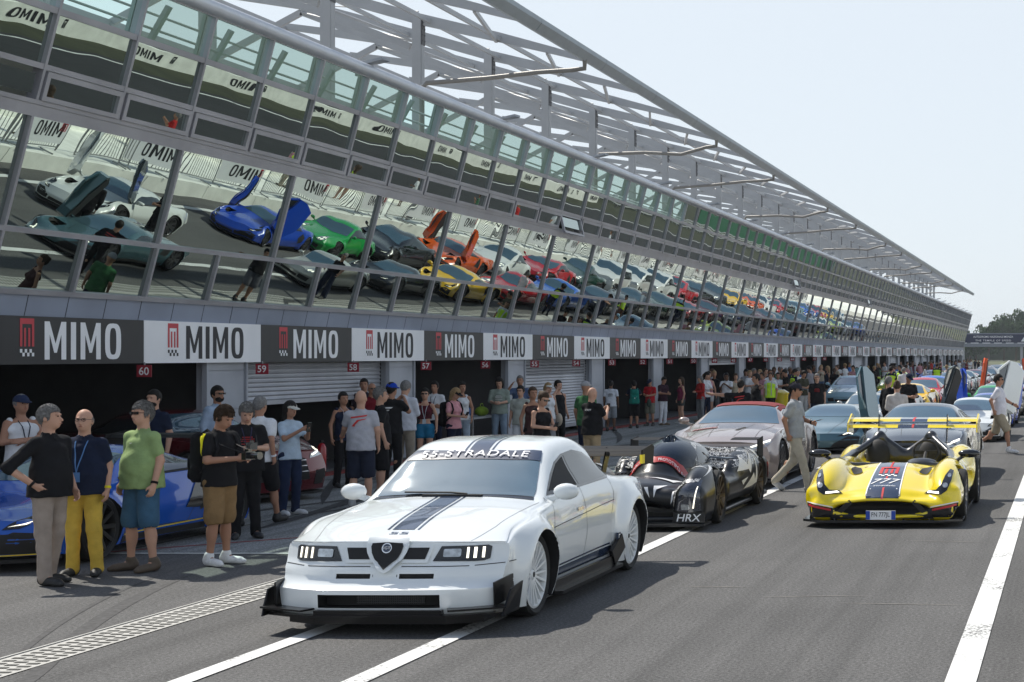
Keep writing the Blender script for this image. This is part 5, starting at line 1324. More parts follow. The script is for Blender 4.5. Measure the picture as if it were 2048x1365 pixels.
    mb = MB(); mb.box((.69, .085, .155), (.38, .012, .12)); mb.build('nose_board', SATIN, e)
    mb = MB()
    for q in (-1, 1):
        mb = MB(); mb.prism([(3.3, .915), (3.42, .935), (3.62, .94), (3.62, .925), (3.42, .915)], q * .50, q * .88, 'YZ'); w = mb.build('tail_winglet', WINGB, e)
        mb = MB(); mb.prism([(3.28, .70), (3.66, .66), (3.66, .955), (3.30, .93)], q * .88, q * .895, 'YZ'); mb.build('endplate', WINGB, w)
        for ya, w_ in ((.95, .27), (3.5, .31)): add_wheel(e, q * (.885 - w_ / 2 + .01), ya, .335, w_, 'five', mat('wheel_bronze', (.12, .09, .06), .35, metal=.8, var=.1), simple=False)
    mb = MB(); mb.tube([(.02, 1.27, .60), (.04, 1.42, .74), (.07, 1.62, .89)], [.012, .02, .008], 6); mb.build('wiper', MATTE, e)
    mb = MB(); mb.tube([(-.12, 1.05, .58), (-.12, 1.05, .86)], .004, 4); mb.build('antenna', MATTE, e)
    return e
prototype()
# ------------------------------------------------------------ the yellow open roadster
def roadster():
    Y_ = paint('signal_yellow', (.86, .66, .005)); e = empty('open_roadster', (-2.3, 19.55, 0), label='bright yellow open roadster with navy centre stripe numbered 777 and big yellow rear wing', cat='race car')
    s = SDF((-1.1, -.2, .05), (1.1, 4.4, 1.1), .02)
    s.box((0, .72, .345), (.88, .76, .13), .10, 0, rot=(R(11), 0, 0)); s.box((0, .95, .30), (.86, .82, .12), .10, .05); s.ell((0, 1.05, .46), (.60, 1.0, .20), .16, rot=(R(9), 0, 0))
    for q in (-1, 1):
        s.ell((q * .74, .90, .47), (.235, .88, .29), .08, rot=(R(6), 0, 0)); s.ell((q * .75, 3.2, .50), (.235, .85, .34), .08); s.box((q * .83, .5, .36), (.13, .40, .14), .10, .08)
        s.box((q * .78, 2.1, .38), (.14, .9, .22), .10, .08); s.ell((q * .70, 2.05, .58), (.14, 1.0, .18), .12)
        s.ell((q * .42, 1.1, .64), (.09, .28, .06), .06, sub=True)
    s.box((0, 2.3, .40), (.78, 1.3, .24), .12, .06); s.box((0, 3.6, .52), (.78, .45, .22), .12, .08)
    s.ell((0, 2.15, .80), (.60, .78, .36), .04, sub=True)
    s.ell((0, -.10, .235), (.62, .36, .095), .03, sub=True)
    for q in (-1, 1):
        s.ell((q * .93, 2.25, .40), (.10, .55, .14), .06, sub=True)
        for ya in (.87, 3.3): s.cylx(ya, .33, .375, *((.66, 1.4) if q > 0 else (-1.4, -.66)))
    b = obj('body', s.mesh('body', 2), Y_, e); P_ = Patcher(b)
    st = P_.put('centre_stripe', [[(-.20, .02), (.20, .02), (.165, 1.42), (-.165, 1.42)]], 'top', NAVYS, e, .006, .06)
    P_.put('stripe_front', [[(-.20, .315), (.20, .315), (.20, .39), (-.20, .39)]], 'front', NAVYS, e, .006, .04)
    for q in (-1, 1):
        P_.put('stripe_edge', [[(q * .20, -.05), (q * .215, -.05), (q * .178, 1.42), (q * .165, 1.42)]], 'top', WMARK, e, .007, .06)
    P_.put('red_line', [[(-.012, .0), (.012, .0), (.012, .20), (-.012, .20)], [(-.012, .49), (.012, .49), (.012, .60), (-.012, .60)], [(-.012, 1.02), (.012, 1.02), (.012, 1.4), (-.012, 1.4)]], 'top', RED, st, .011, .05)
    rr = lambda q: [(q[0] * .30 - .117, q[1] * .30 + .72), (q[2] * .30 - .117, q[1] * .30 + .72), (q[2] * .30 - .117, q[3] * .30 + .72), (q[0] * .30 - .117, q[3] * .30 + .72)]
    P_.put('emblem', [rr(q) for q in LR], 'top', RED, st, .012, .05); P_.put('emblem_chequer', [rr(q) for q in LC], 'top', WMARK, st, .012, .05)
    P_.text('stripe_number', '777', .17, .9, (0, .42), 'top', WMARK, st, .012, shear=.35, weight=.0); P_.text('stripe_script', 'stradale', .04, 1.5, (0, .26), 'top', WMARK, st, .012, shear=.3)
    for q in (-1, 1):
        f = (lambda p: p) if q > 0 else mirx
        hl = P_.put('headlight', [f([(.50, .40), (.56, .435), (.66, .455), (.72, .52), (.755, .62), (.80, .68), (.84, .66), (.83, .56), (.79, .45), (.72, .40)])], 'front', BLACK, e, .008, .04)
        P_.put('light_bar', [f([(.54, .408), (.58, .43), (.70, .436), (.70, .410)])], 'front', LED, hl, .015, .04)
        P_.put('lamp_lens', [f([(.765 + .03 * math.cos(a), .505 + .028 * math.sin(a)) for a in np.linspace(0, 6.28, 15)[:-1]]), f([(.80 + .02 * math.cos(a), .61 + .024 * math.sin(a)) for a in np.linspace(0, 6.28, 15)[:-1]])], 'front', LAMP, hl, .014, .04)
        P_.put('front_corner', [f([(.62, .13), (.60, .245), (.90, .30), (.97, .30), (.98, .13)])], 'front', BLACK, e, .006, .04)
        P_.put('red_flash', [f([(.62, .235), (.90, .29), (.90, .265), (.62, .212)])], 'front', RED, e, .012, .04); P_.put('white_edge', [f([(.60, .262), (.92, .315), (.92, .305), (.60, .252)])], 'front', WMARK, e, .012, .04)
        P_.put('hood_vent', [f([(.36, 1.0), (.46, .92), (.52, 1.05), (.50, 1.28), (.42, 1.22)])], 'top', MATTE, e, .006, .05)
        v = 'right' if q > 0 else 'left'
        P_.put('flank_panel', [[(1.32, .14), (2.9, .14), (2.86, .30), (2.4, .26), (1.5, .26)]], v, BLACK, e, .006, .06)
        P_.text('flank_number', '777', .10, 1.1, (2.1, .20), v, WMARK, e, .012, flip=q < 0); P_.put('flank_line', [[(1.35, .28), (1.8, .66), (2.0, .62), (1.62, .40), (2.1, .34), (2.1, .30)]], v, WMARK, e, .008, .06)
        P_.put('fender_top', [f([(.62, 1.28), (.86, 1.18), (.90, 1.4), (.66, 1.5)])], 'top', BLACK, e, .008, .05)
        # hoops and head fairings
    s = SDF((-1.0, 1.2, .4), (1.0, 4.2, 1.15), .018)
    for q in (-1, 1):
        s.cap((q * .36, 2.86, .97), (q * .66, 2.35, .76), .055, .045, .03); s.cap((q * .66, 2.35, .76), (q * .74, 1.6, .68), .06, .05, .03); s.cap((q * .36, 2.86, .97), (q * .06, 2.86, .74), .055, .07, .05)
        s.cap((q * .36, 2.86, .97), (q * .36, 3.7, .74), .08, .06, .04); s.ell((q * .36, 3.2, .74), (.24, .55, .16), .06)
    s.cap((-.5, 2.88, .68), (.5, 2.88, .68), .10, .10, .05); s.cap((-.60, 1.50, .665), (.60, 1.50, .665), .035, .035, .03); s.cap((-.6, 1.5, .665), (-.74, 1.65, .68), .04, .05, .02); s.cap((.6, 1.5, .665), (.74, 1.65, .68), .04, .05, .02)
    s.ell((.34, 1.62, .69), (.20, .12, .06), .05)
    obj('roll_hoop_fairing', s.mesh('roll_hoop_fairing', 1), mat('carbon_black', (.02, .021, .024), .3, coat=.6, var=.2, vscale=30), e)
    for q in (-1, 1):
        mb = MB(); M = Matrix.Rotation(R(-14), 3, 'X'); ellipsoid(mb, (q * .36, 2.62, .70), (.17, .09, .25), 10, M); ellipsoid(mb, (q * .36, 2.3, .46), (.2, .36, .08), 8); mb.build('seat', MATTE, e, 50)
        mb = MB(); ellipsoid(mb, (q * .98, 1.42, .82), (.15, .07, .055), 8); mb.tube([(q * .72, 1.42, .66), (q * .86, 1.42, .76), (q * .95, 1.42, .81)], .022, 6); mb.build('wing_mirror', BLACK, e, 50)
    mb = MB(); M = Matrix.Rotation(R(65), 3, 'X'); mb.tube([tuple(Vector((.36, 2.0, .80)) + M @ Vector((.17 * math.cos(a), .17 * math.sin(a), 0))) for a in np.linspace(0, 6.283, 25)[:-1]], .016, 6, closed=True); mb.box((.36, 2.0, .80), (.3, .03, .05)); mb.tube([(.36, 2.0, .80), (.36, 1.6, .66)], .025, 6)
    mb.build('steering_wheel', MATTE, e, 40)
    mb = MB(); sec = lambda y, z, c: [(y, z), (y + c * .3, z + .035), (y + c, z + .05), (y + c, z + .035), (y + c * .3, z - .005)]
    mb.prism(sec(3.98, 1.13, .30), -.93, -.20, 'YZ'); mb.prism(sec(3.98, 1.13, .30), .20, .93, 'YZ'); mb.prism(sec(3.84, 1.045, .18), -.93, -.22, 'YZ'); mb.prism(sec(3.84, 1.045, .18), .22, .93, 'YZ')
    w = mb.build('rear_wing', Y_, e)
    mb = MB(); mb.prism(sec(3.98, 1.13, .30), -.20, .20, 'YZ'); mb.prism(sec(3.84, 1.045, .18), -.22, .22, 'YZ'); mb.build('wing_centre', NAVYS, w)
    mb = MB()
    for (y, z, c) in ((3.98, 1.13, .3), (3.84, 1.045, .18)): mb.prism([(a, b_ + .003) for a, b_ in sec(y - .003, z, c)], -.016, .016, 'YZ')
    mb.build('wing_red_line', RED, w)
    mb = MB()
    for q in (-1, 1): mb.prism([(3.78, .98), (4.34, .95), (4.38, 1.22), (4.2, 1.24), (3.80, 1.12)], q * .93, q * .95, 'YZ')
    for q in (-1, 1):
        mb2 = MB(); mb2.prism([(3.78, .98), (4.34, .95), (4.38, 1.22), (4.2, 1.24), (3.80, 1.12)], q * .93, q * .95, 'YZ'); mb2.build('endplate', Y_, w)
        mb2 = MB(); mb2.beam((q * .50, 3.7, .70), (q * .50, 3.92, 1.05), .016, .10); mb2.beam((q * .50, 3.92, 1.02), (q * .50, 3.98, 1.22), .016, .12); mb2.build('wing_support', BLACK, e)
        add_wheel(e, q * .86, .87, .33, .25, 'y', WHEELG); add_wheel(e, q * .86, 3.3, .335, .29, 'y', WHEELG)
    mb = MB(); mb.prism([(-.98, .55), (-.98, .12), (-.7, -.10), (.7, -.10), (.98, .12), (.98, .55)], .07, .10, 'XY'); mb.build('splitter', BLACK, e)
    P_.put('mouth', [[(-.64, .09), (-.60, .24), (-.42, .305), (.42, .305), (.60, .24), (.64, .09)]], 'front', MATTE, e, .005, .04)
    mb = MB()
    for q in (-1, 1): mb.beam((q * .60, .02, .12), (q * .38, .02, .32), .03, .06)
    mb.build('mouth_brace', BLACK, e)
    plate(e, -.115, .165, .36, 'FN 777JL')
    for x0, x1 in ((1.35, 2.9),):
        for q in (-1, 1): mb = MB(); mb.box((q * .90, 2.1, .10), (.12, 1.6, .04)); mb.build('side_skirt', BLACK, e)
    return e
roadster()
# ------------------------------------------------------------ people
SKINS = {k: mat('skin_' + k, c, .55, spec=.3, var=.06, vscale=8) for k, c in dict(light=(.52, .30, .21), tan=(.38, .20, .13), dark=(.13, .065, .04)).items()}
HAIRC = {k: mat('hair_' + k, c, .7, spec=.3, var=.3, vscale=40, bump=.6, bscale=70) for k, c in dict(black=(.012, .010, .009), brown=(.05, .03, .018), grey=(.17, .165, .16), white=(.5, .49, .47), blond=(.30, .20, .10)).items()}
SIDES = ((0, -1), (1, 1))
def P_pose(**k):
    p = dict(sh=[(-.168, 0, 1.385), (.168, 0, 1.385)], el=[(-.225, .03, 1.15), (.225, .03, 1.15)], wr=[(-.235, -.04, .91), (.235, -.04, .91)], hip=[(-.085, 0, .90), (.085, 0, .90)], kn=[(-.10, -.015, .49), (.10, -.015, .49)], an=[(-.115, .03, .085), (.115, .03, .085)],
             toe=[(-.145, -.13, .03), (.145, -.13, .03)], head=(0, 0), lean=0., curl=.5)
    p.update(k); return p
POSES = {
 'stand': P_pose(), 'stand2': P_pose(kn=[(-.12, -.03, .49), (.10, .0, .49)], an=[(-.16, .0, .085), (.12, .04, .085)], toe=[(-.22, -.14, .03), (.14, -.13, .03)], el=[(-.235, .04, 1.15), (.24, .02, 1.15)], wr=[(-.22, -.06, .91), (.25, -.06, .91)]),
 'onhip': P_pose(el=[(-.36, .13, 1.16), (.22, .03, 1.15)], wr=[(-.215, -.03, .985), (.21, -.08, .92)], kn=[(-.10, -.02, .49), (.10, .03, .49)], an=[(-.11, -.05, .085), (.11, .12, .085)], toe=[(-.13, -.22, .03), (.13, -.04, .03)], head=(.35, 0)),
 'device': P_pose(el=[(-.21, -.04, 1.16), (.21, -.04, 1.16)], wr=[(-.07, -.27, 1.13), (.07, -.27, 1.13)], head=(0, .42), curl=.9),
 'camera': P_pose(el=[(-.22, -.05, 1.15), (.22, -.05, 1.15)], wr=[(-.06, -.30, 1.17), (.08, -.30, 1.17)], head=(0, .5), curl=.9, kn=[(-.1, -.02, .49), (.1, .02, .49)]),
 'shoot': P_pose(el=[(-.24, -.12, 1.25), (.24, -.12, 1.25)], wr=[(-.07, -.26, 1.45), (.07, -.26, 1.45)], curl=1.),
 'phone': P_pose(el=[(-.20, -.14, 1.18), (.20, -.14, 1.18)], wr=[(-.06, -.36, 1.33), (.06, -.36, 1.33)], head=(0, .12), curl=.9),
 'walk': P_pose(hip=[(-.085, 0, .90), (.085, 0, .90)], kn=[(-.09, -.16, .50), (.09, .06, .49)], an=[(-.09, -.26, .085), (.09, .36, .17)], toe=[(-.10, -.42, .05), (.10, .26, .04)], el=[(-.22, .10, 1.16), (.21, -.06, 1.15)], wr=[(-.22, .04, .93), (.10, -.26, 1.10)], head=(0, .1), curl=.8),
 'stride': P_pose(kn=[(-.09, -.20, .52), (.09, .10, .47)], an=[(-.09, -.24, .10), (.09, .42, .26)], toe=[(-.10, -.40, .04), (.10, .40, .11)], el=[(-.23, .14, 1.18), (.23, -.10, 1.18)], wr=[(-.24, .08, .98), (.26, -.28, 1.08)], curl=.6),
 'crossed': P_pose(el=[(-.24, -.02, 1.15), (.24, -.02, 1.15)], wr=[(.07, -.16, 1.19), (-.07, -.15, 1.16)], curl=.7),
 'armout': P_pose(el=[(-.24, .05, 1.18), (.45, -.02, 1.40)], wr=[(-.26, -.04, .98), (.70, -.05, 1.42)], curl=.2),
 'raise': P_pose(el=[(-.32, -.10, 1.30), (.22, .03, 1.15)], wr=[(-.18, -.14, 1.52), (.23, -.06, .92)], curl=.6),
 'reach': P_pose(el=[(-.23, .02, 1.16), (.25, -.12, 1.18)], wr=[(-.23, -.06, .93), (.33, -.30, 1.05)], curl=.4),
}
def nrm(v): v = np.array(v, float); return v / max(np.linalg.norm(v), 1e-9)
def lerp(a, b, t): return tuple(np.array(a) * (1 - t) + np.array(b) * t)
def head_T(pose):
    yaw, pitch = pose['head']; M = Matrix.Rotation(yaw, 3, 'Z') @ Matrix.Rotation(pitch, 3, 'X'); piv = Vector((0, .01, 1.50))
    return (lambda p: tuple(piv + M @ (Vector(p) - piv))), tuple(M.to_euler())
def sdf_person(key_part, pn, build, cell, variant):
    p = POSES[pn]; f = build.get('fat', 0.); fem = build.get('fem', 0.); A = [p[k] for k in ('sh', 'el', 'wr', 'hip', 'kn', 'an', 'toe')]; sh, el, wr, hip, kn, an, toe = A
    if fem: sh = [(q[0] * .88, q[1], q[2] - .01) for q in sh]
    allp = np.array([q for a in A for q in a]); lo = allp.min(0) - .20; hi = allp.max(0) + .20; lo = np.minimum(lo, (-.28, -.28, -.03)); hi = np.maximum(hi, (.28, .26, 1.82)); lo[2] = -.02
    T, rot = head_T(p); s = SDF(lo, hi, cell)
    if key_part == 'body':
        s.ell(T((0, .012, 1.645)), (.076, .096, .104), .0, rot=rot); s.ell(T((0, -.025, 1.578)), (.056, .066, .062), .035, rot=rot); s.ell(T((0, -.045, 1.545)), (.03, .035, .022), .02, rot=rot)
        s.cap(T((0, -.088, 1.632)), T((0, -.106, 1.604)), .009, .015, .014); s.cap((0, .025, 1.42), T((0, .012, 1.56)), .056 - .008 * fem + .006 * f, .054 - .006 * fem, .025)
        for q in (-1, 1):
            s.ell(T((q * .077, .012, 1.615)), (.011, .02, .031), .008, rot=rot); s.ell(T((q * .030, -.099, 1.643)), (.019, .016, .011), .012, sub=True, rot=rot)
            s.cap(T((q * .016, -.088, 1.662)), T((q * .046, -.078, 1.660)), .008, .007, .012)
        s.cap(T((-.018, -.092, 1.573)), T((.018, -.092, 1.573)), .008, .008, .008)
        s.cap((0, .01, 1.0), (0, .0, 1.30), .088 + .03 * f - .02 * fem, .100 - .02 * fem, .03, sx=.70); s.cap((0, .01, 1.42), (-.14, .01, 1.385), .045, .042, .04); s.cap((0, .01, 1.42), (.14, .01, 1.385), .045, .042, .04)
        s.cap((-.06, .01, .92), (.06, .01, .92), .10, .10, .04)
        for i, q in SIDES:
            s.cap(sh[i], el[i], .052 - .010 * fem, .041 - .007 * fem, .03); s.cap(el[i], wr[i], .041 - .007 * fem, .027 - .003 * fem, .015)
            s.cap(hip[i], kn[i], .085, .055, .03); s.cap(kn[i], an[i], .050, .034, .015); s.ell(lerp(kn[i], an[i], .32) + np.array((0, .014, 0)), (.050, .052, .11), .03)
            s.cap(an[i], lerp(an[i], toe[i], .3), .032, .026, .01); s.cap(lerp(an[i], toe[i], .25), toe[i], .024, .016, .02)
            d = nrm(np.array(wr[i]) - el[i]); inn = nrm(np.array((-q, 0, 0)) - d * np.dot((-q, 0, 0), d)); fw = nrm(np.cross(d, inn)); fw = fw if fw[1] < 0 or abs(fw[1]) < .3 and fw[2] > 0 else -fw
            c = np.array(wr[i]) + d * .048
            s.cap(c - d * .03 + fw * .012, c + d * .02 + fw * .018, .019, .019, .012); s.cap(c - d * .03 - fw * .010, c + d * .02 - fw * .018, .019, .017, .012)
            for j, (o, L) in enumerate(((.028, .058), (.010, .066), (-.009, .062), (-.027, .048))):
                cu = p['curl']; a = c + d * .034 + fw * o; b = a + (d * math.cos(cu * .8) + inn * math.sin(cu * .8)) * L * .55; e_ = b + (d * math.cos(cu * 1.9) + inn * math.sin(cu * 1.9)) * L * .5
                s.cap(a, b, .0095, .009, .004); s.cap(b, e_, .009, .008, .002)
            t0 = c - d * .02 + fw * .028; t1 = t0 + (d * .65 + fw * .6 + inn * .45) * .036; s.cap(t0, t1, .013, .0105, .008); s.cap(t1, t1 + (d * .9 + inn * .4) * .028, .0105, .009, .003)
    elif key_part == 'top':
        sleeve = {'tee': .62, 'polo': .62, 'tank': 0, 'long': 1., 'rolled': .98, 'vest': 0, 'crop': 0}[variant]; g = .012
        if variant == 'crop': s.cap((0, .0, 1.12), (0, .0, 1.28), .096, .112, .03, sx=.70)
        else:
            s.cap((0, .008, .88), (0, .005, 1.12), .131 + .03 * f - .008 * fem, .112 + .035 * f - .018 * fem, .03, sx=.665, sy=.80); s.cap((0, .005, 1.12), (0, .0, 1.30), .108 + .035 * f - .018 * fem, .118 - .012 * fem, .04, sx=.66)
            if f > 0: s.ell((0, -.045, 1.06), (.15 + .02 * f, .085 + .04 * f, .19), .10)
        if fem:
            for q in (-1, 1): s.ell((q * .065, -.085, 1.25), (.06, .05, .055), .04)
        if variant in ('tank', 'crop', 'vest'):
            w = .10 if variant != 'vest' else .155 - .02 * fem
            for q in (-1, 1): s.cap((q * w, -.04, 1.30), (q * w * .9, .01, 1.435), .035, .028, .03); s.cap((q * w * .9, .01, 1.435), (q * w, .06, 1.30), .028, .035, .03)
        else:
            s.cap((0, .01, 1.415), (-abs(sh[0][0]) * .85, .005, 1.385), .060, .062, .04); s.cap((0, .01, 1.415), (abs(sh[1][0]) * .85, .005, 1.385), .060, .062, .04)
            s.cap((0, .018, 1.40), (0, .016, 1.465), .072, .060, .03)
            for i, q in SIDES:
                if sleeve <= .7: s.cap(sh[i], lerp(sh[i], el[i], sleeve), .066 - .008 * fem, .061 - .006 * fem, .03)
                else:
                    s.cap(sh[i], el[i], .064, .052, .03); s.cap(el[i], lerp(el[i], wr[i], .9 if variant == 'long' else .12), .052, .038 if variant == 'long' else .05, .015)
            if variant in ('polo', 'rolled', 'long'):
                s.cap((-.05, -.01, 1.46), (0, -.06, 1.42), .016, .014, .01); s.cap((.05, -.01, 1.46), (0, -.06, 1.42), .016, .014, .01); s.cap((-.05, .03, 1.475), (.05, .03, 1.475), .018, .018, .01)
        s.half((0, 0, -1), -(1.10 if variant == 'crop' else (.86 if variant not in ('tank',) else .88)))
        s.wob(.006, 24, len(pn) + len(variant))
        s.cap((0, .012, 1.44), T((0, .012, 1.56)), .050, .056, 0, sub=True)
    elif key_part == 'bottom':
        w = .006 if variant != 'skirt' else .02
        s.cap((-.055, .008, .93), (.055, .008, .93), .112 + .02 * f, .112 + .02 * f, .03); s.ell((0, .04, .88), (.15, .11, .10), .04)
        for i, q in SIDES:
            if variant == 'trousers':
                s.cap(hip[i], kn[i], .098, .070, .03); s.cap(kn[i], lerp(kn[i], an[i], .92), .070, .060, .02); s.cap(lerp(kn[i], an[i], .9), lerp(kn[i], an[i], 1.03), .060, .064, .01)
            elif variant == 'shorts': s.cap(hip[i], lerp(hip[i], kn[i], .88), .108, .098, .03); s.cap(lerp(hip[i], kn[i], .80), lerp(hip[i], kn[i], .95), .098, .096, .01)
            elif variant == 'brief': s.cap(hip[i], lerp(hip[i], kn[i], .35), .105, .100, .03)
        s.half((0, 0, 1), 1.0); s.wob(.0065, 20, len(pn))
        if variant == 'shorts':
            for i, q in SIDES: d = nrm(np.array(kn[i]) - hip[i]); s.cap(np.array(kn[i]) + d * .00, np.array(kn[i]) + d * .1, .07, .07, 0, sub=True)
    elif key_part == 'hair':
        if variant in ('short', 'thick', 'long', 'bun'):
            k = {'short': .010, 'thick': .015, 'long': .020, 'bun': .012}[variant]
            s.ell(T((0, .016, 1.652)), (.078 + k * .7, .097 + k, .104 + k), .0, rot=rot)
            s.box(T((0, -.10, 1.59)), (.085, .075, .095), .03, 0, sub=True, rot=rot)
            if variant != 'long': s.box(T((0, -.045, 1.545)), (.11, .09, .055), .02, 0.01, sub=True, rot=rot); s.box(T((0, .06, 1.49)), (.11, .11, .055), .02, .01, sub=True, rot=rot)
            if variant == 'long': s.cap(T((0, .055, 1.62)), (0, .085, 1.36), .075, .055, .03, sx=.75); s.box(T((0, -.08, 1.52)), (.075, .075, .08), .02, .01, sub=True, rot=rot)
            if variant == 'bun': s.ell(T((0, .10, 1.70)), (.04, .04, .04), .01)
            s.wob(.003, 75, 3)
        elif variant == 'fringe':
            s.ell(T((0, .018, 1.625)), (.083, .100, .075), .0, rot=rot); s.box(T((0, -.10, 1.60)), (.1, .09, .12), .03, 0, sub=True, rot=rot); s.box(T((0, .01, 1.725)), (.12, .13, .055), .03, .0, sub=True, rot=rot); s.box(T((0, .04, 1.52)), (.11, .12, .045), .02, 0, sub=True, rot=rot)
        elif variant == 'cap':
            s.ell(T((0, .012, 1.672)), (.088, .108, .088), 0, rot=rot); s.box(T((0, .0, 1.60)), (.15, .16, .055), .01, 0, sub=True, rot=rot)
            s.ell(T((0, -.105, 1.662)), (.070, .085, .012), .008, rot=(rot[0] + .12, rot[1], rot[2]))
        elif variant == 'beard':
            s.ell(T((0, -.03, 1.562)), (.062, .074, .058), 0, rot=rot); s.box(T((0, -.03, 1.655)), (.1, .12, .062), .02, 0, sub=True, rot=rot); s.ell(T((0, -.10, 1.576)), (.022, .03, .012), 0, sub=True, rot=rot)
    elif key_part == 'shoe':
        for i, q in SIDES:
            if i != variant: continue
            a, t = np.array(an[i]), np.array(toe[i]); h = a + (0, 0, -.045) + nrm(a - t) * (.02, .02, 0)
            s.cap(h + (0, 0, .01), t + (0, 0, .008), .048, .043, .02); s.cap(t, t + nrm(t - a) * (.045, .045, .0), .040, .030, .01); s.cap(h + (0, 0, .03), a + (0, 0, .03), .054, .050, .02)
            if max(a[2], t[2]) < .12: s.half((0, 0, -1), -.004)
    return s
_pc = {}
def pmesh_(part, pn, build, cell, variant):
    key = (part, pn, tuple(sorted(build.items())) if part in ('body', 'top', 'bottom') else 0, cell, variant)
    if key not in _pc:
        c = cell * (.9 if part in ('hair',) else 1); me = sdf_person(part, pn, build, c, variant).mesh(part, 1); me.materials.append(MATTE); _pc[key] = me
    return _pc[key]
def bind(name, me, m, parent):
    o = obj(name, me, None, parent); o.material_slots[0].link = 'OBJECT'; o.material_slots[0].material = m; return o
def person(label, x, y, rz, h=1.65, pose='stand', top=('tee', (.03, .03, .03)), bottom=('trousers', (.1, .1, .1)), shoes=(.03, .03, .03), skin='light', hair=('short', 'brown'), fat=0., fem=0., cell=.013, extras=(), z=0., group=None, socks=None, face=True):
    B = dict(fat=fat, fem=fem)
    e = empty('person', (x, y, z), R(rz), label, 'person', group); s = h / 1.755; e.scale = (s, s, s)
    body = bind('body', pmesh_('body', pose, B, cell, 0), SKINS[skin], e)
    tn = {'tee': 't_shirt', 'polo': 'polo_shirt', 'tank': 'tank_top', 'long': 'shirt', 'rolled': 'shirt', 'vest': 'sleeveless_top', 'crop': 'cropped_top'}[top[0]]
    c3 = lambda c: cloth('%d_%d_%d' % tuple(int(q * 100) for q in c), c)
    to = bind(tn, pmesh_('top', pose, B, cell, top[0]), c3(top[1]), e)
    bind({'trousers': 'trousers', 'shorts': 'shorts', 'brief': 'shorts'}[bottom[0]], pmesh_('bottom', pose, B, cell, bottom[0]), c3(bottom[1]), e)
    if cell < .018:
        for v in (0, 1): bind('shoe', pmesh_('shoe', pose, B, cell, v), mat('shoe_%d' % int(shoes[0] * 100), shoes, .6, var=.15, vscale=20), e)
    if hair[0] != 'bald':
        for st in hair[0].split('+'):
            hm = c3(hair[1]) if st == 'cap' else HAIRC[hair[2] if len(hair) > 2 and st != 'cap' else hair[1]] if not isinstance(hair[1], tuple) or len(hair) > 2 else HAIRC['brown']
            ho = bind({'cap': 'cap', 'beard': 'beard'}.get(st, 'hair'), pmesh_('hair', pose, B, min(cell, .014), st), hm, e)
            if cell < .0115 and st in ('short', 'thick', 'fringe', 'beard'):
                rh = random.Random(4); vs_ = ho.data.vertices; mb = MB(); n_ = {'short': 1100, 'thick': 1500, 'fringe': 500, 'beard': 400}[st]; L_ = {'short': .016, 'thick': .034, 'fringe': .014, 'beard': .012}[st]
                for _ in range(n_):
                    v_ = vs_[rh.randrange(len(vs_))]; nn = v_.normal
                    fl = Vector((rh.gauss(0, .35), .55 + rh.gauss(0, .3), -.35 + rh.gauss(0, .3))); fl = (fl - nn * fl.dot(nn)).normalized(); sd = nn.cross(fl) * .0028; a_ = v_.co - nn * .002
                    b_ = a_ + fl * L_ * .5 + nn * .006; c_ = a_ + fl * L_ + nn * .004; mb.add([a_ - sd, a_ + sd, b_ + sd, c_, b_ - sd], [(0, 1, 2, 3, 4)])
                obj('strands', mb.mesh('strands', fix=False), hm, ho)
    T, rot = head_T(POSES[pose]); p = POSES[pose]
    if face and cell < .018:
        mb = MB()
        for q in (-1, 1): ellipsoid(mb, T((q * .030, -.084, 1.643)), (.011, .008, .006), 5)
        mb.build('eyes', mat('eye_dark', (.03, .02, .015), .2, var=.02), e, 60)
        mb = MB(); ellipsoid(mb, T((0, -.0965, 1.573)), (.022, .005, .004), 5); mb.build('mouth', mat('lips', (.28, .09, .07), .5, var=.05), e, 60)
    for x_ in extras:
        k = x_[0]; mb = MB(); wr, el, sh = p['wr'], p['el'], p['sh']
        if k == 'glasses':
            for q in (-1, 1): mb.beam(T((q * .012, -.098, 1.641)), T((q * .052, -.090, 1.641)), .026, .028) if x_[1] == 'sun' else mb.tube([T((q * .032 + .019 * math.cos(a), -.101, 1.641 + .015 * math.sin(a))) for a in np.linspace(0, 6.283, 13)[:-1]], .0025, 4, closed=True); mb.tube([T((q * .052, -.09, 1.645)), T((q * .079, .01, 1.64))], .0025, 4)
            mb.tube([T((-.014, -.1, 1.645)), T((.014, -.1, 1.645))], .003, 4); mb.build('glasses', BLACK, e)
        elif k == 'phone':
            c = (np.array(wr[0]) + wr[1]) / 2 if x_[1] == 'both' else np.array(wr[x_[1]]); c = c + (0, -.085, .035); M = Matrix.Rotation(x_[2] if len(x_) > 2 else .5, 3, 'X'); mb.box(tuple(c), (.075, .010, .15), M=M); mb.build('phone', BLACK, e)
        elif k == 'camera':
            c = (np.array(wr[0]) + wr[1]) / 2 + (0, -.08, .03); mb.box(tuple(c), (.13, .06, .09)); mb.tube([tuple(c + (0, -.03, 0)), tuple(c + (0, -.11, 0)), tuple(c + (0, -.16, 0))], [.036, .036, .042], 14); mb.box(tuple(c + (0, 0, .055)), (.05, .05, .03)); mb.build('camera', BLACK, e)
            mb = MB(); mb.tube([tuple(c + (-.065, 0, .03)), (-.10, -.10, 1.32), (-.06, .02, 1.47), (0, .075, 1.48), (.06, .02, 1.47), (.10, -.10, 1.32), tuple(c + (.065, 0, .03))], .006, 5); mb.build('camera_strap', MATTE, e)
        elif k == 'lanyard':
            bvh = _bvh(to.data)
            def fr(a, b):
                hit = bvh.ray_cast(Vector((a, -.7, b)), Vector((0, 1, 0))); return (a, hit[0].y - .008, b) if hit[0] else (a, -.12, b)
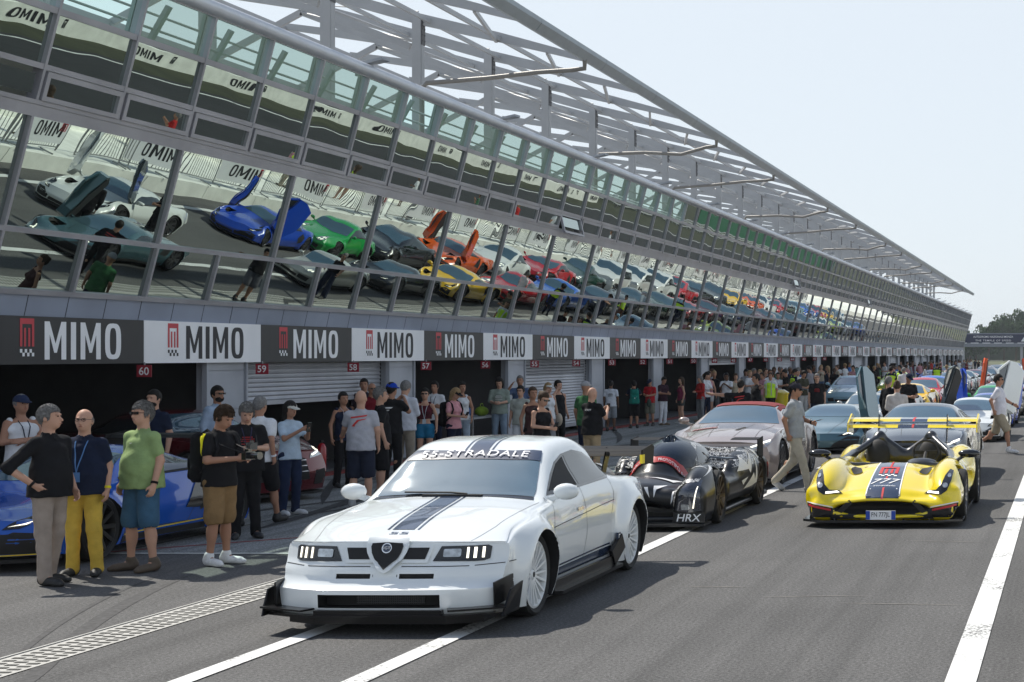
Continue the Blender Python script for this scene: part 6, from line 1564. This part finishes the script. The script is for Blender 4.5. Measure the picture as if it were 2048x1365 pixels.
            mb.tube([(0, .08, 1.48), (-.06, .02, 1.475)] + [fr(-.055 + .055 * t, 1.40 - .30 * t) for t in np.linspace(0, 1, 7)] + [fr(.055 * t, 1.10 + .30 * t) for t in np.linspace(0, 1, 7)] + [(.06, .02, 1.475), (0, .08, 1.48)], .006, 5); q0 = fr(0, 1.05); mb.box((0, q0[1] - .004, 1.05), (.07, .006, .10)); mb.build('lanyard', c3(x_[1]), e)
        elif k == 'watch':
            i = x_[1]; d = Vector(wr[i]) - Vector(el[i]); d.normalize(); a = Vector(wr[i]) - d * .02; mb.tube([a - d * .012, a + d * .012], .036, 10); mb.build('wrist_band', c3(x_[2]), e)
        elif k == 'belt':
            mb.lathe([(.118, -.014), (.125, -.014), (.125, .014), (.118, .014)], (0, 0, 0), 'Z', 24); mb.v = [(a * 1.46, b + .008, c_ + .985) for a, b, c_ in mb.v]; mb.build('belt', MATTE, e)
        elif k == 'backpack':
            s_ = SDF((-.25, .03, .85), (.25, .42, 1.6), .012); s_.box((0, .21, 1.17), (.155, .085, .27), .07); s_.box((0, .31, 1.06), (.125, .035, .14), .04, .02); s_.box((0, .27, 1.35), (.11, .05, .07), .04, .02); s_.ell((-.16, .2, 1.0), (.03, .05, .1), .02); s_.ell((.16, .2, 1.0), (.03, .05, .1), .02); s_.wob(.005, 25, 2)
            o = obj('backpack', s_.mesh('backpack', 1), c3(x_[1]), e); mb = MB()
            for q in (-1, 1): mb.tube([(q * .11, .15, 1.42), (q * .13, .04, 1.475), (q * .135, -.07, 1.40), (q * .14, -.115, 1.28), (q * .15, -.05, 1.12), (q * .15, .12, 1.0)], .018, 6)
            mb.build('strap', c3(x_[1]), o)
            mb = MB(); mb.box((0, .348, 1.12), (.02, .005, .05)); mb.box((-.06, .348, 1.16), (.012, .004, .012)); mb.box((.05, .30, 1.38), (.03, .03, .012)); mb.build('bag_badge', WMARK, o)
        elif k == 'print':
            mb.mi = 0; n0 = len(mb.v)
            pl = (lambda u, v: (u, .125 + .0, v)) if x_[1] == 'back' else (lambda u, v: (u, -.13 - .03 * fat, v))
            if x_[2] == 'seven':
                for poly in ([(-.12, 1.36), (.11, 1.39), (.09, 1.365), (-.13, 1.335)], [(-.06, 1.24), (.0, 1.30), (.08, 1.32), (.10, 1.335), (-.03, 1.315), (-.11, 1.22), (-.06, 1.22)]): mb.add([pl(-a, b) for a, b in poly], [tuple(range(len(poly)))])
                m_ = RED
            elif x_[2] == 'wings':
                for poly in ([(-.09, 1.33), (.09, 1.33), (.07, 1.305), (-.06, 1.305)], [(-.04, 1.285), (.04, 1.285), (.02, 1.265), (-.02, 1.265)]): mb.add([pl(a, b) for a, b in poly], [tuple(range(len(poly)))])
                m_ = WMARK
            elif x_[2] == 'lines':
                for z_ in (1.30, 1.275, 1.25, 1.215): mb.box(pl(0, z_), (.16 if z_ < 1.3 else .12, .003, .012))
                m_ = x_[3]
            else: txt_into(mb, x_[2], x_[4] if len(x_) > 4 else .03, 1.1, .0, lambda u, v: pl(-u if x_[1] == 'back' else u, v + (x_[5] if len(x_) > 5 else 1.30))); m_ = x_[3]
            # settle the print on the cloth, cut fine first
            pm = mb.mesh('print', fix=False); bm = bmesh.new(); bm.from_mesh(pm)
            for ax, n_ in ((0, Vector((1, 0, 0))), (2, Vector((0, 0, 1)))):
                cs = [v.co[ax] for v in bm.verts]
                for c_ in np.arange(min(cs) + .02, max(cs), .02): bmesh.ops.bisect_plane(bm, geom=bm.verts[:] + bm.edges[:] + bm.faces[:], dist=1e-6, plane_co=n_ * float(c_), plane_no=n_)
            mb = MB(); mb.add([tuple(v.co) for v in bm.verts], [tuple(v.index for v in f_.verts) for f_ in bm.faces] if not bm.verts.index_update() else []); bm.free()
            src = to.data; bvh = _bvh(src); vv = []
            d = Vector((0, -1, 0)) if x_[1] == 'back' else Vector((0, 1, 0))
            for q in mb.v:
                hit = bvh.ray_cast(Vector((q[0], .6 if x_[1] == 'back' else -.6, q[2])), d); vv.append(tuple(hit[0] - d * .009) if hit[0] else q)
            mb.v = vv; mb.build('print', m_, to)
        elif k == 'hivis':
            me = pmesh_('top', pose, dict(B), cell, 'vest'); o = bind('safety_vest', me, mat('hivis_yellow', (.55, .85, .03), .7, var=.05), e); o.scale = (1.07, 1.12, 1.0)
            mb = MB()
            for q in (-1, 1): mb.box((q * .09, -.155, 1.2), (.03, .004, .5))
            mb.build('reflective_band', mat('reflective', (.6, .6, .6), .3, metal=.3, var=.03), o)
        elif k == 'yellow_panel':
            src = to.data; bvh = _bvh(src)
            for q in (-1, 1):
                mb = MB(); poly = [(a, b) for a in np.linspace(.02, .10, 5) for b in ()]
                g = []
                for a in np.linspace(-.02, .09, 7):
                    for b in np.linspace(1.12, 1.44, 12):
                        hit = bvh.ray_cast(Vector((q * .6, a, b)), Vector((-q, 0, 0))); g.append(tuple(hit[0] + Vector((q * .005, 0, 0))) if hit[0] else (q * .15, a, b))
                mb.add(g, [(i * 12 + j, i * 12 + j + 1, (i + 1) * 12 + j + 1, (i + 1) * 12 + j) for i in range(6) for j in range(11)]); mb.build('side_panel', c3((.75, .68, .02)), to, 60)
        elif k == 'bag':
            i = x_[1]; ellipsoid(mb, (wr[i][0] * 1.1, wr[i][1] + .02, .86), (.07, .13, .16), 8); mb.tube([(wr[i][0], wr[i][1], 1.0), (sh[i][0], .0, 1.47), (wr[i][0] * 1.1, .08, 1.0)], .008, 5); mb.build('handbag', c3(x_[2]), e, 60)
    return e
_bv = {}
def _bvh(me):
    if me.name not in _bv: bm = bmesh.new(); bm.from_mesh(me); _bv[me.name] = BVHTree.FromBMesh(bm); bm.free()
    return _bv[me.name]
def at(px, Y): return (px - 2140) / 3200 * Y
def top_h(py, Y, drop=0.): return CAMH - (py - 709) / 3200 * Y
BLK = (.012, .012, .014); NAV = (.012, .018, .04); WHT = (.66, .67, .69)
# the four men by the blue car and the boy with the rucksack
person('man in black shirt with rolled sleeves and beige trousers, hand on hip', at(100, 14.75), 14.75, 78, 1.655, 'onhip', ('rolled', BLK), ('trousers', (.34, .28, .235)), (.02, .02, .02), 'light', ('short', 'grey'), fat=.25, cell=.0095, extras=(('watch', 0, BLK), ('belt',)))
person('bald man with glasses in navy polo and yellow trousers', at(168, 15.3), 15.3, 12, 1.60, 'stand', ('polo', NAV), ('trousers', (.62, .42, .07)), (.02, .02, .022), 'light', ('fringe', 'grey'), fat=.9, cell=.0095, extras=(('glasses', 'clear'), ('watch', 1, (.8, .7, .02)), ('watch', 0, (.5, .1, .05)), ('belt',), ('lanyard', (.10, .22, .45))))
person('man in green polo shirt and blue cargo shorts with glasses', at(284, 15.65), 15.65, -22, 1.655, 'stand2', ('polo', (.26, .36, .15)), ('shorts', (.05, .12, .20)), (.10, .075, .055), 'light', ('thick', 'grey'), fat=.75, cell=.0095, extras=(('glasses', 'sun'), ('watch', 1, BLK), ('print', 'front', 'parr', WMARK, .012, 1.33)))
person('boy in black and yellow shirt with large black rucksack looking down at his camera', at(440, 16.1), 16.1, 72, 1.62, 'camera', ('tee', BLK), ('shorts', (.24, .15, .07)), (.72, .72, .72), 'tan', ('thick', 'brown'), cell=.0095, extras=(('camera',), ('backpack', (.015, .015, .017)), ('yellow_panel',)))
person('grey haired photographer in black t-shirt and black trousers holding a camera', at(492, 18.4), 18.4, 35, 1.58, 'camera', ('tee', BLK), ('trousers', BLK), (.03, .03, .03), 'light', ('thick', 'grey'), fat=.5, cell=.011, extras=(('camera',), ('lanyard', (.05, .05, .1)), ('print', 'front', 'lines', RED)))
person('person in white t-shirt and black shorts stepping away behind the photographer', at(520, 19.9), 19.9, 175, 1.60, 'walk', ('tee', WHT), ('shorts', BLK), (.02, .02, .02), 'tan', ('short', 'grey'), cell=.013, face=False, extras=(('watch', 0, WHT),))
person('man in white sleeveless shirt and trucker cap behind the blue car', at(43, 19.1), 19.1, 60, 1.64, 'crossed', ('vest', WHT), ('trousers', (.20, .24, .30)), skin='tan', hair=('cap+short', (.02, .03, .07), 'grey'), cell=.013, extras=(('lanyard', NAV),))
person('bearded man in dark navy shirt standing behind the blue car', at(307, 20.8), 20.8, -8, 1.66, 'stand', ('tee', NAV), ('trousers', BLK), skin='light', hair=('short+beard', 'black'), cell=.013, extras=(('lanyard', (.3, .35, .5)),))
person('bearded man in light blue shirt and sunglasses by the first grey pillar', at(436, 23.2), 23.2, 65, 1.66, 'stand', ('long', (.33, .42, .55)), ('trousers', NAV), skin='tan', hair=('thick+beard', 'black'), cell=.013, extras=(('glasses', 'sun'),))
person('woman in cream cap and pale blue shirt filming with a phone', at(580, 21.1), 21.1, 62, 1.50, 'phone', ('tee', (.42, .52, .62)), ('trousers', (.015, .025, .06)), (.65, .65, .65), 'tan', ('cap+long', (.55, .53, .47), 'black'), fem=1., cell=.011, extras=(('phone', 'both', .2),))
person('bald man in grey t-shirt with red mark on the back and navy shorts', at(722, 22.0), 22.0, 192, 1.63, 'reach', ('tee', (.42, .42, .46)), ('shorts', (.02, .025, .045)), (.4, .4, .4), 'light', ('bald', 'grey'), fat=.2, cell=.011, extras=(('print', 'back', 'seven'), ('watch', 1, (.6, .25, .15))))
person('short haired man in black t-shirt beside the man in grey t-shirt', at(762, 23.4), 23.4, 118, 1.64, 'stand', ('tee', BLK), ('shorts', BLK), skin='light', hair=('short', 'grey'), cell=.011)
person('man in black t-shirt with white wings on the back and blue cap held up', at(784, 26.2), 26.2, 168, 1.66, 'shoot', ('tee', BLK), ('trousers', BLK), skin='tan', hair=('cap+short', (.01, .05, .38), 'black'), cell=.013, extras=(('print', 'back', 'wings'),))
person('grey haired man in pale shirt and beige trousers seen from behind', at(809, 27.2), 27.2, 176, 1.68, 'device', ('rolled', (.56, .58, .64)), ('trousers', (.30, .26, .21)), (.1, .08, .06), 'light', ('thick', 'grey'), fat=.2, cell=.013, face=False)
person('dark haired woman in sleeveless navy top before the shutter', at(687, 25.5), 25.5, 50, 1.52, 'stand', ('vest', NAV), ('trousers', BLK), skin='tan', hair=('bun', 'black'), fem=1, cell=.013, extras=(('lanyard', (.6, .5, .5)),))
person('man with dark hair in dark clothes furthest back before the shutter', at(728, 30.5), 30.5, 20, 1.66, 'stand', ('polo', (.03, .02, .03)), ('trousers', BLK), skin='tan', hair=('short', 'black'), cell=.013)
person('bald man with sunglasses in dark red shirt before the shutter', at(744, 29.2), 29.2, 40, 1.60, 'crossed', ('polo', (.16, .012, .02)), ('trousers', BLK), skin='tan', hair=('bald', 'grey'), fat=.5, cell=.013, extras=(('glasses', 'sun'),))
person('woman in maroon cropped top and blue shorts with sunglasses', at(850, 29.2), 29.2, 15, 1.50, 'stand', ('crop', (.08, .012, .02)), ('brief', (.02, .16, .30)), (.6, .6, .6), 'light', ('bun', 'black'), fem=1, cell=.013, extras=(('glasses', 'sun'), ('lanyard', (.5, .55, .6))))
person('young man with folded arms in white t-shirt at the edge of the grey garage', at(869, 33.), 33., 0, 1.56, 'crossed', ('tee', WHT), ('trousers', NAV), skin='tan', hair=('thick', 'black'), cell=.014, extras=(('lanyard', NAV),))
person('woman in pink t-shirt with black cap and backpack looking at a phone', at(908, 29.8), 29.8, 68, 1.50, 'device', ('tee', (.62, .30, .33)), ('trousers', NAV), skin='light', hair=('cap+long', BLK, 'blond'), fem=1, cell=.013, extras=(('backpack', BLK), ('phone', 'both')))
person('tall woman in white tank top behind the one in pink', at(924, 32.5), 32.5, 20, 1.56, 'onhip', ('tank', WHT), ('trousers', (.35, .42, .5)), skin='tan', hair=('long', 'black'), fem=1, cell=.014)
person('long haired man in open green shirt over a white t-shirt at the garage', at(999, 35.6), 35.6, 10, 1.62, 'device', ('rolled', (.26, .31, .27)), ('trousers', (.22, .29, .37)), (.5, .5, .5), 'light', ('long', 'black'), cell=.014, face=True, extras=(('print', 'front', 'lines', WMARK),))
person('man in sage t-shirt and white jeans with glasses', at(1041, 31.5), 31.5, -5, 1.50, 'stand', ('tee', (.38, .40, .36)), ('trousers', (.62, .64, .68)), skin='light', hair=('thick', 'black'), cell=.014, extras=(('glasses', 'clear'),))
person('man in blue shirt raising his hand to his face at the grey pillar', at(1040, 36.2), 36.2, 12, 1.64, 'raise', ('tee', (.08, .12, .22)), ('trousers', BLK), skin='tan', hair=('short', 'grey'), cell=.014)
person('woman in black sleeveless top and sunglasses holding a phone behind the white car roof', at(1083, 24.2), 24.2, 58, 1.57, 'device', ('vest', BLK), ('trousers', NAV), skin='light', hair=('bun', 'brown'), fem=1, cell=.011, extras=(('glasses', 'sun'), ('phone', 'both')))
person('woman in brown top with tied hair behind the one in black', at(1066, 27.5), 27.5, 40, 1.56, 'stand', ('vest', (.06, .03, .03)), ('trousers', BLK), skin='tan', hair=('bun', 'brown'), fem=1, cell=.014)
person('woman in white cap and white tank top with her arm up', at(1097, 33.5), 33.5, 50, 1.52, 'raise', ('tank', WHT), ('trousers', (.3, .3, .32)), skin='light', hair=('cap+long', (.6, .6, .58), 'blond'), fem=1, cell=.014, extras=(('bag', 1, (.45, .38, .3)),))
person('dark haired young man in black tank top at the shutter', at(1117, 34.5), 34.5, 60, 1.56, 'raise', ('tank', BLK), ('trousers', BLK), skin='light', hair=('thick', 'black'), cell=.014)
person('bald man in black t-shirt with white lettering and beige trousers filming', at(1184, 26.8), 26.8, 155, 1.57, 'phone', ('tee', BLK), ('trousers', (.38, .29, .18)), (.1, .08, .06), 'light', ('bald', 'grey'), fat=.3, cell=.012, face=False, extras=(('phone', 'both', .1), ('print', 'back', 'STAFF', WMARK, .035, 1.33)))
person('man in green t-shirt and grey beanie beside the bald man', at(1172, 29.8), 29.8, 160, 1.62, 'stand', ('tee', (.05, .14, .06)), ('trousers', NAV), skin='tan', hair=('cap', (.32, .32, .33)), cell=.014, face=False)
# along the garages
person('boy in white t-shirt with dark print on the back facing the garages', at(1222, 44.0), 44.0, 186, 1.40, 'stand', ('tee', (.55, .58, .64)), ('shorts', (.22, .24, .27)), skin='dark', hair=('short', 'black'), cell=.015, face=False, extras=(('print', 'back', 'lines', BMARK),))
person('child with teal backpack taking a picture of the garage', at(1268, 45.8), 45.8, 200, 1.36, 'shoot', ('tee', NAV), ('shorts', BLK), skin='tan', hair=('thick', 'black'), cell=.015, face=False, extras=(('backpack', (.01, .18, .14)),))
person('man in red shirt with dark bag beside a grey pillar', at(1300, 47.3), 47.3, -10, 1.40, 'device', ('tee', (.42, .012, .02)), ('shorts', (.18, .18, .14)), skin='tan', hair=('cap', NAV), cell=.015, extras=(('bag', 1, (.04, .06, .05)),))
person('man in dark t-shirt and white trousers facing the woman in pink', at(1326, 47.8), 47.8, 60, 1.46, 'device', ('tee', (.035, .015, .025)), ('trousers', (.60, .62, .66)), (.2, .15, .1), 'tan', ('short', 'black'), cell=.015)
person('woman in dark pink top and dark denim shorts', at(1362, 48.6), 48.6, -50, 1.42, 'stand', ('tank', (.20, .03, .07)), ('brief', (.05, .06, .06)), (.4, .3, .2), 'light', ('long', 'brown'), fem=1, cell=.015)
person('man in black t-shirt with lettering pointing to the right behind the bronze car', at(1482, 33.2), 33.2, 176, 1.60, 'armout', ('tee', BLK), ('trousers', BLK), skin='light', hair=('short', 'black'), cell=.013, face=False, extras=(('print', 'back', 'NEW HORIZ', WMARK, .03, 1.20), ('print', 'back', 'seven')))
person('young man in grey t-shirt, cap and mirrored sunglasses walking with a phone', at(1590, 24.7), 24.7, 80, 1.69, 'walk', ('tee', (.34, .36, .38)), ('trousers', (.46, .42, .34)), (.40, .30, .22), 'tan', ('cap+short', (.03, .03, .04), 'black'), cell=.0105, extras=(('glasses', 'sun'), ('phone', 1, 1.3), ('watch', 1, BLK)))
person('grey haired man in black t-shirt with glasses behind the teal supercar', at(1634, 43.5), 43.5, 8, 1.60, 'stand', ('tee', BLK), ('trousers', NAV), skin='light', hair=('short', 'grey'), fat=.2, cell=.014, extras=(('glasses', 'clear'), ('print', 'front', 'lines', RED)))
person('dark haired man in olive shirt looking down near the yellow bin', at(1606, 52.), 52., 50, 1.60, 'device', ('tee', (.05, .05, .035)), ('trousers', (.4, .4, .4)), skin='tan', hair=('thick', 'black'), cell=.015)
person('person with hair bun in cream jacket seen from behind', at(1794, 31.6), 31.6, 186, 1.60, 'device', ('long', (.58, .54, .50)), ('trousers', NAV), skin='light', hair=('bun', 'brown'), cell=.013, face=False)
person('grey haired man with headset between the raised door and the person in cream', at(1778, 36.5), 36.5, 150, 1.62, 'stand', ('long', BLK), ('trousers', BLK), skin='light', hair=('short', 'grey'), cell=.014, face=False)
person('man in white t-shirt and khaki shorts striding past the white supercar', at(1998, 34.2), 34.2, 82, 1.69, 'stride', ('tee', (.62, .61, .66)), ('shorts', (.34, .29, .21)), (.68, .68, .68), 'tan', ('thick', 'black'), fat=.1, cell=.012, extras=(('glasses', 'sun'), ('watch', 1, BLK)))
person('man in black t-shirt walking between the teal and silver cars', -7.5, 38.2, -60, 1.66, 'armout', ('tee', BLK), ('shorts', (.12, .12, .14)), skin='tan', hair=('short', 'black'), cell=.014)
person('man in dark clothes standing next to the teal car, seen in the glazing', -4.0, 39.6, 30, 1.66, 'device', ('tee', BLK), ('trousers', BLK), skin='tan', hair=('cap', NAV), cell=.014)
person('man holding a white board beside the bright blue coupe', -7.35, 66.8, -90, 1.66, 'device', ('tee', NAV), ('trousers', NAV), skin='light', hair=('short', 'brown'), cell=.015)
person('marshal in yellow vest standing on the apron beside the bright blue coupe', -7.4, 69.5, -60, 1.66, 'stand', ('tee', NAV), ('shorts', (.10, .05, .04)), skin='tan', hair=('short', 'black'), cell=.015, extras=(('hivis',),))
# crowd copies: a few standing figures, re-dressed
rc = random.Random(21); CP = []
for i, (ps, tp, bt, hr, fm_) in enumerate((('stand', 'tee', 'trousers', 'short', 0), ('device', 'tee', 'shorts', 'thick', 0), ('crossed', 'polo', 'trousers', 'short', 0), ('stand2', 'tank', 'brief', 'long', 1), ('phone', 'tee', 'shorts', 'thick', 0), ('device', 'long', 'trousers', 'long', 1), ('walk', 'tee', 'shorts', 'short', 0), ('raise', 'tee', 'trousers', 'bun', 1))):
    CP.append(dict(pose=ps, top=tp, bottom=bt, hair=hr, fem=fm_))
TC = dict(white=WHT, black=BLK, navy=NAV, grey=(.25, .25, .27), red=(.38, .02, .02), green=(.06, .14, .08), blue=(.05, .15, .4), beige=(.42, .36, .27), pink=(.5, .25, .28), maroon=(.12, .015, .025))
BC = dict(black=BLK, navy=NAV, beige=(.32, .27, .2), grey=(.18, .19, .2), denim=(.08, .13, .22), white=(.55, .55, .56))
def crowd(x, y, rz, label, group, top=None, hiv=False, i=None):
    c = CP[i if i is not None else rc.randrange(len(CP))]; t = top or rc.choice(['white', 'white', 'black', 'black', 'navy', 'grey', 'red', 'green', 'blue', 'beige', 'pink', 'maroon', 'white']); b = rc.choice(list(BC))
    far = y > 60
    person(label.format(t=t, b=b), x, y, rz, rc.uniform(1.50, 1.68) - .06 * c['fem'], c['pose'], (c['top'], TC[t]), (c['bottom'], BC[b]), (.2, .2, .2), rc.choice(['light', 'tan', 'tan', 'dark']), (c['hair'], rc.choice(['black', 'brown', 'brown', 'grey', 'blond'])), fem=c['fem'], cell=.017 if not far else .026, face=False, group=group, extras=(('hivis',),) if hiv else ())
k = 0
for px in range(1405, 1475, 8):
    crowd(at(px, 51 + rc.uniform(-1, 2.2)), 51 + rc.uniform(-1, 2.2), rc.uniform(-60, 60), 'spectator in {t} top left of the pointing man, %s from the grey pillar' % ordn(k), 'spectators outside the garages'); k += 1
k = 0
for px in list(range(1492, 1600, 8)) + [1500, 1520, 1545]:
    Y = 55 + rc.uniform(-1, 4); crowd(at(px, Y), Y, rc.uniform(-70, 70), 'spectator in {t} top in the crowd right of the pointing man, %s one' % ordn(k), 'spectators outside the garages'); k += 1
person('marshal in yellow safety vest right of the pointing arm', at(1541, 50), 50, -10, 1.55, 'stand', ('tee', WHT), ('trousers', BLK), skin='tan', hair=('short', 'brown'), cell=.015, extras=(('hivis',),))
person('marshal in yellow vest left of the walking man and behind his cap', at(1588, 57), 57, 120, 1.62, 'device', ('tee', NAV), ('trousers', NAV), skin='tan', hair=('short', 'black'), cell=.016, extras=(('hivis',),))
person('marshal in bright yellow vest above the yellow wing', at(1782, 62), 62, 180, 1.65, 'stand', ('tee', NAV), ('trousers', NAV), skin='tan', hair=('short', 'black'), cell=.016, face=False, extras=(('hivis',),))
person('marshal in yellow vest far along the garage row', at(1874, 82), 82, 180, 1.68, 'stand', ('tee', NAV), ('trousers', NAV), skin='tan', hair=('short', 'brown'), cell=.018, face=False, extras=(('hivis',),))
person('blond woman in white top beside the far marshal', at(1894, 78), 78, 140, 1.60, 'stand', ('tee', (.6, .5, .5)), ('trousers', NAV), skin='light', hair=('thick', 'blond'), fem=1, cell=.018, face=False)
person('man in white t-shirt with blue print behind the red car', at(1808, 60), 60, 190, 1.64, 'device', ('tee', WHT), ('trousers', NAV), skin='tan', hair=('short', 'grey'), cell=.016, face=False)
k = 0
for i in range(74):
    y = 62 + (i / 74) ** 1.25 * 125; x = -12.6 + rc.uniform(0, 3.0) * (1 if i % 3 else 1.4)
    crowd(x, y + rc.uniform(-1, 1), rc.uniform(-180, 180), 'person in {t} top in the far crowd at the garages, %s from this end' % ordn(i), 'far crowd along the garages')
for i in range(10):
    crowd(1.4 + rc.uniform(0, 1.5), 38 + i * 6.3 + rc.uniform(-2, 2), rc.uniform(60, 120), 'person in {t} top on the pit wall, %s one along it' % ordn(i), 'people on the pit wall', hiv=i in (3, 4)) 
for o in [q for q in SC.objects if q.get('group') == 'people on the pit wall']: o.location.z = .40

# ------------------------------------------------------------ small things at the garages
e = empty('waste_bin', (at(1562, 51), 51, 0), label='tall yellow waste bin beside the crowd at the garages', cat='bin')
mb = MB(); mb.lathe([(0, 0), (.20, 0), (.24, .85), (0, .85)], (0, 0, 0), 'Z', 20); mb.build('body', paint('bin_yellow', (.60, .45, .02)), e, 40)
mb = MB(); mb.lathe([(0, 1.0), (.12, .99), (.26, .90), (.26, .85), (0, .85)], (0, 0, 0), 'Z', 20); mb.build('lid', paint('bin_yellow', (.60, .45, .02)), e, 40)
e = empty('folding_table', (at(945, 35.4), 35.4, .03), R(90), label='grey folding table with bags on it inside the grey garage', cat='table')
mb = MB(); mb.box((0, 0, .70), (1.6, .65, .04)); mb.build('table_top', mat('table_grey', (.30, .31, .32), .5, var=.05), e)
for sx in (-.7, .7):
    for sy in (-.27, .27): mb = MB(); mb.tube([(sx, sy, 0), (sx, sy, .69)], .018, 6); mb.build('leg', CHROME, e)
for i, (px, c, nm) in enumerate(((938, (.05, .12, .3), 'blue'), (955, (.2, .3, .03), 'green'))):
    x = at(px, 35.4); mb = MB(); ellipsoid(mb, (0, 0, .10), (.14, .20, .11), 8); mb.tube([(0, -.1, .18), (0, -.05, .27), (0, .05, .27), (0, .1, .18)], .01, 5)
    tag(mb.build('bag', cloth('bag_' + nm, c), None, 50, loc=(x, 35.4 - .2 + i * .45, .75)), nm + ' bag lying on the folding table in the garage', 'bag')
e = empty('heater_box', (-13.9, 33.0, 1.62), label='white electric box hanging high inside the grey garage', cat='wall box')
mb = MB(); mb.box((0, 0, 0), (.3, .36, .26)); mb.build('housing', mat('box_white', (.45, .45, .42), .5, var=.05), e)
mb = MB()
for k in range(4): mb.box((.153, 0, -.08 + k * .05), (.006, .30, .015))
mb.build('louvre', MATTE, e); mb = MB(); mb.tube([(0, 0, .12), (0, 0, .85)], .02, 6); mb.build('hanger', BARM, e)
e = empty('fire_extinguisher', (-13.75, 29.4, .02), label='red fire extinguisher standing by the grey pillar', cat='extinguisher')
mb = MB(); mb.lathe([(0, 0), (.075, 0), (.08, .02), (.08, .38), (.05, .45), (.02, .47), (0, .47)], (0, 0, 0), 'Z', 18); mb.build('cylinder', paint('red', (.50, .012, .02)), e, 40)
mb = MB(); mb.box((0, 0, .50), (.03, .10, .04)); mb.tube([(0, .05, .5), (.06, .08, .4), (.07, .07, .15)], .01, 5); mb.build('valve', MATTE, e)
for i, (y, w) in enumerate(((42.6, 'first'), (49.3, 'second'), (62.7, 'third'))):
    e = empty('tool_cabinet', (-15.5, y, .03), label='grey tool cabinet inside an open garage, %s from the near end' % w, cat='cabinet', group='tool cabinets in the garages')
    mb = MB(); mb.box((0, 0, .55), (.5, 1.2, 1.0)); mb.build('cabinet', mat('cabinet_grey', (.16, .17, .19), .5, var=.08), e)
    for k in range(4): mb = MB(); mb.box((.255, 0, .18 + k * .24), (.015, 1.1, .2)); d = mb.build('drawer', mat('drawer_red' if i == 1 else 'drawer_grey', (.25, .02, .02) if i == 1 else (.22, .23, .25), .4, var=.05), e); mb = MB(); mb.box((.27, 0, .25 + k * .24), (.02, .9, .015)); mb.build('handle', CHROME, d)

# ------------------------------------------------------------ summer haze
def haze():
    me = bpy.data.meshes.new('haze'); bm = bmesh.new(); bmesh.ops.create_cube(bm, size=1.); bm.to_mesh(me); bm.free()
    o = bpy.data.objects.new('haze', me); COL.objects.link(o); o.scale = (3400, 3500, 32); o.location = (0, 1400, 14.9); m = bpy.data.materials.new('haze'); m.use_nodes = True; n = m.node_tree.nodes
    n.remove(n['Principled BSDF']); v = n.new('ShaderNodeVolumePrincipled'); v.inputs['Color'].default_value = (.80, .86, .92, 1); v.inputs['Density'].default_value = .0002; v.inputs['Anisotropy'].default_value = .3
    m.node_tree.links.new(v.outputs[0], n['Material Output'].inputs['Volume']); me.materials.append(m); tag(o, 'thin bluish summer haze in the air', 'haze', None, 'stuff')
haze()
